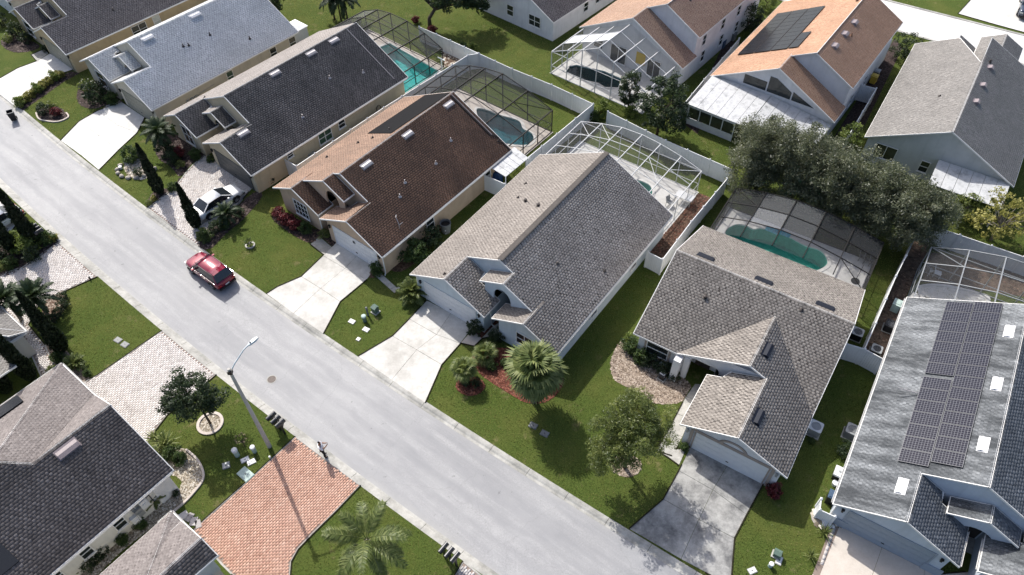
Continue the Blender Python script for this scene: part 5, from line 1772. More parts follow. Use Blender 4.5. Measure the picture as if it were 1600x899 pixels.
gutter(h9, (-4.74, -0.9, 2.44), (-4.74, 0.0, 2.44), 'trim_white', 0.13)

# H10: house at the left edge
h10 = house_at('house', 'grey house corner behind dark cypresses at the left edge', (-35.25, 32.39), 38.6)
slope(h10, [(-9, 0), (0, 0), (0, -1.0), (-4.5, -4.5)], (2.6, 0, -0.5), 'sh_grey')
slope(h10, [(0, 0), (0, -14), (-4.5, -14), (-4.5, -4.5)], (2.6, -0.5, 0), 'sh_grey')
slope(h10, [(-9, 0), (-4.5, -4.5), (-4.5, -14), (-9, -14)], (2.6 + 4.5, 0.5, 0), 'sh_grey')
slope(h10, [(0.4, -2.0), (2.2, -2.0), (2.2, -12), (0.4, -12)], (2.5 - 0.15 * 0.4, 0.0, -0.02), 'sh_grey')
walls(h10, [(-8.7, -.3), (-.3, -.3), (-.3, -14), (-8.7, -14)], 'st_cream')
footprint(h10, [(-8.7, -.3), (2, -.3), (2, -14), (-8.7, -14)])
gutter(h10, (-9, 0.07, 2.44), (0, 0.07, 2.44), 'trim_white', 0.14)
gutter(h10, (0.07, 0, 2.44), (0.07, -2.2, 2.44), 'trim_white', 0.14)

# ---------------- back row
def back_house(label, org, azd, mats, wall, D=18.0, up=(8.6, 7.0, 2.6), W=12.75):
    """seen from behind: low rear gable, taller right part"""
    h = house_at('house', label, org, azd)
    s = 0.52
    mL, mR = mats
    ua, uz, ul = up
    az_ = 2.6 + s * W / 2
    slope(h, [(0, 0), (W / 2, 0), (W / 2, ul), (ua, ul), (ua, D), (0, D)], (2.6, s, 0), mL)
    slope(h, [(W / 2, 0), (W, 0), (W, ul + 0.3), (W / 2, ul + 0.3)], (2.6 + s * W, -s, 0), mR)
    slope(h, [(ua, ul), (W, ul), (W, D - 1), (ua, D - 1)], (uz + s * ua, -s, 0), mR)
    ridge(h, (W / 2, 0, az_), (W / 2, ul, az_), mL)
    ridge(h, (ua, ul, uz), (ua, D - 1, uz), mL)
    zl = lambda a: 2.6 + s * a - 0.17
    zr_ = lambda a: uz - s * (a - ua) - 0.17
    gable(h, [(.3, 2.2), (W - .3, 2.2), (W - .3, 2.55), (W / 2, az_ - .17), (.3, 2.55)], 0.28, wall)
    gable(h, [(5.0, 3.0), (W - .3, 2.4), (W - .3, zr_(W - .3)), (ua, uz - .18), (5.0, zl(5.0))], ul + 0.2, wall)
    walls(h, [(.3, .3), (W - .3, .3), (W - .3, D - .4), (.3, D - .4)], wall)
    mb = MB()
    zt = zr_(W - .3)
    mb.add([(W - .29, ul + .2, 2.3), (W - .29, D - 1.4, 2.3), (W - .29, D - 1.4, zt), (W - .29, ul + .2, zt)], [(0, 1, 2, 3)])
    mb.add([(2, D - 1.3, 2.4), (W - .29, D - 1.4, 2.3), (W - .29, D - 1.4, zt), (ua, D - 1.4, uz - .2)], [(0, 1, 2, 3)])
    obj('upper_wall', mb, wall, h)
    footprint(h, [(0, 0), (W, 0), (W, D), (0, D)])
    return h


hb3 = back_house('two-storey white house with rust-orange shingles and black solar panels', B3O, 37.0, ('sh_rust', 'sh_rust'), 'st_white')
cB = (2.6, .52, 0)
for a_c in (1.6, 3.15, 4.70):
    for k in range(10):
        solar(hb3, cB, a_c, 4.7 + k * 1.0, 1.70, 0.99, 'solar_black', 'black_plastic')
for k in range(2):
    solar(hb3, cB, 5.97, 5.1 + k * 1.72, 1.0, 1.7, 'solar_black', 'black_plastic')
for l in (5.4, 8.0, 10.6):
    roof_vent(hb3, (7.0 + .52 * 8.6, -.52, 0), 9.4, l, 'vent_mauve', 0.75, 0.5, 0.2)
pipe_vent(hb3, (7.0 + .52 * 8.6, -.52, 0), 9.9, 8.6, 'sh_rust', .3, .06)
cap_vent(hb3, cB, 8.2, 14.3, 'sh_rust')
# gable glazing of the rear wall
mb = MB()
for k, q in enumerate((((3.3, 3.0), (5.6, 3.0), (5.6, 3.95), (3.3, 3.95)), ((5.75, 3.0), (8.1, 3.0), (8.1, 3.75), (6.4, 4.65), (5.75, 4.65)), ((8.25, 3.0), (10.5, 3.0), (8.25, 3.9)))):
    gable(hb3, q, 0.245, 'window_glass', name='gable_window')
window(hb3, 'R', 12.47, 6, 0.9, 1.0, 1.3)
window(hb3, 'R', 12.47, 10, 0.9, 1.0, 1.3)
# patio with a white metal roof on the rear wall
pt_ = thing('patio_room', 'screened patio with white sheet-metal roof behind the rust-orange house', 'patio', LOC(B3O, 37.0, 0, 0), -R(37.0))
pz = lambda l: 2.72 + 0.085 * l
for k in range(6):
    mb = MB()
    a0, a1 = 0.2 + k * 1.02, 0.2 + (k + 1) * 1.02 - 0.03
    mb.add([(a0, -5.1, pz(-5.1)), (a1, -5.1, pz(-5.1)), (a1, 0.2, pz(0.2)), (a0, 0.2, pz(0.2)), (a0, -5.1, pz(-5.1) - .06), (a1, -5.1, pz(-5.1) - .06), (a1, 0.2, pz(0.2) - .06), (a0, 0.2, pz(0.2) - .06)],
           [(0, 1, 2, 3), (0, 4, 5, 1), (1, 5, 6, 2), (2, 6, 7, 3), (3, 7, 4, 0)])
    obj('roof_sheet', mb, 'patio_metal', pt_)
for k in range(6):
    mb = MB()
    a0, a1 = 6.35 + k * 1.04, 6.35 + (k + 1) * 1.04 - 0.03
    l0, l1 = -5.1 + 0.0 * k, 0.2
    z2 = lambda a, l: pz(l) - 0.10 * (a - 6.32) - 0.004
    mb.add([(a0, -4.3, z2(a0, -4.3)), (a1, -4.3, z2(a1, -4.3)), (a1, l1, z2(a1, l1)), (a0, l1, z2(a0, l1))], [(0, 1, 2, 3)])
    obj('roof_sheet', mb, 'patio_metal', pt_)
for k in range(5):
    x0 = 0.35 + k * 1.2
    mb = MB()
    mb.box(x0, -5.0, 0, x0 + 0.08, -4.92, 2.2)
    obj('post', mb, 'white_metal', pt_)
    if k < 4:
        mb = MB()
        mb.box(x0 + 0.08, -4.98, 0, x0 + 1.2, -4.94, 0.75)
        obj('kick_panel', mb, 'white_metal', pt_)
        mb = MB()
        mb.box(x0 + 0.1, -4.97, 0.8, x0 + 1.18, -4.95, 1.95)
        obj('screen_panel', mb, 'window_glass', pt_)
        mb = MB()
        mb.box(x0 + 0.08, -4.99, 1.96, x0 + 1.2, -4.93, 2.2)
        obj('header', mb, 'white_metal', pt_)
mb = MB()
mb.box(0.35, -4.9, 0, 0.43, 0, 0.8)
mb.box(0.35, -4.9, 1.95, 0.43, 0, 2.2)
obj('side_panel', mb, 'white_metal', pt_)

hb2 = back_house('two-storey white house with tan-brown shingles and a gabled pool cage', B2O, 39.5, ('sh_tan', 'sh_tan'), 'st_white')
for l in (4.5, 8.5, 12.0):
    window(hb2, 'R', 12.47, l, 3.0 if l > 4 else 3, 0.8, 1.2)
    window(hb2, 'R', 12.47, l + 0.4, 0.9, 0.8, 1.3)
pipe_vent(hb2, (7.0 + .52 * 8.6, -.52, 0), 9.6, 5.6, 'entry_dark', .3, .06)
window(hb2, 'F', 5.0, 0.26, 0.1, 2.0, 2.0, n=2, mid=False)
window(hb2, 'F', 9.4, 0.26, 0.1, 1.6, 2.0, n=2, mid=False)
window(hb2, 'F', 2.4, 0.26, 0.9, 1.2, 1.2)
mb = MB()
mb.box(7.2, 0.22, 1.0, 8.3, 0.26, 2.3)
obj('yellow_shutter', mb, 'leaf_yellow' if False else 'yellow_plastic', hb2)

hb4 = house_at('house', 'grey house with weathered grey gable roof and metal awning', B4O, 33.5)
s4 = 0.5
slope(hb4, [(0, 0), (6.27, 0), (6.27, 12.2), (3.63, 18.4), (0, 18.4)], (2.6, s4, 0), 'sh_grey')
slope(hb4, [(6.27, 0), (12.55, 0), (12.55, 17.5), (6.27, 17.5)], (2.6 + s4 * 12.55, -s4, 0), 'sh_grey')
slope(hb4, [(3.6, 17.2), (5.4, 17.2), (5.4, 19.2), (3.6, 19.2)], (4.35 + .5 * 3.6, -.5, 0), 'sh_grey')
slope(hb4, [(5.5, 15.0), (7.45, 15.0), (7.45, 21.5), (5.5, 21.5)], (3.55 - .5 * 5.5, .5, 0), 'sh_grey')
slope(hb4, [(7.45, 15.0), (9.4, 15.0), (9.4, 21.5), (7.45, 21.5)], (4.53 + .5 * 7.45, -.5, 0), 'sh_grey')
ridge(hb4, (6.27, 0, 2.6 + s4 * 6.27), (6.27, 14, 2.6 + s4 * 6.27), 'sh_grey')
ridge(hb4, (7.45, 15, 4.53), (7.45, 21.5, 4.53), 'sh_grey')
walls(hb4, [(.3, .3), (12.25, .3), (12.25, 17.2), (.3, 17.2)], 'st_grey')
walls(hb4, [(5.6, 17), (9.3, 17), (9.3, 21.3), (5.6, 21.3)], 'st_grey', 3.4)
gable(hb4, [(.3, 2.3), (12.25, 2.3), (12.25, 2.58), (6.27, 5.57), (.3, 2.58)], 0.28, 'st_grey')
footprint(hb4, [(0, 0), (12.5, 0), (12.5, 20), (0, 20)])
for l in (6.2, 9.2, 12.6):
    roof_vent(hb4, (2.6 + s4 * 12.55, -s4, 0), 7.1, l, 'vent_mauve', 0.6, 0.45, 0.22)
pipe_vent(hb4, (2.6 + s4 * 12.55, -s4, 0), 6.9, 13.4, 'entry_dark', .3, .1)
pipe_vent(hb4, (2.6, s4, 0), 4.2, 6.5, 'entry_dark', .15, .05)
window(hb4, 'F', 2.1, 0.26, 0.8, 1.9, 1.45, n=2, mid=False)
window(hb4, 'F', 5.6, 0.26, 0.8, 0.8, 1.2)
aw_ = thing('patio_awning', 'white sheet-metal awning on the back wall of the grey house', 'awning', LOC(B4O, 33.5, 0, 0), -R(33.5))
for k in range(6):
    mb = MB()
    a0, a1 = 6.4 + k * 0.98, 6.4 + (k + 1) * 0.98 - 0.03
    mb.add([(a0, -3.1, 2.30), (a1, -3.1, 2.30), (a1, 0.2, 2.62), (a0, 0.2, 2.62), (a0, -3.1, 2.24), (a1, -3.1, 2.24), (a1, 0.2, 2.56), (a0, 0.2, 2.56)], [(0, 1, 2, 3), (0, 4, 5, 1), (1, 5, 6, 2), (2, 6, 7, 3), (3, 7, 4, 0)])
    obj('roof_sheet', mb, 'patio_metal', aw_)
for a0 in (6.5, 9.3, 12.1):
    mb = MB()
    mb.box(a0, -3.0, 0, a0 + 0.08, -2.92, 2.24)
    obj('post', mb, 'white_metal', aw_)

hb1 = house_at('house', 'white house with dark grey shingle roof at the top edge', B1O, 41.0, -11.6)
slope(hb1, [(-0.3, -0.4), (5.8, -0.4), (5.8, 14), (-0.3, 14)], (2.6 + .15, .5, 0), 'sh_grey')
slope(hb1, [(5.8, -0.4), (11.9, -0.4), (11.9, 14), (5.8, 14)], (2.6 + .5 * 11.9, -.5, 0), 'sh_umber')
walls(hb1, [(0, 0), (11.6, 0), (11.6, 14), (0, 14)], 'st_white', 2.55)
gable(hb1, [(0, 2.3), (11.6, 2.3), (11.6, 2.62), (5.8, 5.45), (0, 2.62)], -0.02, 'st_white')
footprint(hb1, [(0, 0), (11.6, 0), (11.6, 14), (0, 14)])
window(hb1, 'F', 5.4, -0.04, 0.9, 1.0, 1.3)
window(hb1, 'F', 9.0, -0.04, 0.9, 1.7, 1.3, n=2)
window(hb1, 'R', 11.62, 6.0, 1.1, 0.9, 1.1)
window(hb1, 'R', 11.62, 8.6, 1.2, 1.5, 1.0, n=2)


# ------------------------------------------------------------ pool cages
def cage(label, org, azd, prof, l0, l1, nl, fm, sm, back_sm=None, braces=(), w=0.075, knee=True, z_off0=0.0):
    t = thing('pool_cage', label, 'pool cage', (org[0], org[1], 0), -R(azd))
    sgn = 1 if l1 > l0 else -1
    ls = [l0 + (l1 - l0) * j / nl for j in range(nl + 1)]
    n = len(prof)

    def b(name, p, q, ww=w, hh=None):
        mb = MB()
        mb.bar(p, q, ww, hh)
        obj(name, mb, fm, t)
    for i, (a, z) in enumerate(prof):
        b('roof_beam', (a, l0, z), (a, l1, z), w, 0.11)
    for j, l in enumerate(ls):
        if j == 0:
            continue
        for i in range(n - 1):
            (a0, z0), (a1, z1) = prof[i], prof[i + 1]
            b('purlin' if j < nl else 'end_beam', (a0, l, z0), (a1, l, z1), w * 0.8)
    for j, l in enumerate(ls):
        for a, z in (prof[0], prof[-1]):
            b('post', (a, l, 0.02), (a, l, z - 0.04), w)
    for a, z in prof[1:-1]:
        b('post', (a, l1, 0.02), (a, l1, z - 0.04), w)
    for a, z in (prof[0], prof[-1]):
        b('sole_rail', (a, l0, 0.05), (a, l1, 0.05), w * 0.8)
        if knee:
            b('chair_rail', (a, l0, 0.95), (a, l1, 0.95), w * 0.7)
    b('sole_rail', (prof[0][0], l1, 0.05), (prof[-1][0], l1, 0.05), w * 0.8)
    if knee:
        b('chair_rail', (prof[0][0], l1, 0.95), (prof[-1][0], l1, 0.95), w * 0.7)
        b('eave_rail', (prof[0][0], l1, prof[0][1]), (prof[-1][0], l1, prof[-1][1]), w * 0.7)
    for (i, j, i2, j2) in braces:
        b('brace', (prof[i][0], ls[j], prof[i][1]), (prof[i2][0], ls[j2], prof[i2][1]), w * 0.65)
    k = 0
    for i in range(n - 1):
        for j in range(nl):
            (a0, z0), (a1, z1) = prof[i], prof[i + 1]
            mb = MB()
            mb.add([(a0, ls[j], z0 - .035), (a1, ls[j], z1 - .035), (a1, ls[j + 1], z1 - .035), (a0, ls[j + 1], z0 - .035)], [(0, 1, 2, 3)])
            m_ = sm(i, j) if callable(sm) else sm
            obj('screen_panel', mb, m_, t)
    bs_ = back_sm or (sm if isinstance(sm, str) else 'screen')
    for i in range(n - 1):
        (a0, z0), (a1, z1) = prof[i], prof[i + 1]
        mb = MB()
        mb.add([(a0, l1, 0.05), (a1, l1, 0.05), (a1, l1, z1), (a0, l1, z0)], [(0, 1, 2, 3)])
        obj('screen_panel', mb, bs_, t)
    for a, z in (prof[0], prof[-1]):
        for j in range(nl):
            mb = MB()
            mb.add([(a, ls[j], 0.05), (a, ls[j + 1], 0.05), (a, ls[j + 1], z), (a, ls[j], z)], [(0, 1, 2, 3)])
            obj('screen_panel', mb, bs_, t)
    return t


cage('white-framed pool cage with braces behind the taupe roof', H5O, 36.4, [(0.25, 2.3), (2.4, 3.0), (4.55, 3.5), (6.6, 3.62), (8.5, 3.45), (10.6, 3.06), (12.7, 2.42)], 17.6, 24.13, 3, 'cage_white', 'screen_clear', 'screen',
     braces=((0, 3, 1, 2), (1, 2, 2, 2), (2, 2, 1, 3), (6, 3, 5, 2), (4, 2, 5, 2), (5, 1, 5, 2), (4, 2, 5, 1)), w=0.06)
cage('dark bronze pool cage behind the rusty brown roof', H4O, 38.1, [(-5.5, 2.65), (-3.55, 3.45), (-1.55, 3.95), (0.62, 4.2), (3.7, 3.55), (6.65, 2.6)], 16.7, 23.62, 3, 'bronze_metal', 'screen', 'screen', braces=((0, 3, 1, 2), (5, 3, 4, 2)))
cage('dark bronze pool cage over the turquoise rectangular pool', H3O, 40.0, [(-6.1, 2.35), (-3.75, 3.3), (-1.7, 3.6), (0.87, 3.6), (3.37, 3.12), (5.85, 2.25)], 19.3, 25.63, 3, 'bronze_metal', lambda i, j: ('screen_grey', 'screen', 'screen_clear', 'screen', 'screen_dark')[i] if j == 2 else ('screen_dark', 'screen', 'screen_clear', 'screen', 'screen_clear')[i], 'screen')
cage('bronze pool cage with patchwork grey screens over the long green pool', H6O, 32.5, [(-5.4, 2.3), (-2.9, 3.0), (-0.4, 3.35), (2.05, 3.3), (4.52, 2.9), (7.0, 2.35)], 17.9, 23.95, 3, 'bronze_metal',
     lambda i, j: (('screen_clear', 'screen', 'screen'), ('screen_clear', 'screen_pale', 'screen_grey'), ('screen', 'screen_grey', 'screen_grey'), ('screen_clear', 'screen_clear', 'screen_dark'), ('screen_clear', 'screen_clear', 'screen_dark'))[i][j], 'screen_dark', braces=((0, 3, 1, 2), (5, 0, 4, 1)))
cage('bronze pool cage behind the roof with the solar array', H7O, 32.3, [(0.4, 2.7), (2.8, 3.65), (5.15, 4.2), (7.6, 4.3), (10, 3.6), (12.4, 2.7)], 19.1, 25.2, 3, 'grey_metal', 'screen_clear', 'screen', braces=((0, 3, 1, 2),))
cage('tall white gabled pool cage behind the tan-brown house', B2O, 39.5, [(0.55, 2.6), (2.55, 3.5), (4.35, 4.25), (6.2, 5.15), (8.1, 4.3), (9.9, 3.5), (12.0, 2.6)], 0.1, -5.75, 3, 'cage_white',
     lambda i, j: 'panel_white' if (i < 3 and j == 1) else 'screen_clear', 'screen_clear', w=0.075)

# ------------------------------------------------------------ fences
def fence(label, pts, h=1.8, plen=2.4, mat='vinyl', name='fence', endpost=True):
    t = thing(name, label, 'fence', (pts[0][0], pts[0][1], 0))
    ox, oy = pts[0]
    if 'post' not in CACHE:
        mb = MB()
        mb.box(-0.065, -0.065, 0, 0.065, 0.065, 1.0)
        CACHE['post'] = mb.mesh('post')
        mb = MB()
        mb.add([(-0.08, -0.08, 0), (0.08, -0.08, 0), (0.08, 0.08, 0), (-0.08, 0.08, 0), (0, 0, 0.09)], [(0, 1, 4), (1, 2, 4), (2, 3, 4), (3, 0, 4), (3, 2, 1, 0)])
        CACHE['cap'] = mb.mesh('post_cap')
    first = True
    for (p, q) in zip(pts[:-1], pts[1:]):
        d = Vector((q[0] - p[0], q[1] - p[1]))
        L_ = d.length
        n = max(1, round(L_ / plen))
        pl = L_ / n
        ang = math.atan2(d.y, d.x)
        for k in range(n + 1):
            if k == 0 and not first:
                continue
            x, y = p[0] + d.x * k / n - ox, p[1] + d.y * k / n - oy
            po = obj('post', CACHE['post'], mat, t, (x, y, 0), ang, scale=(1, 1, h + 0.1))
            c_ = obj('post_cap', CACHE['cap'], mat, po, (0, 0, 1.0), scale=(1, 1, 1 / (h + 0.1)))
        first = False
        key = ('fp', round(pl, 2), h)
        if key not in CACHE:
            mb = MB()
            nb = 8
            wl = (pl - 0.13) / nb
            for k in range(nb):
                mb.box(0.065 + k * wl + 0.004, -0.012 - 0.004 * (k % 2), 0.12, 0.065 + (k + 1) * wl - 0.004, 0.012 + 0.004 * (k % 2), h - 0.06)
            CACHE[key] = mb.mesh('panel')
            mb = MB()
            mb.box(0.065, -0.028, 0, pl - 0.065, 0.028, 0.11)
            CACHE[key + (1,)] = mb.mesh('rail')
        for k in range(n):
            x, y = p[0] + d.x * k / n - ox, p[1] + d.y * k / n - oy
            lean = random.uniform(-0.006, 0.006)
            obj('panel', CACHE[key], mat, t, (x, y, 0), ang + lean)
            obj('rail', CACHE[key + (1,)], mat, t, (x, y, h - 0.075), ang)
            obj('rail', CACHE[key + (1,)], mat, t, (x, y, 0.03), ang)
    return t


fence('white vinyl fence run between the black roof and the brown roof', [(-20.79, 52.52), (-19.30, 51.38), (-12.33, 60.02), (-4.44, 69.04), (-3.30, 69.38)])
fence('white vinyl fence behind the planting bed at the turquoise pool', [(-10.00, 74.79), (-8.00, 73.24), (-3.30, 69.38)])
fence('long white vinyl fence between the brown roof pool and the back lawn', [(-3.30, 69.38), (0.20, 66.47), (4.18, 63.57), (8.11, 60.28)])
fence('white vinyl fence between the two cages, beside the taupe roof', [(8.11, 60.28), (4.33, 55.64), (1.38, 52.07)])
fence('white vinyl fence behind the white-framed pool cage', [(9.44, 59.03), (14.37, 54.55), (19.81, 50.32)])
fence('white vinyl side gate between the brown and taupe roofs', [(-2.45, 50.00), (-0.53, 48.72)], name='side_gate')
fence('white vinyl fence along the red mulch strip', [(10.92, 40.44), (11.99, 39.59), (14.97, 43.82), (19.00, 49.13)])
fence('white vinyl fence between the grey house and the solar roof', [(24.03, 31.22), (25.25, 30.70), (29.89, 37.61), (32.98, 41.88)])
fence('short white vinyl fence piece touching the solar roof gutter', [(25.25, 30.70), (26.33, 29.79)])
fence('white vinyl fence below the yellow-leaved tree', [(34.31, 43.34), (36.62, 41.98), (40.72, 39.51), (43.02, 37.98)])
fence('white vinyl fence between the tan-brown and rust-orange houses', [(16.41, 59.33), (19.63, 64.22), (24.77, 71.79)])
fence('white vinyl fence right of the rust-orange house', [(35.22, 63.09), (36.48, 62.41), (31.38, 54.87)])
fence('low white vinyl screen hiding bins at the solar house', [(19.29, 19.73), (19.01, 19.02), (19.83, 18.56)], h=1.1, plen=1.2)

# white canopy between the brown and taupe houses
cq = [(-1.83, 50.29), (0.35, 53.10), (1.60, 51.73), (-0.47, 49.19)]
t = thing('side_canopy', 'stained white flat canopy squeezed between brown and taupe roofs', 'canopy', (0, 0, 0))
for k in range(5):
    def lp(a, b, u):
        return (a[0] + (b[0] - a[0]) * u, a[1] + (b[1] - a[1]) * u)
    u0, u1 = k / 5, (k + 1) / 5 - 0.01
    a0, a1 = lp(cq[0], cq[1], u0), lp(cq[0], cq[1], u1)
    b0, b1 = lp(cq[3], cq[2], u0), lp(cq[3], cq[2], u1)
    mb = MB()
    mb.add([(a0[0], a0[1], 2.42), (a1[0], a1[1], 2.42), (b1[0], b1[1], 2.25), (b0[0], b0[1], 2.25), (a0[0], a0[1], 2.37), (a1[0], a1[1], 2.37), (b1[0], b1[1], 2.2), (b0[0], b0[1], 2.2)], [(0, 1, 2, 3), (0, 4, 5, 1), (1, 5, 6, 2), (2, 6, 7, 3), (3, 7, 4, 0)])
    obj('roof_sheet', mb, 'patio_metal', t)
for q in cq:
    mb = MB()
    mb.box(q[0] - .04, q[1] - .04, 0, q[0] + .04, q[1] + .04, 2.2)
    obj('post', mb, 'white_metal', t)
t = thing('covered_grill', 'blue tarp bundle behind the white side gate', 'tarp', (-1.32, 51.11) + (0,))
mb = MB()
mb.lathe([(0.55, 0), (0.6, 0.5), (0.5, 0.9), (0.3, 1.15), (0, 1.2)], 11)
for i, v in enumerate(mb.v):
    s_ = 1 + 0.14 * math.sin(i * 2.3)
    mb.v[i] = (v[0] * s_, v[1] * s_ * 0.8, v[2])
obj('tarp', mb, 'blue_plastic', t)
mb = MB()
mb.box(-0.3, -0.3, 0, 0.3, 0.3, 0.25)
obj('base', mb, 'black_plastic', t)

# ------------------------------------------------------------ vegetation
def leaf_arrays(cent, clump, n, size, asp=0.5, spread=0.4, upb=0.5, crand=0.25):
    """n leaves scattered round clump centres (k,3) with radii"""
    k = len(cent)
    idx = rng.integers(0, k, n)
    off = rng.normal(0, 1, (n, 3))
    off /= np.linalg.norm(off, axis=1, keepdims=True)
    rr = clump[idx] * rng.uniform(0.15, 1, n) ** 0.5
    pos = cent[idx] + off * rr[:, None] * np.array([1, 1, 0.8])
    nrm = rng.normal(0, 1, (n, 3)) * 0.8 + off * 0.6
    nrm[:, 2] += upb
    nrm /= np.linalg.norm(nrm, axis=1, keepdims=True)
    d = np.cross(nrm, rng.normal(0, 1, (n, 3)))
    d /= np.linalg.norm(d, axis=1, keepdims=True)
    e = np.cross(nrm, d)
    s_ = size * rng.uniform(0.6, 1.35, n)[:, None]
    V = np.stack([pos - d * s_, pos + e * s_ * asp, pos + d * s_, pos - e * s_ * asp], 1)
    ct = rng.uniform(-1, 1, k) * crand
    tint = np.clip(rng.normal(0.45, 0.2, n) + ct[idx], 0, 1)
    return V.reshape(-1, 3), np.arange(n * 4).reshape(-1, 4), tint


def crown_mesh(blobs, nclump, clump_r, n, size, asp=0.5, shell=0.55, **kw):
    cs, rs = [], []
    wsum = sum(b[3] * b[4] * b[5] for b in blobs)
    for b in blobs:
        k = max(3, int(nclump * b[3] * b[4] * b[5] / wsum))
        v = rng.normal(0, 1, (k, 3))
        v /= np.linalg.norm(v, axis=1, keepdims=True)
        r_ = rng.uniform(shell, 1.0, k) ** 0.7
        r_ *= rng.uniform(0.82, 1.12, k)
        cs.append(np.array(b[:3]) + v * r_[:, None] * np.array(b[3:6]))
        rs.append(clump_r * rng.uniform(0.65, 1.35, k))
    cs, rs = np.concatenate(cs), np.concatenate(rs)
    V, F, T_ = leaf_arrays(cs, rs, n, size, asp, **kw)
    return np_mesh('crown', V, F, T_), cs


def tree(label, base, blobs, trunk, nclump, clump_r, n, size, mat, asp=0.5, bark='bark', limbs=7, name='tree', cat='tree', group=None, shell=0.55, part='crown', stems=1, **kw):
    t = thing(name, label, cat, (base[0], base[1], 0), random.uniform(0, 6.28) * 0, group)
    me, cs = crown_mesh(blobs, nclump, clump_r, n, size, asp, shell, **kw)
    obj(part, me, mat, t)
    r0, zt = trunk
    mb = MB()
    cb = blobs[0]
    for s_ in range(stems):
        ox, oy = (random.uniform(-.15, .15), random.uniform(-.15, .15)) if stems > 1 else (0, 0)
        mb.tube([(ox, oy, -0.05), (ox * 1.5 + random.uniform(-.03, .03), oy * 1.5, zt * 0.5), (ox * 2 + cb[0] * 0.25, oy * 2 + cb[1] * 0.25, zt)], [r0, r0 * 0.8, r0 * 0.65], 8)
    top = Vector((cb[0] * 0.25, cb[1] * 0.25, zt * 0.95))
    for k in range(limbs):
        c_ = Vector(cs[rng.integers(0, len(cs))])
        m_ = top.lerp(c_, 0.5) + Vector((random.uniform(-.2, .2), random.uniform(-.2, .2), 0.15))
        mb.tube([top, m_, c_], [r0 * 0.5, r0 * 0.3, r0 * 0.1], 5, False)
    obj('trunk' if name == 'tree' else 'stem', mb, bark, t, smooth=True)
    return t


SHRUBS = {}


def shrub_proto(key, mat, rx, rz, n, size, asp=0.55, nclump=26, clump=0.22, **kw):
    me, cs = crown_mesh([(0, 0, rz * 0.95, rx, rx, rz)], nclump, clump * rx / 0.6, n, size, asp, 0.45, **kw)
    mb = MB()
    for k in range(5):
        a_ = k * 1.257
        mb.tube([(0.04 * math.cos(a_), 0.04 * math.sin(a_), -0.03), (0.3 * rx * math.cos(a_), 0.3 * rx * math.sin(a_), rz * 0.9)], [0.03, 0.012], 5)
    SHRUBS[key] = (me, mb.mesh('stem'), mat)


def shrub(key, label, base, s=1.0, group=None, sz=None, name='shrub', cat='shrub', rz=None):
    me, st, mat = SHRUBS[key]
    t = thing(name, label, cat, (base[0], base[1], 0), random.uniform(0, 6.28) if rz is None else rz, group)
    s *= 1.15
    t.scale = (s, s, (sz or s))
    obj('foliage', me, mat, t)
    obj('stem', st, 'bark', t)
    return t


shrub_proto('mid', 'leaf_mid', 0.6, 0.5, 2200, 0.055)
shrub_proto('dark', 'leaf_dark', 0.6, 0.5, 1500, 0.05)
shrub_proto('bright', 'leaf_bright', 0.6, 0.5, 2200, 0.065)
shrub_proto('olive', 'leaf_olive', 0.6, 0.45, 1000, 0.06)
shrub_proto('red', 'leaf_red', 0.5, 0.5, 1600, 0.075, 0.35)
shrub_proto('yellow', 'leaf_yellow', 0.5, 0.4, 1900, 0.06)
shrub_proto('ball', 'leaf_dark', 0.55, 0.55, 3500, 0.035, 0.6, 60, 0.13)


def cypress(label, base, h, r, group=None):
    t = thing('cypress_tree', label, 'cypress', (base[0], base[1], 0), 0, group)
    n = int(5200 * h * r / 2.5)
    z = rng.uniform(0.03, 1, n)
    prof_ = np.minimum(1, z / 0.12) ** 0.5 * (1 - z) ** 0.55 * 1.28
    lump = 1 + 0.12 * np.sin(z * 23 + 2) + 0.10 * rng.normal(0, 1, n)
    a_ = rng.uniform(0, 6.283, n)
    rad = r * prof_ * lump * rng.uniform(0.75, 1.05, n)
    pos = np.stack([rad * np.cos(a_), rad * np.sin(a_), z * h], 1)
    d = np.stack([np.cos(a_) * 0.35, np.sin(a_) * 0.35, np.ones(n)], 1) + rng.normal(0, 0.3, (n, 3))
    d /= np.linalg.norm(d, axis=1, keepdims=True)
    e = np.cross(d, rng.normal(0, 1, (n, 3)))
    e /= np.linalg.norm(e, axis=1, keepdims=True)
    s_ = 0.13 * rng.uniform(0.6, 1.3, n)[:, None]
    V = np.stack([pos - d * s_, pos + e * s_ * 0.4, pos + d * s_, pos - e * s_ * 0.4], 1).reshape(-1, 3)
    obj('crown', np_mesh('crown', V, np.arange(n * 4).reshape(-1, 4), np.clip(rng.normal(.45, .22, n), 0, 1)), 'leaf_cypress', t)
    mb = MB()
    mb.tube([(0, 0, -0.05), (0, 0, h * 0.5), (0, 0, h * 0.92)], [0.10, 0.07, 0.02], 7)
    obj('trunk', mb, 'bark', t)
    return t


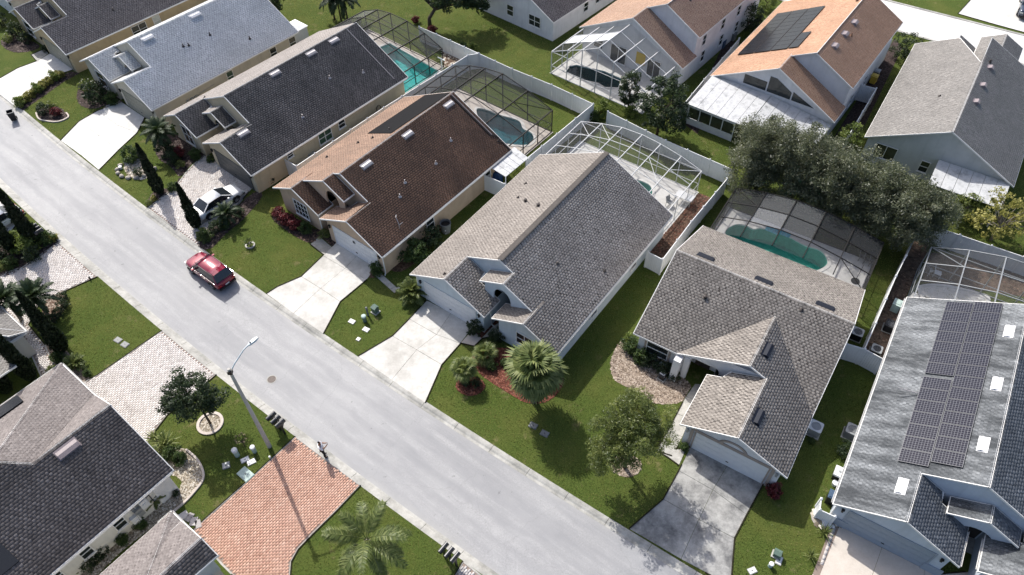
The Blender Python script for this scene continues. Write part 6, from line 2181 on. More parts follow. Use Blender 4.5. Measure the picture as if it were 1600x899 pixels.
def pinnate(L_, droop, nl, ll, key):
    """feather frond along +X"""
    mb = MB()
    pts = []
    for i in range(9):
        u = i / 8
        x = L_ * (u - 0.16 * u ** 3)
        z = L_ * (0.30 * u - droop * u * u)
        pts.append(Vector((x, 0, z)))
    mb.tube(pts, [0.022 * L_ ** .5 * (1 - 0.85 * i / 8) for i in range(9)], 4)
    for i in range(len(mb.t)):
        mb.t[i] = 0.75
    for k in range(nl):
        u = 0.14 + 0.85 * k / nl
        f = u * 8
        i = min(7, int(f))
        p = pts[i].lerp(pts[i + 1], f - i)
        d = (pts[i + 1] - pts[i]).normalized()
        ln = ll * (0.35 + 0.75 * math.sin(math.pi * min(1, u * 0.9 + 0.12))) * random.uniform(0.85, 1.1)
        for s_ in (-1, 1):
            side = Vector((0, s_, 0))
            dr = (d * 0.55 + side * 0.85 + Vector((0, 0, random.uniform(-0.35, 0.15)))).normalized()
            w_ = Vector((d.x, 0, d.z)) * 0.028 * L_ ** .5
            tip = p + dr * ln + Vector((0, 0, -0.18 * ln))
            m_ = p + dr * ln * 0.5 + Vector((0, 0, 0.02))
            mb.add([p - w_ * .5, p + w_ * .5, m_ + w_, m_ - w_], [(0, 1, 2, 3)], random.uniform(0.2, 0.9))
            mb.add([m_ - w_, m_ + w_, tip], [(0, 1, 2)], random.uniform(0.2, 0.9))
    CACHE[key] = mb.mesh('frond', tint=True)
    return CACHE[key]


def fan(L_, key, nb=22, pet=0.45):
    """costapalmate fan leaf along +X"""
    mb = MB()
    hub = Vector((L_ * pet, 0, L_ * 0.10))
    mb.tube([(0, 0, 0), hub * 0.5 + Vector((0, 0, 0.03)), hub], [0.022, 0.018, 0.014], 4)
    for i in range(len(mb.t)):
        mb.t[i] = 0.7
    R_ = L_ * (1 - pet)
    for k in range(nb):
        a_ = R(-125 + 250 * k / (nb - 1))
        d = Vector((math.cos(a_), math.sin(a_), -0.05 - 0.15 * abs(math.sin(a_)))).normalized()
        ln = R_ * (0.75 + 0.25 * math.cos(a_)) * random.uniform(0.9, 1.08)
        x = d.cross(Vector((0, 0, 1))).normalized() * ln * 0.075
        m_ = hub + d * ln * 0.6 + Vector((0, 0, 0.02))
        tip = hub + d * ln + Vector((0, 0, -0.30 * ln * random.uniform(0.5, 1.3)))
        mb.add([hub, m_ + x, m_ - x], [(0, 1, 2)], random.uniform(0.15, 0.9))
        mb.add([m_ - x, m_ + x, tip], [(0, 1, 2)], random.uniform(0.3, 1.0))
    CACHE[key] = mb.mesh('frond', tint=True)
    return CACHE[key]


for i_ in range(3):
    pinnate(3.3, 0.50 + 0.1 * i_, 34, 0.72, ('pin', i_))
    pinnate(1.6, 0.50 + 0.1 * i_, 34, 0.34, ('date', i_))
    pinnate(0.85, 0.35 + 0.15 * i_, 22, 0.17, ('sago', i_))
    fan(2.0, ('fan', i_), 26, 0.46)
    fan(1.05, ('sfan', i_), 20, 0.45)
mb = MB()
mb.add([(0, -.035, 0), (0, .035, 0), (.45, .05, .16), (.45, -.05, .16), (.95, 0, .20)], [(0, 1, 2, 3), (3, 2, 4)])
CACHE[('blade', 0)] = mb.mesh('leaf_blade', tint=True)
mb = MB()
mb.add([(0, -.03, 0), (0, .03, 0), (.5, .04, .22), (.5, -.04, .22), (.95, 0, .06)], [(0, 1, 2, 3), (3, 2, 4)])
CACHE[('blade', 1)] = mb.mesh('leaf_blade', tint=True)


def palm(label, base, h, keys, n, elev, mat, r0=0.14, scale=1.0, name='palm_tree', cat='palm', lean=(0, 0), part='frond', bark='pale_bark', boots=True, jit=0.25):
    t = thing(name, label, cat, (base[0], base[1], 0))
    if h > 0.05:
        mb = MB()
        pts, rad = [], []
        for i in range(9):
            u = i / 8
            pts.append((lean[0] * u * u, lean[1] * u * u, h * u - 0.05))
            rad.append(r0 * (1.25 - 0.35 * min(1, u * 3) + (0.05 if i % 2 else 0) + (0.35 if boots and u > 0.85 else 0)))
        mb.tube(pts, rad, 9)
        obj('trunk', mb, bark, t, smooth=True)
    for k in range(n):
        a_ = k * 2.39996 + random.uniform(-jit, jit)
        u = (k + 0.5) / n
        e = R(elev[0] + (elev[1] - elev[0]) * u + random.uniform(-8, 8))
        me = CACHE[random.choice(keys)]
        if not me.materials:
            me.materials.append(MATS[mat])
        o = bpy.data.objects.new(part, me)
        col.objects.link(o)
        o.parent = t
        o.location = (lean[0] + 0.06 * math.cos(a_), lean[1] + 0.06 * math.sin(a_), h + 0.12 * (1 - u))
        o.rotation_euler = (random.uniform(-.25, .25), -e, a_)
        s_ = scale * random.uniform(0.86, 1.1)
        o.scale = (s_, s_, s_)
    return t


FAN = [('fan', 0), ('fan', 1), ('fan', 2)]
SFAN = [('sfan', 0), ('sfan', 1), ('sfan', 2)]
PIN = [('pin', 0), ('pin', 1), ('pin', 2)]
DATE = [('date', 0), ('date', 1), ('date', 2)]
SAGO = [('sago', 0), ('sago', 1), ('sago', 2)]
BLADE = [('blade', 0), ('blade', 1)]
# big trees
tree('dark glossy round-crowned tree in a pink ring on the near lawn', (-21.08, 26.17), [(-0.1, 0.05, 3.75, 1.75, 1.75, 1.7), (0.7, 0.3, 3.2, 1.2, 1.2, 1.1), (-1.0, -0.3, 3.1, 1.1, 1.1, 1.0)], (0.09, 2.6), 105, 0.36, 12000, 0.08, 'leaf_dark', 0.5, upb=0.7)
tree('feathery olive-green tree in a mulch ring before the white house', (7.37, 22.55), [(-0.25, -0.1, 4.9, 2.4, 2.4, 2.4), (-1.5, -0.9, 3.5, 1.5, 1.5, 1.5), (0.9, 0.6, 4.6, 1.9, 1.8, 1.8), (0.1, 1.0, 6.0, 1.4, 1.4, 1.3)], (0.14, 3.0), 230, 0.42, 34000, 0.095, 'leaf_olive', 0.26, limbs=40, shell=0.25, crand=0.35)
tree('twin dark bushy tree behind the white vinyl corner', (14.21, 57.62), [(0, 0, 3.9, 2.3, 2.3, 2.6), (0.9, -0.4, 2.7, 1.6, 1.6, 1.8)], (0.16, 2.5), 120, 0.45, 9000, 0.11, 'leaf_dark', 0.55, upb=0.7)
tree('slim dark bushy tree beside the gabled white cage', (11.88, 61.99), [(0, 0, 2.4, 1.1, 1.1, 1.9)], (0.09, 1.6), 50, 0.34, 3500, 0.095, 'leaf_dark', 0.55)
tree('shade tree on the back lawn with its crown at the top edge', (-9.15, 77.67), [(3.2, -0.2, 4.0, 3.4, 2.4, 1.5), (-0.6, 0.8, 5.6, 2.2, 2.2, 1.6), (5.6, 0.6, 3.4, 2.2, 2.0, 1.3)], (0.26, 2.4), 170, 0.55, 12000, 0.13, 'leaf_dark', 0.5, limbs=12, shell=0.35)
for i_, (px_, lb, bl, k_, mt_, tw) in enumerate((
        ((22.06, 49.76), 'left end tree of the tall grey-green tree row behind the green pool', [(0, 0.2, 4.4, 3.2, 3.0, 3.4), (-0.9, -0.8, 2.8, 2.6, 2.2, 2.4)], 330, 'leaf_grey', 12),
        ((24.64, 48.04), 'second tree from the left in the grey-green tree row', [(0, 0.2, 4.6, 3.0, 2.9, 3.1), (0.3, -1.2, 2.9, 2.5, 1.9, 2.3)], 310, 'leaf_grey', 12),
        ((27.14, 46.21), 'middle tree of five in the grey-green tree row', [(0, 0, 4.4, 3.0, 2.9, 3.1), (0.4, -1.1, 2.8, 2.5, 1.9, 2.3)], 310, 'leaf_grey', 24),
        ((29.77, 44.45), 'fourth tree from the left in the grey-green tree row', [(0, 0, 4.1, 3.0, 2.8, 3.0), (0.4, -1.0, 2.6, 2.4, 1.9, 2.2)], 310, 'leaf_grey', 50),
        ((32.32, 42.60), 'pale twiggy tree closing the right end of the tree row', [(0, 0, 3.8, 3.0, 2.7, 2.7), (1.3, 0.5, 3.5, 2.2, 2.0, 2.0)], 300, 'leaf_grey', 90))):
    tree(lb, px_, bl, (0.2, 2.2), k_, 0.62, 46000, 0.105, mt_, 0.28, 'pale_bark', tw, group='tree row behind the green pool', shell=0.18, crand=0.3, upb=0.35)
tree('thin yellow-green tree beyond the vinyl fence at the right edge', (40.52, 43.17), [(0, 0, 2.9, 3.4, 2.6, 2.0), (2.2, 0.3, 3.2, 1.8, 1.8, 1.5)], (0.14, 1.6), 90, 0.4, 2800, 0.12, 'leaf_yellow', 0.5, 'pale_bark', 30, shell=0.2)
tree('olive undergrowth tree beneath the metal awning', (38.86, 45.50), [(0, 0, 1.6, 2.0, 1.6, 1.4)], (0.1, 0.9), 60, 0.35, 2600, 0.1, 'leaf_olive', 0.4, 'pale_bark', 16, shell=0.2)
tree('dark bush tree between the rust-orange and grey houses', (42.52, 70.52), [(0, 0, 1.5, 1.6, 1.6, 1.4)], (0.08, 0.9), 50, 0.36, 3000, 0.09, 'leaf_dark')
tree('dark bush tree in the shade of the tan-brown house', (26.96, 76.51), [(0, 0, 1.8, 1.7, 1.7, 1.6)], (0.1, 0.9), 60, 0.4, 3500, 0.1, 'leaf_dark')
tree('bright shrub tree in front of the tan-brown house', (30.24, 81.26), [(0, 0, 1.2, 1.2, 1.2, 1.1)], (0.06, 0.8), 40, 0.3, 2200, 0.09, 'leaf_bright')
tree('dark tree above the white shed at the top edge', (-27.21, 79.66), [(0, 0, 3.0, 1.5, 1.5, 2.4)], (0.12, 1.8), 60, 0.4, 4000, 0.11, 'leaf_dark')
tree('green hedge tree behind the rust-orange patio roof', (31.98, 55.41), [(0, 0, 1.6, 1.3, 1.1, 1.3)], (0.06, 0.9), 40, 0.3, 2200, 0.09, 'leaf_bright')
# stand of thin palms at the top edge
for k, (q, hh) in enumerate((((-20.44, 79.83), 5.0), ((-19.65, 79.53), 5.6), ((-18.94, 79.81), 4.8))):
    palm(('left', 'middle', 'right')[k] + ' stem of the clumping palm above the dark cage', q, hh * 0.5, DATE, 18, (70, -35), 'leaf_dark', 0.09, 1.4, bark='bark', boots=False)
# cypresses
cypress('tall narrow cypress at the corner of the pebble island', (-31.74, 49.96), 5.6, 0.43)
cypress('narrow cypress standing before the white sedan', (-27.25, 45.57), 5.0, 0.41)
cypress('tall cypress beside the black mailboxes at the left edge', (-40.42, 43.74), 6.6, 0.49)
cypress('shorter cypress left of the mailbox cypress', (-41.75, 42.78), 5.6, 0.43)
cypress('tall cypress at the corner of the near square lawn', (-33.73, 32.53), 6.9, 0.49)
cypress('dark cypress against the grey house at the left edge', (-35.00, 30.02), 6.6, 0.46)
cypress('lowest dark cypress on the left edge', (-36.31, 28.94), 5.5, 0.43)
# palms
palm('large shaggy sabal palm in the red mulch bed', (1.47, 27.74), 3.9, FAN, 66, (85, -68), 'leaf_sabal', 0.19, 1.1)
palm('small fan palm in the round red mulch bed', (-3.46, 29.68), 1.15, SFAN, 26, (80, -30), 'leaf_palm', 0.09, 1.05)
palm('young fan palm at the head of the red mulch bed', (-2.09, 31.48), 0.35, SFAN, 24, (80, -5), 'leaf_dark', 0.09, 1.05)
palm('sprawling feather palm on the lawn right of the red brick drive', (-8.02, 15.91), 4.2, PIN, 14, (62, -30), 'leaf_palm', 0.15, 0.84, lean=(-0.3, 0.25))
palm('arching date palm by the left paver drive', (-36.22, 35.86), 2.2, DATE, 30, (80, -25), 'leaf_palm', 0.13, 1.1)
palm('second date palm at the left edge beside the paver drive', (-38.17, 35.50), 2.3, DATE, 28, (80, -25), 'leaf_palm', 0.13, 1.1)
palm('bushy palm at the garage of the pale blue-grey roof', (-32.88, 55.95), 2.2, DATE, 30, (80, -25), 'leaf_palm', 0.12, 1.05)
palm('low palm beside the parked white sedan', (-24.62, 46.16), 0.9, DATE, 24, (75, -10), 'leaf_palm', 0.1, 0.85)
palm('sago clump at the corner of the taupe roof garage', (-7.90, 37.54), 0.3, SAGO, 46, (80, 0), 'leaf_palm', 0.12, 1.75, name='cycad', cat='cycad')
palm('spiky cycad by the near pale paver drive', (-32.19, 31.00), 0.25, SAGO, 34, (75, 0), 'leaf_sabal', 0.12, 1.15, name='cycad', cat='cycad')
palm('spiky plant nearest the brick border of the solar house', (19.26, 17.96), 0.05, BLADE, 26, (78, 12), 'leaf_sabal', 0.1, 0.75, name='agave', cat='agave', part='leaf_blade')
palm('smaller spiky plant on the lawn left of the solar house drive', (18.06, 16.49), 0.05, BLADE, 24, (75, 10), 'leaf_sabal', 0.1, 0.65, name='agave', cat='agave', part='leaf_blade')
palm('clump of strappy leaves at the dark roof corner', (-23.50, 24.32), 0.15, BLADE, 40, (75, 5), 'leaf_sabal', 0.1, 1.25, name='strap_plant', cat='plant', part='leaf_blade')
palm('strappy pale plant beside the pale paver drive', (-24.35, 24.81), 0.1, BLADE, 30, (70, 5), 'leaf_sabal', 0.1, 1.0, name='strap_plant', cat='plant', part='leaf_blade')
palm('dark palm bush against the cream wall', (-22.95, 20.38), 0.5, SAGO, 26, (80, 0), 'leaf_dark', 0.1, 1.0, name='cycad', cat='cycad')
palm('spiky bush by the stone strip under the cream wall', (-26.84, 15.97), 0.2, SAGO, 20, (80, 0), 'leaf_sabal', 0.1, 0.8, name='cycad', cat='cycad')
palm('yellowing spiky bush poking over the dark roof eave', (-28.08, 16.44), 2.2, SAGO, 18, (80, 0), 'leaf_sabal', 0.06, 0.7, name='cycad', cat='cycad')
palm('dark spiky plant in the small white ring', (-22.13, 43.28), 0.25, SAGO, 14, (85, 20), 'leaf_dark', 0.05, 0.6, name='cycad', cat='cycad')
# shrubs
for key, lb, q, s_ in (
        ('ball', 'clipped dark ball bush at the taupe roof garage', (-2.82, 33.80), 1.15), ('dark', 'dark bush beside the entry of the taupe roof house', (-1.20, 33.23), 0.95),
        ('dark', 'left of two low bushes in the round red mulch bed', (-3.39, 29.13), 0.55), ('dark', 'right of two low bushes in the round red mulch bed', (-2.61, 29.18), 0.55),
        ('mid', 'small green shrub behind the big sabal palm', (-1.46, 30.61), 0.6), ('mid', 'small green shrub in the middle of the red bed', (-0.52, 30.88), 0.55),
        ('mid', 'leafy shrub under the brown roof garage corner', (-11.01, 40.24), 1.0), ('mid', 'round green bush beside the tan wall and downspout', (-8.23, 41.56), 1.75),
        ('dark', 'loose green bush behind the round bush on the tan wall', (-6.90, 43.24), 1.6), ('red', 'left of the dark red bushes under the gridded window', (-20.31, 46.67), 1.05),
        ('red', 'middle of the dark red bushes under the gridded window', (-19.44, 45.94), 1.1), ('red', 'right of the dark red bushes under the gridded window', (-18.60, 45.30), 1.0),
        ('mid', 'green bush right of the red bushes', (-17.58, 44.82), 0.9), ('olive', 'variegated bush by the brown roof downspout', (-15.92, 44.11), 0.8), ('yellow', 'pale bush at the left end of the red bushes', (-20.91, 47.16), 0.6),
        ('mid', 'hedge bush at the left end of the grey house window', (8.73, 32.17), 1.1), ('mid', 'hedge bush left under the taupe-framed window', (9.44, 31.35), 1.05), ('dark', 'hedge bush in the middle under the taupe-framed window', (10.17, 30.71), 1.0),
        ('dark', 'hedge bush right under the taupe-framed window', (10.94, 30.14), 0.95), ('dark', 'last hedge bush beside the white pillar', (11.56, 29.63), 0.8), ('bright', 'yellowish end bush of the hedge by the side lawn', (8.84, 32.76), 0.75),
        ('olive', 'pale weedy bush in the bark bed before the grey house', (8.35, 27.93), 0.8), ('mid', 'little shrub at the white garage corner pillar', (11.46, 23.96), 0.5), ('red', 'dark red bush beside the stained driveway', (16.73, 20.61), 0.95),
        ('dark', 'dark bush between the air conditioner and the solar house', (22.18, 23.47), 0.95), ('mid', 'weeds by the air conditioner on the side lawn', (20.18, 24.36), 0.35),
        ('dark', 'large dark bush before the pale blue-grey roof', (-42.56, 64.12), 1.9), ('olive', 'flowering bush left of the large dark bush', (-44.22, 65.94), 1.2), ('mid', 'green bush right of the large dark bush', (-40.89, 63.87), 1.1),
        ('dark', 'dark bush in the heart-shaped island', (-46.98, 62.02), 1.05), ('red', 'reddish groundcover in the heart-shaped island', (-45.69, 61.68), 0.9), ('olive', 'twiggy top bush of the heart-shaped island', (-46.76, 63.09), 0.7),
        ('mid', 'green bush at the top of the pebble island', (-35.77, 54.48), 1.35), ('dark', 'dark low bush in the pebble island', (-34.46, 52.45), 0.7),
        ('mid', 'round bush at the corner of the white paver drive', (-30.67, 50.47), 0.75), ('yellow', 'orange-yellow flowers by the kerb and cypress', (-32.04, 49.04), 0.5), ('olive', 'grey bush beside the orange flowers', (-32.31, 48.46), 0.5),
        ('dark', 'dark shrub mass under the black roof window', (-32.65, 55.19), 1.4), ('red', 'reddish shrub under the black roof window', (-31.43, 55.17), 1.0), ('dark', 'dark shrub left of the reddish shrub', (-31.84, 54.06), 1.1), ('mid', 'green shrub at the black roof entry corner', (-29.91, 54.96), 0.9),
        ('olive', 'stony bed bush by the curved paver edge', (-30.83, 53.49), 0.7), ('mid', 'bush at the black roof garage pillar', (-28.24, 54.38), 0.6),
        ('mid', 'leafy bush at the kerb in front of the low palm', (-25.95, 44.01), 0.95), ('dark', 'dark bush behind the kerb bush', (-25.33, 45.00), 0.95), ('mid', 'strappy bush beside the white sedan', (-24.80, 45.54), 0.9), ('olive', 'grey bush below the narrow cypress', (-26.53, 44.55), 0.7), ('dark', 'dark bush at the lawn edge right of the low palm', (-24.00, 46.88), 0.9),
        ('bright', 'yellow-green bush by the mailbox cypress', (-40.64, 42.69), 1.3), ('bright', 'bright bush left of the yellow-green bush', (-42.00, 43.98), 0.9), ('mid', 'dark green hedge bush under the black mailboxes', (-39.47, 43.95), 1.1), ('yellow', 'yellow flowering bush at the paver drive corner', (-39.01, 44.17), 0.6),
        ('dark', 'dark bush at the far left bed edge', (-42.48, 42.35), 1.2), ('mid', 'low bush at the front of the far left bed', (-41.36, 41.25), 0.9), ('dark', 'dark groundcover in front of the yellow-green bush', (-39.95, 41.95), 1.1), ('olive', 'olive weeds at the far left bed corner', (-41.95, 40.90), 0.8),
        ('dark', 'first box hedge bush round the date palm bed', (-35.68, 37.54), 0.65), ('dark', 'second box hedge bush round the date palm bed', (-35.29, 36.68), 0.7), ('dark', 'third box hedge bush round the date palm bed', (-35.30, 35.91), 0.7), ('dark', 'fourth box hedge bush round the date palm bed', (-35.50, 35.28), 0.7),
        ('mid', 'green tuft beside the corner cypress', (-33.70, 31.71), 0.75), ('mid', 'small green mound near the spiky cycad', (-31.09, 30.31), 0.45), ('olive', 'dry stalks bush at the grey roof gutter', (-33.72, 30.57), 0.6),
        ('mid', 'leafy bush at the top of the pebble bed', (-22.90, 23.74), 0.9), ('mid', 'green bush by the curved pink edging', (-22.28, 23.26), 0.75), ('olive', 'brownish bush beside the dark roof corner', (-23.73, 24.08), 0.9),
        ('mid', 'round bush under the first cream wall window', (-23.58, 18.85), 0.62), ('mid', 'round bush further along the pebble strip', (-24.39, 17.92), 0.62), ('dark', 'dark bush near the cream wall corner', (-21.96, 20.94), 0.4), ('dark', 'dark bush at the lower end of the pebble strip', (-25.22, 17.08), 0.75), ('dark', 'last dark bush at the bottom of the pebble strip', (-25.82, 16.46), 0.85),
        ('mid', 'leafy shrub on the tan trellis', (-21.79, 52.64), 0.9), ('dark', 'dark shrub beside the trellis', (-22.21, 51.22), 0.9),
        ('bright', 'bright hedge bush at the vinyl fence corner', (9.01, 60.97), 1.3), ('mid', 'dark green hedge bush at the vinyl fence corner', (8.43, 60.14), 1.0), ('bright', 'yellow-green vine bush by the twin dark tree', (12.02, 60.92), 0.9),
        ('olive', 'bromeliad clump behind the turquoise pool', (-5.99, 72.57), 1.1), ('red', 'red leaf plant at the back fence corner', (-8.78, 76.57), 0.9), ('mid', 'spiky green plant in the bed behind the turquoise pool', (-5.29, 72.81), 0.9), ('red', 'red plant under the shade tree', (-10.86, 78.82), 0.8),
        ('bright', 'bright little bush on the back fence line', (-4.16, 73.05), 0.7),
        ('dark', 'dark bush at the umber roof window', (-56.18, 76.83), 1.4), ('dark', 'second dark bush at the umber roof entry', (-54.32, 75.19), 1.1), ('olive', 'reddish groundcover before the umber roof', (-56.62, 75.49), 0.9), ('dark', 'small dark bush at the umber garage corner', (-51.65, 73.58), 0.6), ('dark', 'dark hedge at the far top left corner', (-58.93, 79.08), 1.3)):
    shrub(key, lb, q, s_)
for k, q in enumerate(((-50.06, 63.46), (-49.86, 64.23), (-49.59, 65.01), (-49.26, 65.68), (-48.99, 66.47), (-48.72, 67.16), (-48.39, 67.86), (-48.01, 68.44))):
    shrub('yellow' if k % 3 else 'bright', ('first', 'second', 'third', 'fourth', 'fifth', 'sixth', 'seventh', 'eighth')[k] + ' from the kerb in the yellow hedge row', q, 0.85, 'yellow hedge row')

# white rose standard near the meter lids
t = thing('rose_bush', 'leafless pale rose bush beside the street lamp', 'shrub', (-18.25, 24.36) + (0,))
mb = MB()
mb.tube([(0, 0, 0), (0.02, 0, 0.7)], [0.04, 0.03], 6)
tips = []
for k in range(9):
    a_ = k * 0.7
    q = (0.35 * math.cos(a_), 0.35 * math.sin(a_), 1.0 + 0.25 * random.random())
    mb.tube([(0.02, 0, 0.6), (q[0] * .6, q[1] * .6, 0.85), q], [0.02, 0.014, 0.008], 4)
    tips.append(q)
obj('stems', mb, 'bark', t)
V, F, T_ = leaf_arrays(np.array(tips), np.full(9, 0.1), 130, 0.05)
obj('leaves', np_mesh('leaves', V, F, T_), 'leaf_dry', t)


# ------------------------------------------------------------ street furniture and small things
t = thing('street_lamp', 'tall concrete street lamp with a curved silver arm at the red brick drive', 'street lamp', (-16.58, 24.34) + (0,))
mb = MB()
mb.tube([(0, 0, -0.1), (0, 0, 4.5), (0, 0, 9.35)], [0.155, 0.125, 0.09], 8)
obj('pole', mb, 'wood_pole', t)
bx_, by_ = (-16.58, 24.34)
hx, hy = (-15.47, 25.84)
dx, dy = hx - bx_, hy - by_
mb = MB()
mb.tube([(0, 0, 9.0), (dx * .25, dy * .25, 9.35), (dx * .7, dy * .7, 9.8), (dx * .93, dy * .93, 9.86)], 0.045, 7)
obj('arm', mb, 'lamp_silver', t)
mb = MB()
mb.box(-0.13, -0.13, 8.9, 0.13, 0.13, 9.2)
obj('bracket', mb, 'black_plastic', t)
an = math.atan2(dy, dx)
mb = MB()
prof_h = [(-0.05, 0.06, 0.05), (0.1, 0.13, 0.09), (0.45, 0.16, 0.10), (0.7, 0.10, 0.06)]
vs_, fs = [], []
for x, w_, h_ in prof_h:
    vs_ += [(x, -w_, 0), (x, w_, 0), (x, w_ * 0.7, h_), (x, -w_ * 0.7, h_)]
for i in range(3):
    for k in range(4):
        fs.append((i * 4 + k, i * 4 + (k + 1) % 4, i * 4 + 4 + (k + 1) % 4, i * 4 + 4 + k))
fs += [(3, 2, 1, 0), (12, 13, 14, 15)]
mb.add(vs_, fs)
hd = obj('lamp_head', mb, 'lamp_silver', t, (dx * .9, dy * .9, 9.82), an)
mb = MB()
mb.lathe([(0.05, 0), (0.05, 0.06), (0, 0.07)], 8)
obj('photocell', mb, 'black_plastic', hd, (0.16, 0, 0.09))
mb = MB()
mb.box(0.2, -0.1, -0.015, 0.55, 0.1, 0.001)
obj('lens', mb, 'blind_glass', hd)


plain('mailbox_black', (0.03, 0.031, 0.034), 0.4, 0.5, 0, 0.1)


def mailbox(label, q, rz, group):
    if 'mbox' not in CACHE:
        mb = MB()
        prof_ = [(-0.1, 0), (0.1, 0), (0.1, 0.14)] + [(0.1 * math.cos(a_ * math.pi / 8), 0.14 + 0.1 * math.sin(a_ * math.pi / 8)) for a_ in range(1, 8)] + [(-0.1, 0.14)]
        n = len(prof_)
        mb.add([(-0.29, y, z) for y, z in prof_] + [(0.29, y, z) for y, z in prof_], [(i, (i + 1) % n, n + (i + 1) % n, n + i) for i in range(n)] + [tuple(range(n - 1, -1, -1)), tuple(range(n, 2 * n))])
        CACHE['mbox'] = mb.mesh('box')
        mb = MB()
        mb.box(-0.05, -0.05, 0, 0.05, 0.05, 1.0)
        mb.box(-0.22, -0.04, 0.93, 0.22, 0.04, 0.998)
        mb.bar((0.0, 0, 0.55), (0.2, 0, 0.93), 0.05)
        CACHE['mpost'] = mb.mesh('post')
        mb = MB()
        mb.box(0.02, -0.125, 1.08, 0.06, -0.105, 1.3)
        CACHE['mflag'] = mb.mesh('flag')
        mb = MB()
        mb.box(0.29, -0.11, 1.005, 0.305, 0.11, 1.2)
        CACHE['mdoor'] = mb.mesh('door')
    t = thing('mailbox', label, 'mailbox', (q[0], q[1], 0), rz, group)
    t.scale = (1.25, 1.25, 1.25)
    obj('box', CACHE['mbox'], 'mailbox_black', t, (0, 0, 1.0))
    obj('post', CACHE['mpost'], 'black_plastic', t)
    obj('flag', CACHE['mflag'], 'black_plastic', t)
    obj('door', CACHE['mdoor'], 'grey_plastic', t)


RZ = math.pi / 2 - R(38)
for gname, where, c in (('mailboxes by the street lamp', 'at the street lamp', (-16.10, 25.61)), ('mailboxes on the palm lawn', 'on the feather palm lawn', (-3.90, 16.46)), ('mailboxes by the cypress', 'by the tall cypress', (-39.97, 44.11))):
    for k, wd in enumerate(('left', 'middle', 'right')):
        d = (k - 1) * 0.46
        mailbox(f'{wd} one of three black mailboxes {where}', (c[0] + d * SA[0], c[1] + d * SA[1]), RZ, gname)


def wheelie(label, q, rz):
    t = thing('wheeled_bin', label, 'bin', (q[0], q[1], q[2]), rz)
    mb = MB()
    vs_ = [(-.24, -.27, .12), (.24, -.27, .12), (.24, .27, .12), (-.24, .27, .12), (-.30, -.34, 1.02), (.30, -.34, 1.02), (.30, .34, 1.02), (-.30, .34, 1.02)]
    mb.add(vs_, [(3, 2, 1, 0), (0, 1, 5, 4), (1, 2, 6, 5), (2, 3, 7, 6), (3, 0, 4, 7)])
    obj('body', mb, 'black_plastic', t)
    mb = MB()
    mb.box(-.33, -.37, 1.0, .33, -.31, 1.06); mb.box(-.33, .31, 1.0, .33, .37, 1.06); mb.box(-.33, -.31, 1.0, -.28, .31, 1.06); mb.box(.28, -.31, 1.0, .33, .31, 1.06)
    obj('rim', mb, 'grey_plastic', t)
    for s_ in (-1, 1):
        mb = MB()
        mb.tube([(s_ * .24, .25, .13), (s_ * .30, .25, .13)], 0.13, 10)
        obj('wheel', mb, 'rubber', t)
    mb = MB()
    mb.tube([(-.25, .40, 1.0), (.25, .40, 1.0)], 0.025, 6)
    obj('handle', mb, 'black_plastic', t)


wheelie('black wheeled bin standing in the gutter by the yellow hedge', (-49.83, 61.14) + (-0.1,), R(30))


def air_con(label, q, rz, mat='grey_metal', w=0.85, h=0.8, top='grey_metal', rnd=False):
    t = thing('air_conditioner', label, 'air conditioner', (q[0], q[1], 0), rz)
    mb = MB()
    r_ = 0.12
    c = w / 2
    pl = []
    for cx_, cy_, a0 in ((c - r_, c - r_, 0), (-c + r_, c - r_, 90), (-c + r_, -c + r_, 180), (c - r_, -c + r_, 270)):
        for k in range(4):
            a_ = R(a0 + k * 30)
            pl.append((cx_ + r_ * math.cos(a_), cy_ + r_ * math.sin(a_)))
    mb.prism(pl, 0.06, h - 0.04)
    obj('casing', mb, mat, t)
    n = len(pl)
    mb = MB()
    ci = [(0.33 * w / .85 * math.cos(2 * math.pi * (k + .5) / n), 0.33 * w / .85 * math.sin(2 * math.pi * (k + .5) / n)) for k in range(n)]
    st_ = min(range(n), key=lambda k: (ci[k][0] - pl[0][0]) ** 2 + (ci[k][1] - pl[0][1]) ** 2)
    ci = ci[st_:] + ci[:st_]
    mb.add([(x * 1.02, y * 1.02, h) for x, y in pl] + [(x, y, h) for x, y in ci] + [(x, y, h - 0.12) for x, y in ci] + [(x * 1.02, y * 1.02, h - .05) for x, y in pl],
           [(i, (i + 1) % n, n + (i + 1) % n, n + i) for i in range(n)] + [(n + i, n + (i + 1) % n, 2 * n + (i + 1) % n, 2 * n + i) for i in range(n)] + [(3 * n + i, 3 * n + (i + 1) % n, (i + 1) % n, i) for i in range(n)])
    obj('top_cover', mb, top, t)
    mb = MB()
    mb.add([(x, y, h - 0.125) for x, y in ci], [tuple(range(n))])
    obj('fan_well', mb, 'black_plastic', t)
    for k in range(3):
        mb = MB()
        a_ = k * 2.094
        d, e = Vector((math.cos(a_), math.sin(a_), 0)), Vector((-math.sin(a_), math.cos(a_), 0))
        mb.add([d * .06 - e * .04 + Vector((0, 0, h - .10)), d * .28 - e * .09 + Vector((0, 0, h - .11)), d * .28 + e * .09 + Vector((0, 0, h - .06)), d * .06 + e * .04 + Vector((0, 0, h - .07))], [(0, 1, 2, 3)])
        obj('fan_blade', mb, 'grey_metal', t)
    mb = MB()
    for k in range(7):
        y = -0.3 + k * 0.1
        hw = math.sqrt(max(0.01, 0.33 ** 2 - y * y)) * w / .85
        mb.bar((-hw, y, h - 0.01), (hw, y, h - 0.01), 0.010)
    obj('guard', mb, 'galvanised', t)
    mb = MB()
    mb.box(-c - .06, -c - .06, -.03, c + .06, c + .06, 0.059)
    obj('pad', mb, 'kerb_concrete', t)


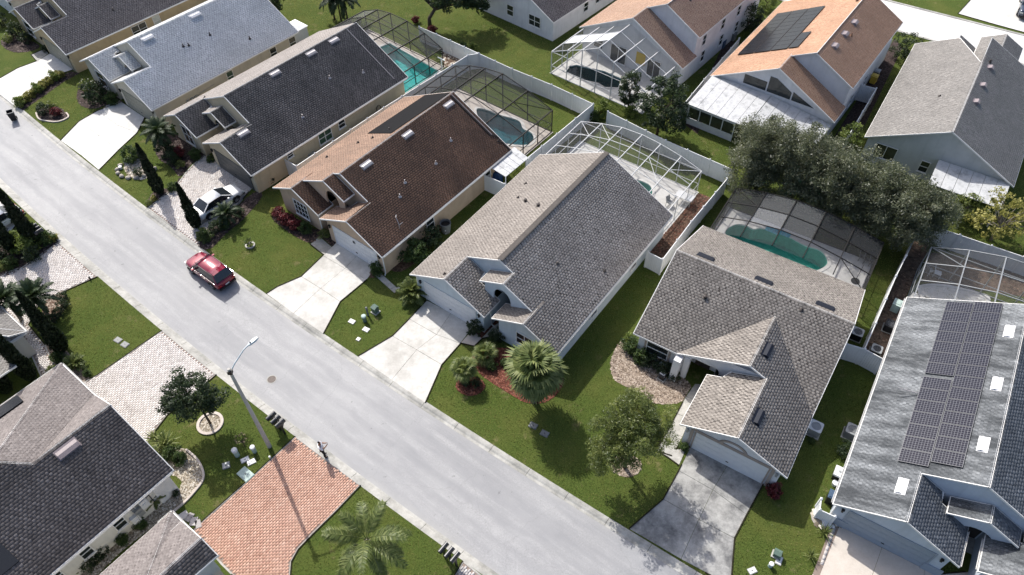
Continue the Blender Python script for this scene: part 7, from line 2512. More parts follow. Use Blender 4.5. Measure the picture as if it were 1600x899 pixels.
air_con('air conditioner on the side lawn of the two-tone grey roof', (20.56, 25.09), R(-32), top='white_metal')
air_con('air conditioner under the solar roof gutter', (22.98, 24.82), R(-32), 'grey_plastic')
air_con('air conditioner between the black roof and vinyl fence', (-19.07, 54.81), R(-40))
air_con('air conditioner far right of the two-tone grey roof', (25.94, 33.11), R(-32), 'black_plastic', 0.8, 0.7, 'grey_metal')
air_con('dark condenser in the soil strip beside the solar roof', (28.69, 33.81), R(-32), 'black_plastic', 0.8, 0.7, 'black_plastic')
air_con('condenser at the lower end of the soil strip', (26.91, 31.62), R(-32), 'black_plastic', 0.75, 0.6, 'grey_metal')

# barrel beside the brown house
t = thing('rain_barrel', 'large dark grey open barrel beside the tan wall', 'barrel', (-5.62, 44.75) + (0,))
mb = MB()
mb.lathe([(0.36, 0), (0.44, 0.5), (0.46, 1.05)], 18)
mb.f.pop(); mb.t.pop()
obj('body', mb, 'grey_plastic', t, smooth=True)
mb = MB()
n = 18
mb.add([(r_ * math.cos(2 * math.pi * k / n), r_ * math.sin(2 * math.pi * k / n), z) for r_, z in ((0.49, 1.0), (0.49, 1.07), (0.42, 1.07), (0.40, 0.85)) for k in range(n)], [(i * n + k, i * n + (k + 1) % n, (i + 1) * n + (k + 1) % n, (i + 1) * n + k) for i in range(3) for k in range(n)])
obj('rim', mb, 'grey_plastic', t)
mb = MB()
mb.add([(0.41 * math.cos(2 * math.pi * k / n), 0.41 * math.sin(2 * math.pi * k / n), 0.86) for k in range(n)], [tuple(range(n))])
obj('inside', mb, 'black_plastic', t)
mb = MB()
mb.box(-0.05, -0.49, 0.5, 0.06, -0.455, 0.62); mb.box(-0.02, -0.48, 0.15, 0.05, -0.43, 0.22)
obj('label_plate', mb, 'white_metal', t)


def pedestal(label, q, r_=0.12, h=0.8, mat='green_utility', cap=None, name='utility_pedestal', cat='utility box'):
    t = thing(name, label, cat, (q[0], q[1], 0), random.uniform(0, 1))
    mb = MB()
    mb.lathe([(r_, -0.02), (r_, h * 0.75), (r_ * 1.15, h * 0.76)], 12)
    obj('post', mb, mat, t)
    mb = MB()
    mb.lathe([(r_ * 1.18, h * 0.74), (r_ * 1.15, h * 0.95), (r_ * 0.6, h), (0, h)], 12)
    obj('cap', mb, cap or mat, t)


def ground_lid(label, q, w, d, rz, mat='white_metal', h=0.07, rim='kerb_concrete'):
    t = thing('meter_lid', label, 'utility lid', (q[0], q[1], 0), rz)
    mb = MB()
    mb.box(-w / 2 - .04, -d / 2 - .04, -.03, w / 2 + .04, d / 2 + .04, h * 0.7)
    obj('frame', mb, rim, t)
    mb = MB()
    mb.box(-w / 2, -d / 2, h * .7, w / 2, d / 2, h)
    obj('lid', mb, mat, t)
    mb = MB()
    mb.box(-.05, -.02, h, .05, .02, h + .012)
    obj('catch', mb, 'black_plastic', t)


def cabinet(label, q, w, d, h, rz, mat):
    t = thing('utility_cabinet', label, 'utility box', (q[0], q[1], 0), rz)
    mb = MB()
    mb.box(-w / 2, -d / 2, 0.08, w / 2, d / 2, h * .85)
    obj('cabinet', mb, mat, t)
    mb = MB()
    mb.add([(-w / 2 - .03, -d / 2 - .03, h * .85), (w / 2 + .03, -d / 2 - .03, h * .85), (w / 2 + .03, d / 2 + .03, h * .85), (-w / 2 - .03, d / 2 + .03, h * .85), (-w / 2, d * .1, h), (w / 2, d * .1, h)], [(0, 1, 5, 4), (1, 2, 5), (2, 3, 4, 5), (3, 0, 4), (3, 2, 1, 0)])
    obj('hood', mb, mat, t)
    mb = MB()
    mb.box(-w / 2 - .08, -d / 2 - .08, -.02, w / 2 + .08, d / 2 + .08, 0.079)
    obj('pad', mb, 'kerb_concrete', t)


cabinet('green cable cabinet on the lawn between the two concrete drives', (-10.68, 35.95), 0.42, 0.42, 0.75, R(-38), 'green_utility')
pedestal('slim grey cable post on the lawn between the two drives', (-11.24, 35.64), 0.08, 1.0, 'grey_plastic')
pedestal('pale green pedestal nearest the kerb between the two drives', (-11.42, 35.07), 0.16, 0.7, 'green_utility', 'pale_green_utility')
ground_lid('white lid nearest the brown roof drive', (-12.41, 35.02), 0.45, 0.32, R(-30))
ground_lid('white lid nearest the taupe roof drive', (-11.22, 34.23), 0.45, 0.32, R(-30))
ground_lid('small round-cornered lid nearest the street there', (-11.69, 33.32), 0.24, 0.24, R(-30))
pedestal('pale cable pedestal left of two on the near lawn', (-18.61, 23.69), 0.17, 0.85, 'pale_green_utility', 'white_metal')
pedestal('pale cable pedestal closest to the street lamp', (-17.51, 23.97), 0.15, 0.7, 'pale_green_utility', 'white_metal')
ground_lid('white lid left of two beside the pale pedestal', (-18.02, 23.36), 0.5, 0.3, R(30))
ground_lid('white lid closest to the red brick drive', (-17.55, 23.19), 0.5, 0.32, R(30))
ground_lid('dark grey square lid on the near lawn', (-19.18, 22.95), 0.42, 0.42, R(20), 'grey_metal', rim='grey_plastic')
ground_lid('large pale green lid at the red brick drive edge', (-17.73, 22.29), 0.95, 0.62, R(-38), 'pale_green_utility', 0.1, 'pale_green_utility')
ground_lid('left of two grey meter lids on the square lawn', (-29.97, 33.44), 0.5, 0.36, R(-30), 'grey_plastic', rim='grey_plastic')
ground_lid('right of two grey meter lids on the square lawn', (-29.30, 33.01), 0.5, 0.36, R(-30), 'grey_plastic', rim='grey_plastic')
ground_lid('left of two grey meter lids before the sabal palm', (1.38, 25.76), 0.5, 0.36, R(-30), 'grey_plastic', rim='grey_plastic')
ground_lid('right of two grey meter lids before the sabal palm', (2.15, 25.13), 0.5, 0.36, R(-30), 'grey_plastic', rim='grey_plastic')
cabinet('dark green cabinet on the lawn at the bottom right', (16.02, 16.63), 0.42, 0.36, 0.55, R(-30), 'green_utility')
pedestal('short pale pedestal at the bottom edge right', (15.48, 15.97), 0.13, 0.45, 'pale_green_utility', 'white_metal')
ground_lid('white lid beside the dark green cabinet', (16.10, 16.31), 0.5, 0.3, R(60))
ground_lid('white tipped lid on the bottom right lawn', (14.34, 15.71), 0.45, 0.3, R(20))
pedestal('tiny white marker stub at the red brick drive edge', (-16.34, 23.46), 0.06, 0.28, 'white_metal', name='marker_stub', cat='marker')
pedestal('small dark drain stub at the pale drive corner', (-34.32, 39.62), 0.06, 0.35, 'black_plastic', name='marker_stub', cat='marker')
pedestal('white bulb lamp in the pebble island', (-36.49, 53.39), 0.14, 0.3, 'white_metal', name='garden_lamp', cat='lamp')
# real-estate style box in the bark bed
cabinet('dark lamp box with white top in the bark bed', (10.81, 29.53), 0.42, 0.34, 0.55, R(-40), 'black_plastic')
t = thing('box_top', 'white paper lying on the dark lamp box', 'paper', (10.82, 29.61) + (0.57,), R(-40))
mb = MB()
mb.box(-.2, -.16, 0, .2, .16, .012)
obj('sheet', mb, 'white_metal', t)
mb = MB()
mb.box(-.12, -.08, .0125, .1, .06, .016)
obj('print', mb, 'grey_metal', t)
# pool pump boxes by the solar house
t = thing('pool_pump', 'white pool equipment box with black base at the solar house', 'pool pump', (21.21, 21.77) + (0,), R(-32))
mb = MB(); mb.box(-.32, -.38, 0.55, .32, .38, 0.72); obj('cover', mb, 'white_metal', t)
mb = MB(); mb.box(-.27, -.33, 0.0, .27, .33, 0.55); obj('housing', mb, 'black_plastic', t)
mb = MB(); mb.lathe([(.09, .72), (.09, .74), (0, .745)], 10); obj('cap', mb, 'grey_metal', t)
t = thing('storage_bin', 'blue-grey lidded bin behind the low vinyl screen', 'bin', (20.31, 20.09) + (0,), R(-32))
mb = MB(); mb.prism([(-.3, -.3), (.3, -.3), (.3, .3), (-.3, .3)], 0, .85); obj('body', mb, 'black_plastic', t)
mb = MB(); mb.add([(-.34, -.34, .85), (.34, -.34, .85), (.34, .34, .85), (-.34, .34, .85), (-.24, -.24, .97), (.24, -.24, .97), (.24, .24, .97), (-.24, .24, .97)], [(0, 1, 5, 4), (1, 2, 6, 5), (2, 3, 7, 6), (3, 0, 4, 7), (4, 5, 6, 7)]); obj('lid', mb, 'blue_bin', t)
t = thing('garden_pot', 'small white round pot beside the pool equipment', 'pot', (20.87, 21.19) + (0,))
mb = MB(); mb.lathe([(.14, 0), (.2, .3), (.2, .34)], 12); obj('bowl', mb, 'white_metal', t)
mb = MB(); mb.lathe([(.17, .3), (.0, .345)], 12); obj('soil', mb, 'bare_soil', t)
# bins on other plots
for lb, q, m_ in (('grey lidded box by the rust-orange house', (38.47, 67.08), 'grey_metal'), ('yellow lidded box by the rust-orange house', (37.97, 66.16), 'yellow_plastic'), ('blue recycling bin beside the tan-brown house', (23.46, 73.11), 'blue_bin'), ('grey drum beside the blue recycling bin', (24.98, 74.66), 'grey_plastic'),
                 ('pale green box in the soil strip', (29.80, 35.73), 'pale_green_utility')):
    t = thing('storage_bin', lb, 'bin', (q[0], q[1], 0), R(-36))
    mb = MB(); mb.prism([(-.28, -.32), (.28, -.32), (.32, .32), (-.28, .32)], 0, .8); obj('body', mb, m_, t)
    mb = MB(); mb.box(-.34, -.37, .8, .34, .37, .86); mb.box(-.2, -.2, .86, .2, .2, .9); obj('lid', mb, m_, t)
# dark covered lump by the black house
t = thing('covered_grill', 'dark covered barbecue against the buff wall', 'barbecue', (-18.31, 55.75) + (0,), R(50))
mb = MB()
mb.lathe([(0.45, 0), (0.5, 0.6), (0.45, 0.95), (0.2, 1.08), (0, 1.1)], 12)
mb.v = [(x * 1.5, y * .8, z) for x, y, z in mb.v]
obj('cover', mb, 'black_plastic', t, smooth=True)
mb = MB(); mb.box(-.4, -.2, 0, .4, .2, .05); obj('base', mb, 'grey_plastic', t)
# hose reel on the wall
t = thing('hose_reel', 'coiled black hose hanging on the buff wall', 'hose', LOC(H3O, 40, 6.78, 15.2) + (1.0,), -R(40))
for k in range(3):
    mb = MB()
    mb.tube([(0.06 + k * .02, 0.28 * math.cos(i * .4488), 0.28 * math.sin(i * .4488)) for i in range(15)], 0.025, 5)
    obj('hose_loop', mb, 'black_plastic', t)
# white lattice trellis
t = thing('garden_trellis', 'white lattice trellis beside the buff wall', 'trellis', (-22.55, 50.88) + (0,), -R(40))
for k in range(7):
    mb = MB(); mb.box(0, k * .22, 0.1, .02, k * .22 + .04, 1.7); obj('slat', mb, 'white_metal', t)
for k in range(6):
    mb = MB(); mb.box(-.021, 0, .2 + k * .26, -.001, 1.36, .24 + k * .26); obj('slat', mb, 'white_metal', t)
# white shed
t = thing('garden_shed', 'small white shed with a hipped lid behind the pale blue-grey roof', 'shed', (-23.89, 74.95) + (0,), -R(40))
mb = MB(); mb.box(-1.0, -1.0, 0, 1.0, 1.0, 1.9); obj('wall', mb, 'white_metal', t)
mb = MB(); mb.add([(-1.12, -1.12, 1.9), (1.12, -1.12, 1.9), (1.12, 1.12, 1.9), (-1.12, 1.12, 1.9), (-.1, 0, 2.3), (.1, 0, 2.3)], [(0, 1, 5, 4), (1, 2, 5), (2, 3, 4, 5), (3, 0, 4), (3, 2, 1, 0)]); obj('roof', mb, 'vinyl', t)
mb = MB(); mb.box(-1.03, -.4, .05, -1.005, .4, 1.7); obj('door', mb, 'vinyl', t)
# stepping stones by the red drive
for k, q in enumerate(((-21.05, 19.50), (-20.63, 19.39), (-20.29, 19.11), (-19.96, 18.94))):
    t = thing('stepping_stone', ('first', 'second', 'third', 'last')[k] + ' stepping stone between hip roof and red brick drive', 'stone', (q[0], q[1], 0), R(40 + 25 * k), 'stepping stones by the red drive')
    mb = MB(); w_ = (0.26, 0.2, 0.24, 0.18)[k]
    mb.add([(-.3, -w_, 0), (.3, -w_ * .9, 0), (.28, w_, 0), (-.3, w_ * .95, 0), (-.28, -w_ * .93, .06), (.28, -w_ * .85, .06), (.26, w_ * .93, .06), (-.28, w_ * .9, .06)], [(0, 1, 5, 4), (1, 2, 6, 5), (2, 3, 7, 6), (3, 0, 4, 7), (4, 5, 6, 7)])
    obj('slab', mb, 'paver_grey', t, tint=True)
# boulders round the pebble island and rubble at the solar house
for k in range(11):
    a_ = 2.0 + k * 0.42
    c = (-34.99, 53.37)
    t = thing('rock', ('first', 'second', 'third', 'fourth', 'fifth', 'sixth', 'seventh', 'eighth', 'ninth', 'tenth', 'last')[k] + ' boulder clockwise round the pebble island by the cypress', 'rock', (c[0] + 1.75 * math.cos(a_), c[1] + 1.4 * math.sin(a_), 0), k, 'pebble island boulders')
    mb = MB()
    mb.lathe([(.2, 0), (.25, .1), (.17, .22), (0, .26)], 8)
    mb.v = [(x * (1 + .25 * math.sin(i * 1.7 + k)), y * (1 + .2 * math.cos(i * 2.1)), z) for i, (x, y, z) in enumerate(mb.v)]
    obj('boulder', mb, 'rock', t, smooth=True)
for k in range(9):
    c = (19.69, 18.78)
    t = thing('rock', ('largest', 'second', 'third', 'fourth', 'fifth', 'sixth', 'seventh', 'eighth', 'smallest')[k] + ' white rubble stone at the corner of the solar house', 'rock', (c[0] + random.uniform(-.6, .5), c[1] + random.uniform(-.5, .6), 0), k, 'white rubble at the solar house')
    mb = MB()
    kk = 1.35 - 0.08 * k
    mb.lathe([(.13 * kk, 0), (.16 * kk, .07 * kk), (.1 * kk, .15 * kk), (0, .17 * kk)], 7)
    mb.v = [(x * (1 + .3 * math.sin(i * 1.7 + k)), y * (1 + .25 * math.cos(i * 2.1)), z) for i, (x, y, z) in enumerate(mb.v)]
    obj('stone', mb, 'white_metal', t)


# ------------------------------------------------------------ cars
def car_paint(name, c, rough=0.22, metal=0.3):
    mt, n, b = _new(name, rough, 0.5)
    b.inputs['Metallic'].default_value = metal
    b.inputs['Coat Weight'].default_value = 0.6
    b.inputs['Coat Roughness'].default_value = 0.06
    n.links.new(ramp(n, noise(n, 1.2, 3, 0.5, geo_pos(n)), [(0.3, tuple(x * .93 for x in c)), (0.7, c)]), b.inputs['Base Color'])


car_paint('paint_red', (0.19, 0.004, 0.026), 0.2, 0.25)
car_paint('paint_white', (0.72, 0.72, 0.71), 0.3, 0.0)
car_paint('paint_navy', (0.03, 0.045, 0.075), 0.25, 0.3)
plain('tail_red', (0.30, 0.01, 0.01), 0.25, 0.5, 0, 0.05)
plain('chrome', (0.62, 0.62, 0.63), 0.18, 0.5, 0.9, 0.03)
mt, n, b = _new('car_glass', 0.04, 0.6)
b.inputs['Base Color'].default_value = (0.012, 0.015, 0.018, 1)


def loft(mb, secs, close=True):
    k = len(secs[0])
    vs_ = [p for s_ in secs for p in s_]
    fs = []
    for i in range(len(secs) - 1):
        for j in range(k if close else k - 1):
            fs.append((i * k + j, i * k + (j + 1) % k, (i + 1) * k + (j + 1) % k, (i + 1) * k + j))
    fs.append(tuple(range(k - 1, -1, -1)))
    fs.append(tuple((len(secs) - 1) * k + j for j in range(k)))
    mb.add(vs_, fs)


def car(label, q, head, L_, W_, H_, paint, body, cabin, wheels=(0.34, -1.35, 1.35), z0=0.0, bed=None, cat='car', rails=False, name='parked_car'):
    """x forward; body = [(x, halfwidth, z_belt)], cabin = [(x, halfwidth_bottom, halfwidth_top, z_bottom, z_top)]"""
    t = thing(name, label, cat, (q[0], q[1], z0), head)
    r_, xr, xf = wheels
    secs = []
    for x, hw, zb in body:
        zl = 0.24
        secs.append([(x, -hw * .90, zl), (x, -hw * .99, zl + .16), (x, -hw, (zl + zb) / 2 + .03), (x, -hw * .97, zb - .08), (x, -hw * .86, zb), (x, 0, zb + .035),
                     (x, hw * .86, zb), (x, hw * .97, zb - .08), (x, hw, (zl + zb) / 2 + .03), (x, hw * .99, zl + .16), (x, hw * .90, zl)])
    mb = MB()
    loft(mb, secs)
    me = mb.mesh('body', True)
    bo = obj('body', me, paint, t)
    md = bo.modifiers.new('sub', 'SUBSURF')
    md.levels = md.render_levels = 1
    # greenhouse: glass body, painted roof and pillars
    secs = []
    for x, wb, wt, zb, zt in cabin:
        secs.append([(x, -wb, zb), (x, -(wb * .4 + wt * .6), zb * .4 + zt * .6), (x, -wt, zt), (x, 0, zt + .02), (x, wt, zt), (x, (wb * .4 + wt * .6), zb * .4 + zt * .6), (x, wb, zb)])
    mb = MB()
    loft(mb, secs)
    go = obj('windows', mb.mesh('windows', False), 'car_glass', t)
    # roof skin between second and last but one top stations
    tops = [c_ for c_ in cabin if c_[4] > H_ - 0.16]
    x0, x1 = tops[0][0], tops[-1][0]
    mb = MB()
    secs = []
    for c_ in tops:
        x, wb, wt, zb, zt = c_
        secs.append([(x, -wt - .015, zt - .045), (x, -wt * .93, zt + .022), (x, 0, zt + .05), (x, wt * .93, zt + .022), (x, wt + .015, zt - .045)])
    k = 5
    vs_ = [p for s_ in secs for p in s_]
    mb.add(vs_, [(i * k + j, i * k + j + 1, (i + 1) * k + j + 1, (i + 1) * k + j) for i in range(len(secs) - 1) for j in range(4)] + [(0, 1, 2, 3, 4), tuple((len(secs) - 1) * k + j for j in (4, 3, 2, 1, 0))])
    obj('roof', mb.mesh('roof', True), paint, t)
    # pillars
    for s_ in (-1, 1):
        for ia, ib in ((0, cabin.index(tops[0])), (len(cabin) - 1, cabin.index(tops[-1]))):
            a_, b_ = cabin[ia], cabin[ib]
            mb = MB()
            mb.bar((a_[0], s_ * (a_[1] + .004), a_[3]), (b_[0], s_ * (b_[2] + .012), b_[4]), 0.075, 0.06)
            obj('pillar', mb, paint, t)
        mid = [c_ for c_ in tops]
        xm = (x0 + x1) / 2 - 0.05
        mb = MB()
        mb.bar((xm, s_ * (cabin[1][1] + .006), cabin[1][3]), (xm - .05, s_ * (tops[0][2] + .012), tops[0][4] - .03), 0.07, 0.05)
        obj('pillar', mb, 'black_plastic', t)
        mb = MB()
        xs_ = sorted((cabin[0][0], cabin[-1][0]))
        mb.bar((xs_[0] + .1, s_ * (W_ / 2 * .965), cabin[0][3] + .01), (xs_[1] - .25, s_ * (W_ / 2 * .965), cabin[0][3] + .01), 0.025, 0.03)
        obj('belt_trim', mb, 'chrome', t)
        mb = MB()
        mb.add([(xf - 0.75, s_ * (W_ / 2 * .95), cabin[0][3] + .02), (xf - .62, s_ * (W_ / 2 * .95), cabin[0][3] + .03), (xf - .62, s_ * (W_ / 2 + .17), cabin[0][3] + .06), (xf - .78, s_ * (W_ / 2 + .17), cabin[0][3] + .06),
                (xf - 0.75, s_ * (W_ / 2 * .95), cabin[0][3] + .15), (xf - .62, s_ * (W_ / 2 * .95), cabin[0][3] + .14), (xf - .62, s_ * (W_ / 2 + .17), cabin[0][3] + .18), (xf - .78, s_ * (W_ / 2 + .17), cabin[0][3] + .18)],
               [(0, 3, 2, 1), (4, 5, 6, 7), (0, 1, 5, 4), (1, 2, 6, 5), (2, 3, 7, 6), (3, 0, 4, 7)])
        obj('mirror', mb, paint, t)
        for xx in (xf - 0.95, xr + 0.75):
            mb = MB()
            mb.box(xx - .1, s_ * (W_ / 2 * .985) - .012, cabin[0][3] - .2, xx + .1, s_ * (W_ / 2 * .985) + .012, cabin[0][3] - .165)
            obj('door_handle', mb, 'chrome', t)
        if rails:
            mb = MB()
            mb.tube([(x0 - .1, s_ * (tops[0][2] - .04), tops[0][4] + .03), (x0 - .25, s_ * (tops[0][2] - .04), tops[0][4] + .085), (x1 + .25, s_ * (tops[0][2] - .04), tops[-1][4] + .085), (x1 + .05, s_ * (tops[0][2] - .04), tops[-1][4] + .03)], 0.018, 5)
            obj('roof_rail', mb, 'black_plastic', t)
        for xw in (xr, xf):
            y = s_ * (W_ / 2 - 0.10)
            mb = MB()
            prof_ = [(r_ * .6, -.11), (r_ * .92, -.105), (r_, -.07), (r_, .07), (r_ * .92, .105), (r_ * .6, .11)]
            n_ = 18
            mb.add([(xw + rr * math.cos(2 * math.pi * k2 / n_), y + yy, r_ + rr * math.sin(2 * math.pi * k2 / n_)) for rr, yy in prof_ for k2 in range(n_)],
                   [(i * n_ + k2, i * n_ + (k2 + 1) % n_, (i + 1) * n_ + (k2 + 1) % n_, (i + 1) * n_ + k2) for i in range(5) for k2 in range(n_)])
            wh = obj('wheel', mb.mesh('wheel', True), 'rubber', t)
            mb = MB()
            yo = y + s_ * .095
            mb.add([(xw + r_ * .62 * math.cos(2 * math.pi * k2 / n_), yo, r_ + r_ * .62 * math.sin(2 * math.pi * k2 / n_)) for k2 in range(n_)], [tuple(range(n_))])
            for k2 in range(5):
                a_ = k2 * 1.2566
                mb.bar((xw, yo + s_ * .012, r_), (xw + r_ * .58 * math.cos(a_), yo + s_ * .012, r_ + r_ * .58 * math.sin(a_)), .06, .02)
            obj('rim', mb, 'galvanised', wh)
            mb = MB()
            n2 = 10
            vs_ = []
            for rr in (r_ + .03, r_ + .10):
                for k2 in range(n2 + 1):
                    a_ = math.pi * k2 / n2
                    for yy in (s_ * (W_ / 2 * .96), s_ * (W_ / 2 + .012)):
                        vs_.append((xw + rr * math.cos(a_), yy, r_ + rr * math.sin(a_)))
            m2 = (n2 + 1) * 2
            fs = []
            for k2 in range(n2):
                i = k2 * 2
                fs += [(i + 1, i + 3, m2 + i + 3, m2 + i + 1), (i, i + 2, i + 3, i + 1), (m2 + i, m2 + i + 2, m2 + i + 3, m2 + i + 1)]
            mb.add(vs_, fs)
            obj('wheel_arch', mb, 'black_plastic', t)
            mb = MB()
            mb.add([(xw + (r_ + .035) * math.cos(math.pi * k2 / 12), s_ * (W_ / 2 * .992 + .004), r_ + (r_ + .035) * math.sin(math.pi * k2 / 12)) for k2 in range(13)], [tuple(range(13))])
            obj('wheel_well', mb, 'rubber', t)
        hb, zb = body[0], body[-1]
        mb = MB()
        x = body[0][0]
        mb.box(x - .012, min(s_ * W_ * .27, s_ * W_ * .43), body[0][2] - .30, x + .16, max(s_ * W_ * .27, s_ * W_ * .43), body[0][2] - .12)
        obj('tail_light', mb, 'tail_red', t)
        mb = MB()
        x = body[-1][0]
        mb.box(x - .16, min(s_ * W_ * .25, s_ * W_ * .42), body[-1][2] - .22, x + .012, max(s_ * W_ * .25, s_ * W_ * .42), body[-1][2] - .08)
        obj('headlight', mb, 'blind_glass', t)
    mb = MB()
    mb.box(body[0][0] - .02, -.18, body[0][2] - .42, body[0][0] + .05, .18, body[0][2] - .30)
    obj('number_plate', mb, 'white_metal', t)
    mb = MB()
    mb.box(body[0][0] - .05, -W_ * .42, .28, body[0][0] + .12, W_ * .42, .46)
    obj('rear_bumper', mb, 'black_plastic', t)
    mb = MB()
    mb.box(body[-1][0] - .12, -W_ * .40, .26, body[-1][0] + .05, W_ * .40, .44)
    obj('front_bumper', mb, 'black_plastic', t)
    mb = MB()
    mb.box(body[-1][0] - .05, -W_ * .2, .48, body[-1][0] + .02, W_ * .2, body[-1][2] - .1)
    obj('grille', mb, 'black_plastic', t)
    mb = MB()
    mb.bar((cabin[-1][0] - .1, -.45, cabin[-1][3] + .06), (cabin[-1][0] - .35, .1, cabin[-1][3] + .22), .02)
    mb.bar((cabin[-1][0] - .1, .15, cabin[-1][3] + .06), (cabin[-1][0] - .35, .6, cabin[-1][3] + .22), .02)
    obj('wiper', mb, 'black_plastic', t)
    return t


suv_body = [(-2.22, .78, .88), (-2.12, .88, .98), (-1.6, .93, 1.02), (-.6, .935, 1.02), (.5, .935, 1.02), (1.0, .93, 1.03), (1.6, .90, .98), (2.05, .82, .90), (2.25, .66, .78)]
suv_cab = [(-2.1, .80, .74, .98, 1.06), (-1.78, .83, .66, 1.0, 1.60), (-1.0, .84, .70, 1.0, 1.68), (0.0, .84, .70, 1.0, 1.68), (.35, .84, .68, 1.0, 1.62), (1.12, .82, .76, 1.0, 1.06)]
fL, rL = (-26.20, 40.33), (-23.96, 38.57)
hd_ = math.atan2(fL[1] - rL[1], fL[0] - rL[0])
mx_, my_ = (fL[0] + rL[0]) / 2, (fL[1] + rL[1]) / 2
nx_, ny_ = math.sin(hd_), -math.cos(hd_)          # to the car's right
car('red sport utility car parked along the far kerb', (mx_ + nx_ * .82, my_ + ny_ * .82), hd_, 4.55, 1.87, 1.68, 'paint_red', suv_body, suv_cab, (0.36, -1.34, 1.34), -0.1, rails=True)
sed_body = [(-2.35, .70, .84), (-2.2, .83, .92), (-1.6, .89, .95), (-.5, .90, .95), (.6, .90, .94), (1.2, .89, .92), (1.8, .86, .86), (2.2, .76, .78), (2.38, .6, .68)]
sed_cab = [(-1.75, .78, .72, .92, .96), (-1.05, .80, .62, .93, 1.38), (-.3, .81, .64, .93, 1.45), (.35, .81, .63, .93, 1.42), (1.25, .79, .72, .92, .97)]
car('white sedan parked on the pale paver drive', (-26.01, 48.12), R(90 - 40), 4.7, 1.8, 1.45, 'paint_white', sed_body, sed_cab, (0.33, -1.4, 1.4), 0.03)
car('white car tail at the left edge of the photo', (-44.59, 45.63), R(90 - 218), 4.7, 1.8, 1.45, 'paint_white', sed_body, sed_cab, (0.33, -1.4, 1.4), 0.03)
pk_body = [(-2.8, .93, 1.08), (-2.7, .98, 1.12), (-1.0, .99, 1.12), (.4, .99, 1.13), (1.2, .98, 1.15), (2.2, .96, 1.12), (2.7, .90, 1.04), (2.82, .84, .95)]
pk_cab = [(-1.15, .86, .80, 1.10, 1.2), (-.95, .88, .74, 1.12, 1.82), (-.2, .88, .76, 1.12, 1.88), (.55, .88, .74, 1.12, 1.84), (1.35, .86, .80, 1.12, 1.18)]
tr = car('dark blue pickup truck on the drive at the top right', (60.71, 80.43), R(90 - 210), 5.7, 1.98, 1.88, 'paint_navy', pk_body, pk_cab, (0.40, -1.75, 1.8), 0.03, cat='truck', name='pickup_truck')
mb = MB(); mb.box(-2.65, -.82, 1.13, -1.25, .82, 1.16); obj('bed_cover', mb, 'black_plastic', tr)

# ------------------------------------------------------------ the person filming
pq = (-12.73, 23.59)
t = thing('person', 'person in white shirt and black trousers holding up a dark phone', 'person', (pq[0], pq[1], 0.03), R(15))
t.scale = (1.08, 1.08, 1.08)
for nm, m_ in (('skin', (0.23, 0.125, 0.08)), ('shirt', (0.74, 0.74, 0.76)), ('trousers', (0.014, 0.014, 0.016)), ('hair', (0.010, 0.009, 0.008))):
    plain('person_' + nm, m_, 0.8, 0.2, 0, 0.08, 12)


def skin(name, verts, edges, rads, mat, parent, root=0, sub=2):
    me = bpy.data.meshes.new(name)
    me.from_pydata(verts, edges, [])
    me.materials.append(MATS[mat])
    o = bpy.data.objects.new(name, me)
    col.objects.link(o)
    o.parent = parent
    md = o.modifiers.new('skin', 'SKIN')
    sv = me.skin_vertices[0].data
    for i, r_ in enumerate(rads):
        sv[i].radius = (r_, r_) if not isinstance(r_, tuple) else r_
        sv[i].use_root = (i == root)
    s_ = o.modifiers.new('sub', 'SUBSURF')
    s_.levels = s_.render_levels = sub
    return o


# x forward, y left; phone held up in front
bv = [(0, 0, .95), (0, 0, 1.12), (-.02, 0, 1.32), (-.01, 0, 1.46), (.01, 0, 1.54), (.03, 0, 1.64), (.03, 0, 1.74),
      (0, .10, .90), (.03, .12, .50), (-.02, .13, .09), (.12, .14, .04), (0, -.10, .90), (.08, -.11, .50), (.04, -.12, .09), (.18, -.13, .04),
      (-.01, .19, 1.42), (.06, .25, 1.17), (.30, .14, 1.24), (.40, .09, 1.31), (-.01, -.19, 1.42), (.08, -.25, 1.17), (.32, -.12, 1.26), (.41, -.05, 1.32)]
be = [(0, 1), (1, 2), (2, 3), (3, 4), (4, 5), (5, 6), (0, 7), (7, 8), (8, 9), (9, 10), (0, 11), (11, 12), (12, 13), (13, 14), (3, 15), (15, 16), (16, 17), (17, 18), (3, 19), (19, 20), (20, 21), (21, 22)]
br = [.12, .125, .14, .085, .055, .09, .075, .095, .065, .05, .04, .095, .065, .05, .04, .065, .05, .038, .03, .065, .05, .038, .03]
skin('body', bv, be, br, 'person_skin', t)
sv_ = [(0, 0, .90), (0, 0, 1.12), (-.02, 0, 1.32), (-.01, 0, 1.45), (-.01, .19, 1.42), (.06, .255, 1.17), (.13, .22, 1.19), (-.01, -.19, 1.42), (.08, -.255, 1.17), (.15, -.21, 1.20)]
skin('shirt', sv_, [(0, 1), (1, 2), (2, 3), (3, 4), (4, 5), (5, 6), (3, 7), (7, 8), (8, 9)], [.165, .17, .19, .12, .10, .085, .08, .10, .085, .08], 'person_shirt', t)
tv = [(0, 0, .95), (0, .10, .88), (.03, .12, .50), (-.02, .13, .10), (0, -.10, .88), (.08, -.11, .50), (.04, -.12, .10)]
skin('trousers', tv, [(0, 1), (1, 2), (2, 3), (0, 4), (4, 5), (5, 6)], [.135, .11, .085, .07, .11, .085, .07], 'person_trousers', t)
for s_, ax in ((1, -.02), (-1, .04)):
    skin('shoe', [(ax - .04, s_ * .125, .05), (ax + .12, s_ * .135, .04), (ax + .2, s_ * .14, .035)], [(0, 1), (1, 2)], [.055, .05, .035], 'person_trousers', t)
skin('hair', [(.0, 0, 1.66), (-.02, 0, 1.73), (.02, 0, 1.77)], [(0, 1), (1, 2)], [.088, .088, .06], 'person_hair', t)
mb = MB(); mb.box(.155 - .04, -.03, 1.655, .13, .03, 1.66)
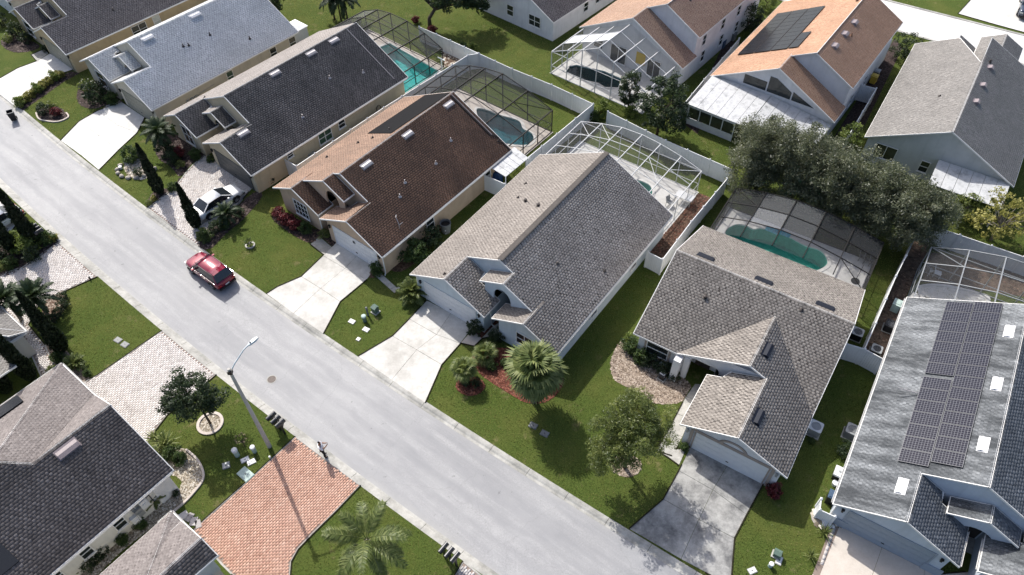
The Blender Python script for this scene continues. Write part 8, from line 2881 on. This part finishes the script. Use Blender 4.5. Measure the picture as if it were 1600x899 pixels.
for s_ in (-1, 1):
    for k in range(4):
        skin('finger', [(.41, s_ * .06 - .01, 1.30 + k * .02), (.45, s_ * .05 - .01, 1.31 + k * .02), (.455, s_ * .02, 1.315 + k * .02)], [(0, 1), (1, 2)], [.010, .009, .008], 'person_skin', t, sub=1)
    skin('thumb', [(.40, s_ * .055, 1.33), (.42, s_ * .03, 1.36)], [(0, 1)], [.011, .009], 'person_skin', t, sub=1)
ph = thing('phone', 'dark phone held up by the person in white', 'phone', (pq[0] + .485 * math.cos(R(15)), pq[1] + .485 * math.sin(R(15)), 1.45), R(15))
mb = MB(); mb.box(-.006, -.09, 0, .006, .09, .10); obj('case', mb, 'black_plastic', ph)
mb = MB(); mb.box(-.008, -.08, .01, -.0061, .08, .09); obj('screen', mb, 'car_glass', ph)

# ------------------------------------------------------------ loungers and chairs in the cages
def patio_chair(label, q, rz, frame='black_plastic', sling='grey_plastic', group=None):
    t = thing('patio_chair', label, 'chair', (q[0], q[1], 0.025), rz, group)
    mb = MB(); mb.box(-.25, -.25, .40, .25, .25, .43); obj('seat', mb, sling, t)
    mb = MB(); mb.add([(-.25, .22, .43), (.25, .22, .43), (.25, .38, .95), (-.25, .38, .95), (-.25, .25, .43), (.25, .25, .43), (.25, .41, .95), (-.25, .41, .95)], [(0, 1, 2, 3), (7, 6, 5, 4), (3, 2, 6, 7), (0, 3, 7, 4), (1, 5, 6, 2)]); obj('backrest', mb, sling, t)
    for sx in (-1, 1):
        for sy in (-1, 1):
            mb = MB(); mb.bar((sx * .26, sy * .24, 0), (sx * .24, sy * .22, .42), .03); obj('leg', mb, frame, t)
        mb = MB(); mb.bar((sx * .28, -.25, .62), (sx * .28, .3, .64), .04); obj('armrest', mb, frame, t)


patio_chair('left dark chair on the white deck by the cage corner', (28.89, 40.96), R(60))
patio_chair('middle dark chair on the white deck by the cage corner', (29.15, 40.60), R(60))
patio_chair('right dark chair on the white deck by the cage corner', (29.55, 40.38), R(60))
patio_chair('pale chair beside the covered pool at the solar house', (33.82, 39.42), R(100), 'white_metal', 'grey_metal')
patio_chair('second pale chair beside the covered pool', (34.34, 39.14), R(60), 'white_metal', 'white_metal')
patio_chair('chair by the white-framed cage corner', (14.01, 47.68), R(40), 'grey_metal', 'grey_metal')
t = thing('patio_table', 'white-topped table under the white-framed cage', 'table', (15.33, 48.16) + (0.025,), R(-36))
mb = MB(); mb.box(-.8, -.45, .70, .8, .45, .74); obj('tabletop', mb, 'white_metal', t)
for sx in (-1, 1):
    for sy in (-1, 1):
        mb = MB(); mb.box(sx * .7 - .03, sy * .38 - .03, 0, sx * .7 + .03, sy * .38 + .03, .699); obj('leg', mb, 'grey_metal', t)
t = thing('patio_umbrella', 'folded dark umbrella base on the white deck', 'umbrella', (27.66, 38.67) + (0.025,), 0)
mb = MB(); mb.lathe([(.35, 0), (.33, .08), (.06, .1), (0, .1)], 14); obj('base', mb, 'black_plastic', t)
mb = MB(); mb.tube([(0, 0, .1), (0, 0, 2.0)], .025, 7); obj('pole', mb, 'black_plastic', t)
t = thing('pool_slide_post', 'white T-shaped post at the turquoise pool corner', 'post', (-7.27, 68.87) + (0,), R(-40))
mb = MB(); mb.box(-.05, -.05, 0, .05, .05, 1.5); obj('post', mb, 'white_metal', t)
mb = MB(); mb.box(-.5, -.05, 1.5, .5, .05, 1.58); obj('crossbar', mb, 'white_metal', t)
for lb, q in (('blue pool tile mat on the white deck, left piece', (22.32, 44.47)), ('blue pool tile mat on the white deck, right piece', (23.26, 44.07))):
    t = thing('pool_mat', lb, 'mat', (q[0], q[1], 0.025), R(-35))
    for k in range(3):
        mb = MB(); mb.box(-.55 + k * .37, -.3, 0.04, -.2 + k * .37, .3, .075); obj('tile', mb, 'pool_tile', t)

# ------------------------------------------------------------ dark bars drawing the lawn's shadow line along drives and walks
EDG = [o for o in col.objects if o.get('kind') == 'structure' and o.name.split('.')[0] in ('driveway', 'walkway', 'paver_driveway')]
NGB = [(pl, min(p[0] for p in pl), max(p[0] for p in pl), min(p[1] for p in pl), max(p[1] for p in pl)) for pl in NOGRASS]
for e_ in EDG:
    rows_ = []
    for poly in EDGES.get(e_.name, []):
        area = sum(poly[i - 1][0] * poly[i][1] - poly[i][0] * poly[i - 1][1] for i in range(len(poly)))
        sg = 1 if area > 0 else -1
        for i in range(len(poly)):
            p, q = Vector(poly[i][:2]), Vector(poly[(i + 1) % len(poly)][:2])
            d = q - p
            if d.length < 0.3:
                continue
            nrm = Vector((d.y, -d.x)).normalized() * sg
            k = max(1, int(d.length / 0.5))
            for j in range(k):
                a_, b_ = p.lerp(q, j / k), p.lerp(q, (j + 1) / k)
                m_ = (a_ + b_) / 2 + nrm * 0.22
                if not any(b0 < m_.x < b1 and b2 < m_.y < b3 and inside(np.array([m_.x]), np.array([m_.y]), pl)[0] for pl, b0, b1, b2, b3 in NGB):
                    rows_.append((a_ + nrm * 0.03, b_ + nrm * 0.03))
    if rows_:
        mb = MB()
        for a_, b_ in rows_:
            mb.bar((a_.x, a_.y, 0.02), (b_.x, b_.y, 0.02), 0.075, 0.075)
        obj('turf_shade_strip', mb, 'turf_shade', e_)

# ------------------------------------------------------------ grass blades (too many to count)
def grass(n, x0, x1, y0, y1, h=0.055, wdt=0.028, name='lawn_grass'):
    px = rng.uniform(x0, x1, n)
    py = rng.uniform(y0, y1, n)
    # keep what the photograph's lens could see, with a margin for a step to the side
    dxv, dyv = px, py
    Mx = np.array([[cx[i] for i in range(3)], [cy[i] for i in range(3)], [fw[i] for i in range(3)]])
    q = np.stack([px, py, np.full(n, -45.0)], 1) @ Mx.T
    u, v = q[:, 0] / q[:, 2] * 1150 / 800, q[:, 1] / q[:, 2] * 1150 / 450
    k = (np.abs(u) < 1.12) & (np.abs(v) < 1.15) & (q[:, 2] > 0)
    px, py = px[k], py[k]
    bad = np.zeros(len(px), dtype=bool)
    for poly in NOGRASS:
        bx = [p[0] for p in poly]
        by = [p[1] for p in poly]
        s_ = (px > min(bx)) & (px < max(bx)) & (py > min(by)) & (py < max(by)) & ~bad
        if s_.any():
            ii = np.nonzero(s_)[0]
            bad[ii[inside(px[ii], py[ii], poly)]] = True
    px, py = px[~bad], py[~bad]
    n = len(px)
    a_ = rng.uniform(0, 6.283, n)
    hh = h * rng.uniform(0.5, 1.4, n)
    ww = wdt * rng.uniform(0.6, 1.4, n)
    lx, ly = rng.normal(0, 0.035, n), rng.normal(0, 0.035, n)
    V = np.zeros((n, 3, 3))
    V[:, 0] = np.stack([px - np.cos(a_) * ww, py - np.sin(a_) * ww, np.full(n, -0.005)], 1)
    V[:, 1] = np.stack([px + np.cos(a_) * ww, py + np.sin(a_) * ww, np.full(n, -0.005)], 1)
    V[:, 2] = np.stack([px + lx, py + ly, hh], 1)
    # patchy vigour, straw and a distance tint across the lawns

    def field(sc_, seed):
        g = np.random.default_rng(seed)
        f_ = np.zeros(n)
        for _ in range(14):
            a2, k2, ph2 = g.uniform(0, 6.283), sc_ * g.uniform(0.5, 1.8), g.uniform(0, 6.283)
            f_ += np.sin(k2 * (px * math.cos(a2) + py * math.sin(a2)) + ph2)
        return f_ / 3.7
    vig, dry_ = field(0.9, 3), field(1.6, 5)
    tint = rng.normal(0.42, 0.19, n) + 0.17 * vig + 0.14 * field(4.0, 9)
    tint += 0.45 * np.clip((dry_ - 0.8) / 0.6, 0, 1) + 0.16 * np.clip((py - 40) / 30, 0, 1)  # far lawns tinted paler: drier yards, plus painted-in glare of backlit blades
    for (sx, sy), r2 in (((-0.75, 25.96), 1.5), ((-2.31, 26.33), 0.8), ((-5.73, 28.08), 0.7), ((5.69, 20.80), 0.8), ((8.08, 19.91), 1.0), ((17.46, 17.33), 1.3), ((18.79, 19.81), 0.7), ((-19.58, 42.43), 1.0), ((-16.50, 41.66), 1.0), ((-18.55, 21.48), 0.9), ((-31.04, 34.49), 1.4), ((3.23, 78.02), 2.5), ((-1.19, 75.36), 2.0), ((5.58, 66.55), 1.5), ((30.12, 40.02), 1.2), ((-17.27, 82.69), 2.0)):
        d2 = ((px - sx) ** 2 + (py - sy) ** 2) / r2 ** 2
        tint += np.exp(-d2) * rng.uniform(0.1, 0.9, n)
    tint = np.clip(tint, 0, 1)
    me = np_mesh(name, V.reshape(-1, 3), np.arange(n * 3).reshape(-1, 3), tint)
    o = obj(name, me, 'grass_blade', None, kind='stuff')
    o['label'] = 'short green lawn grass around the houses'
    o['category'] = 'grass'


grass(760000, -52, 48, 14, 96)
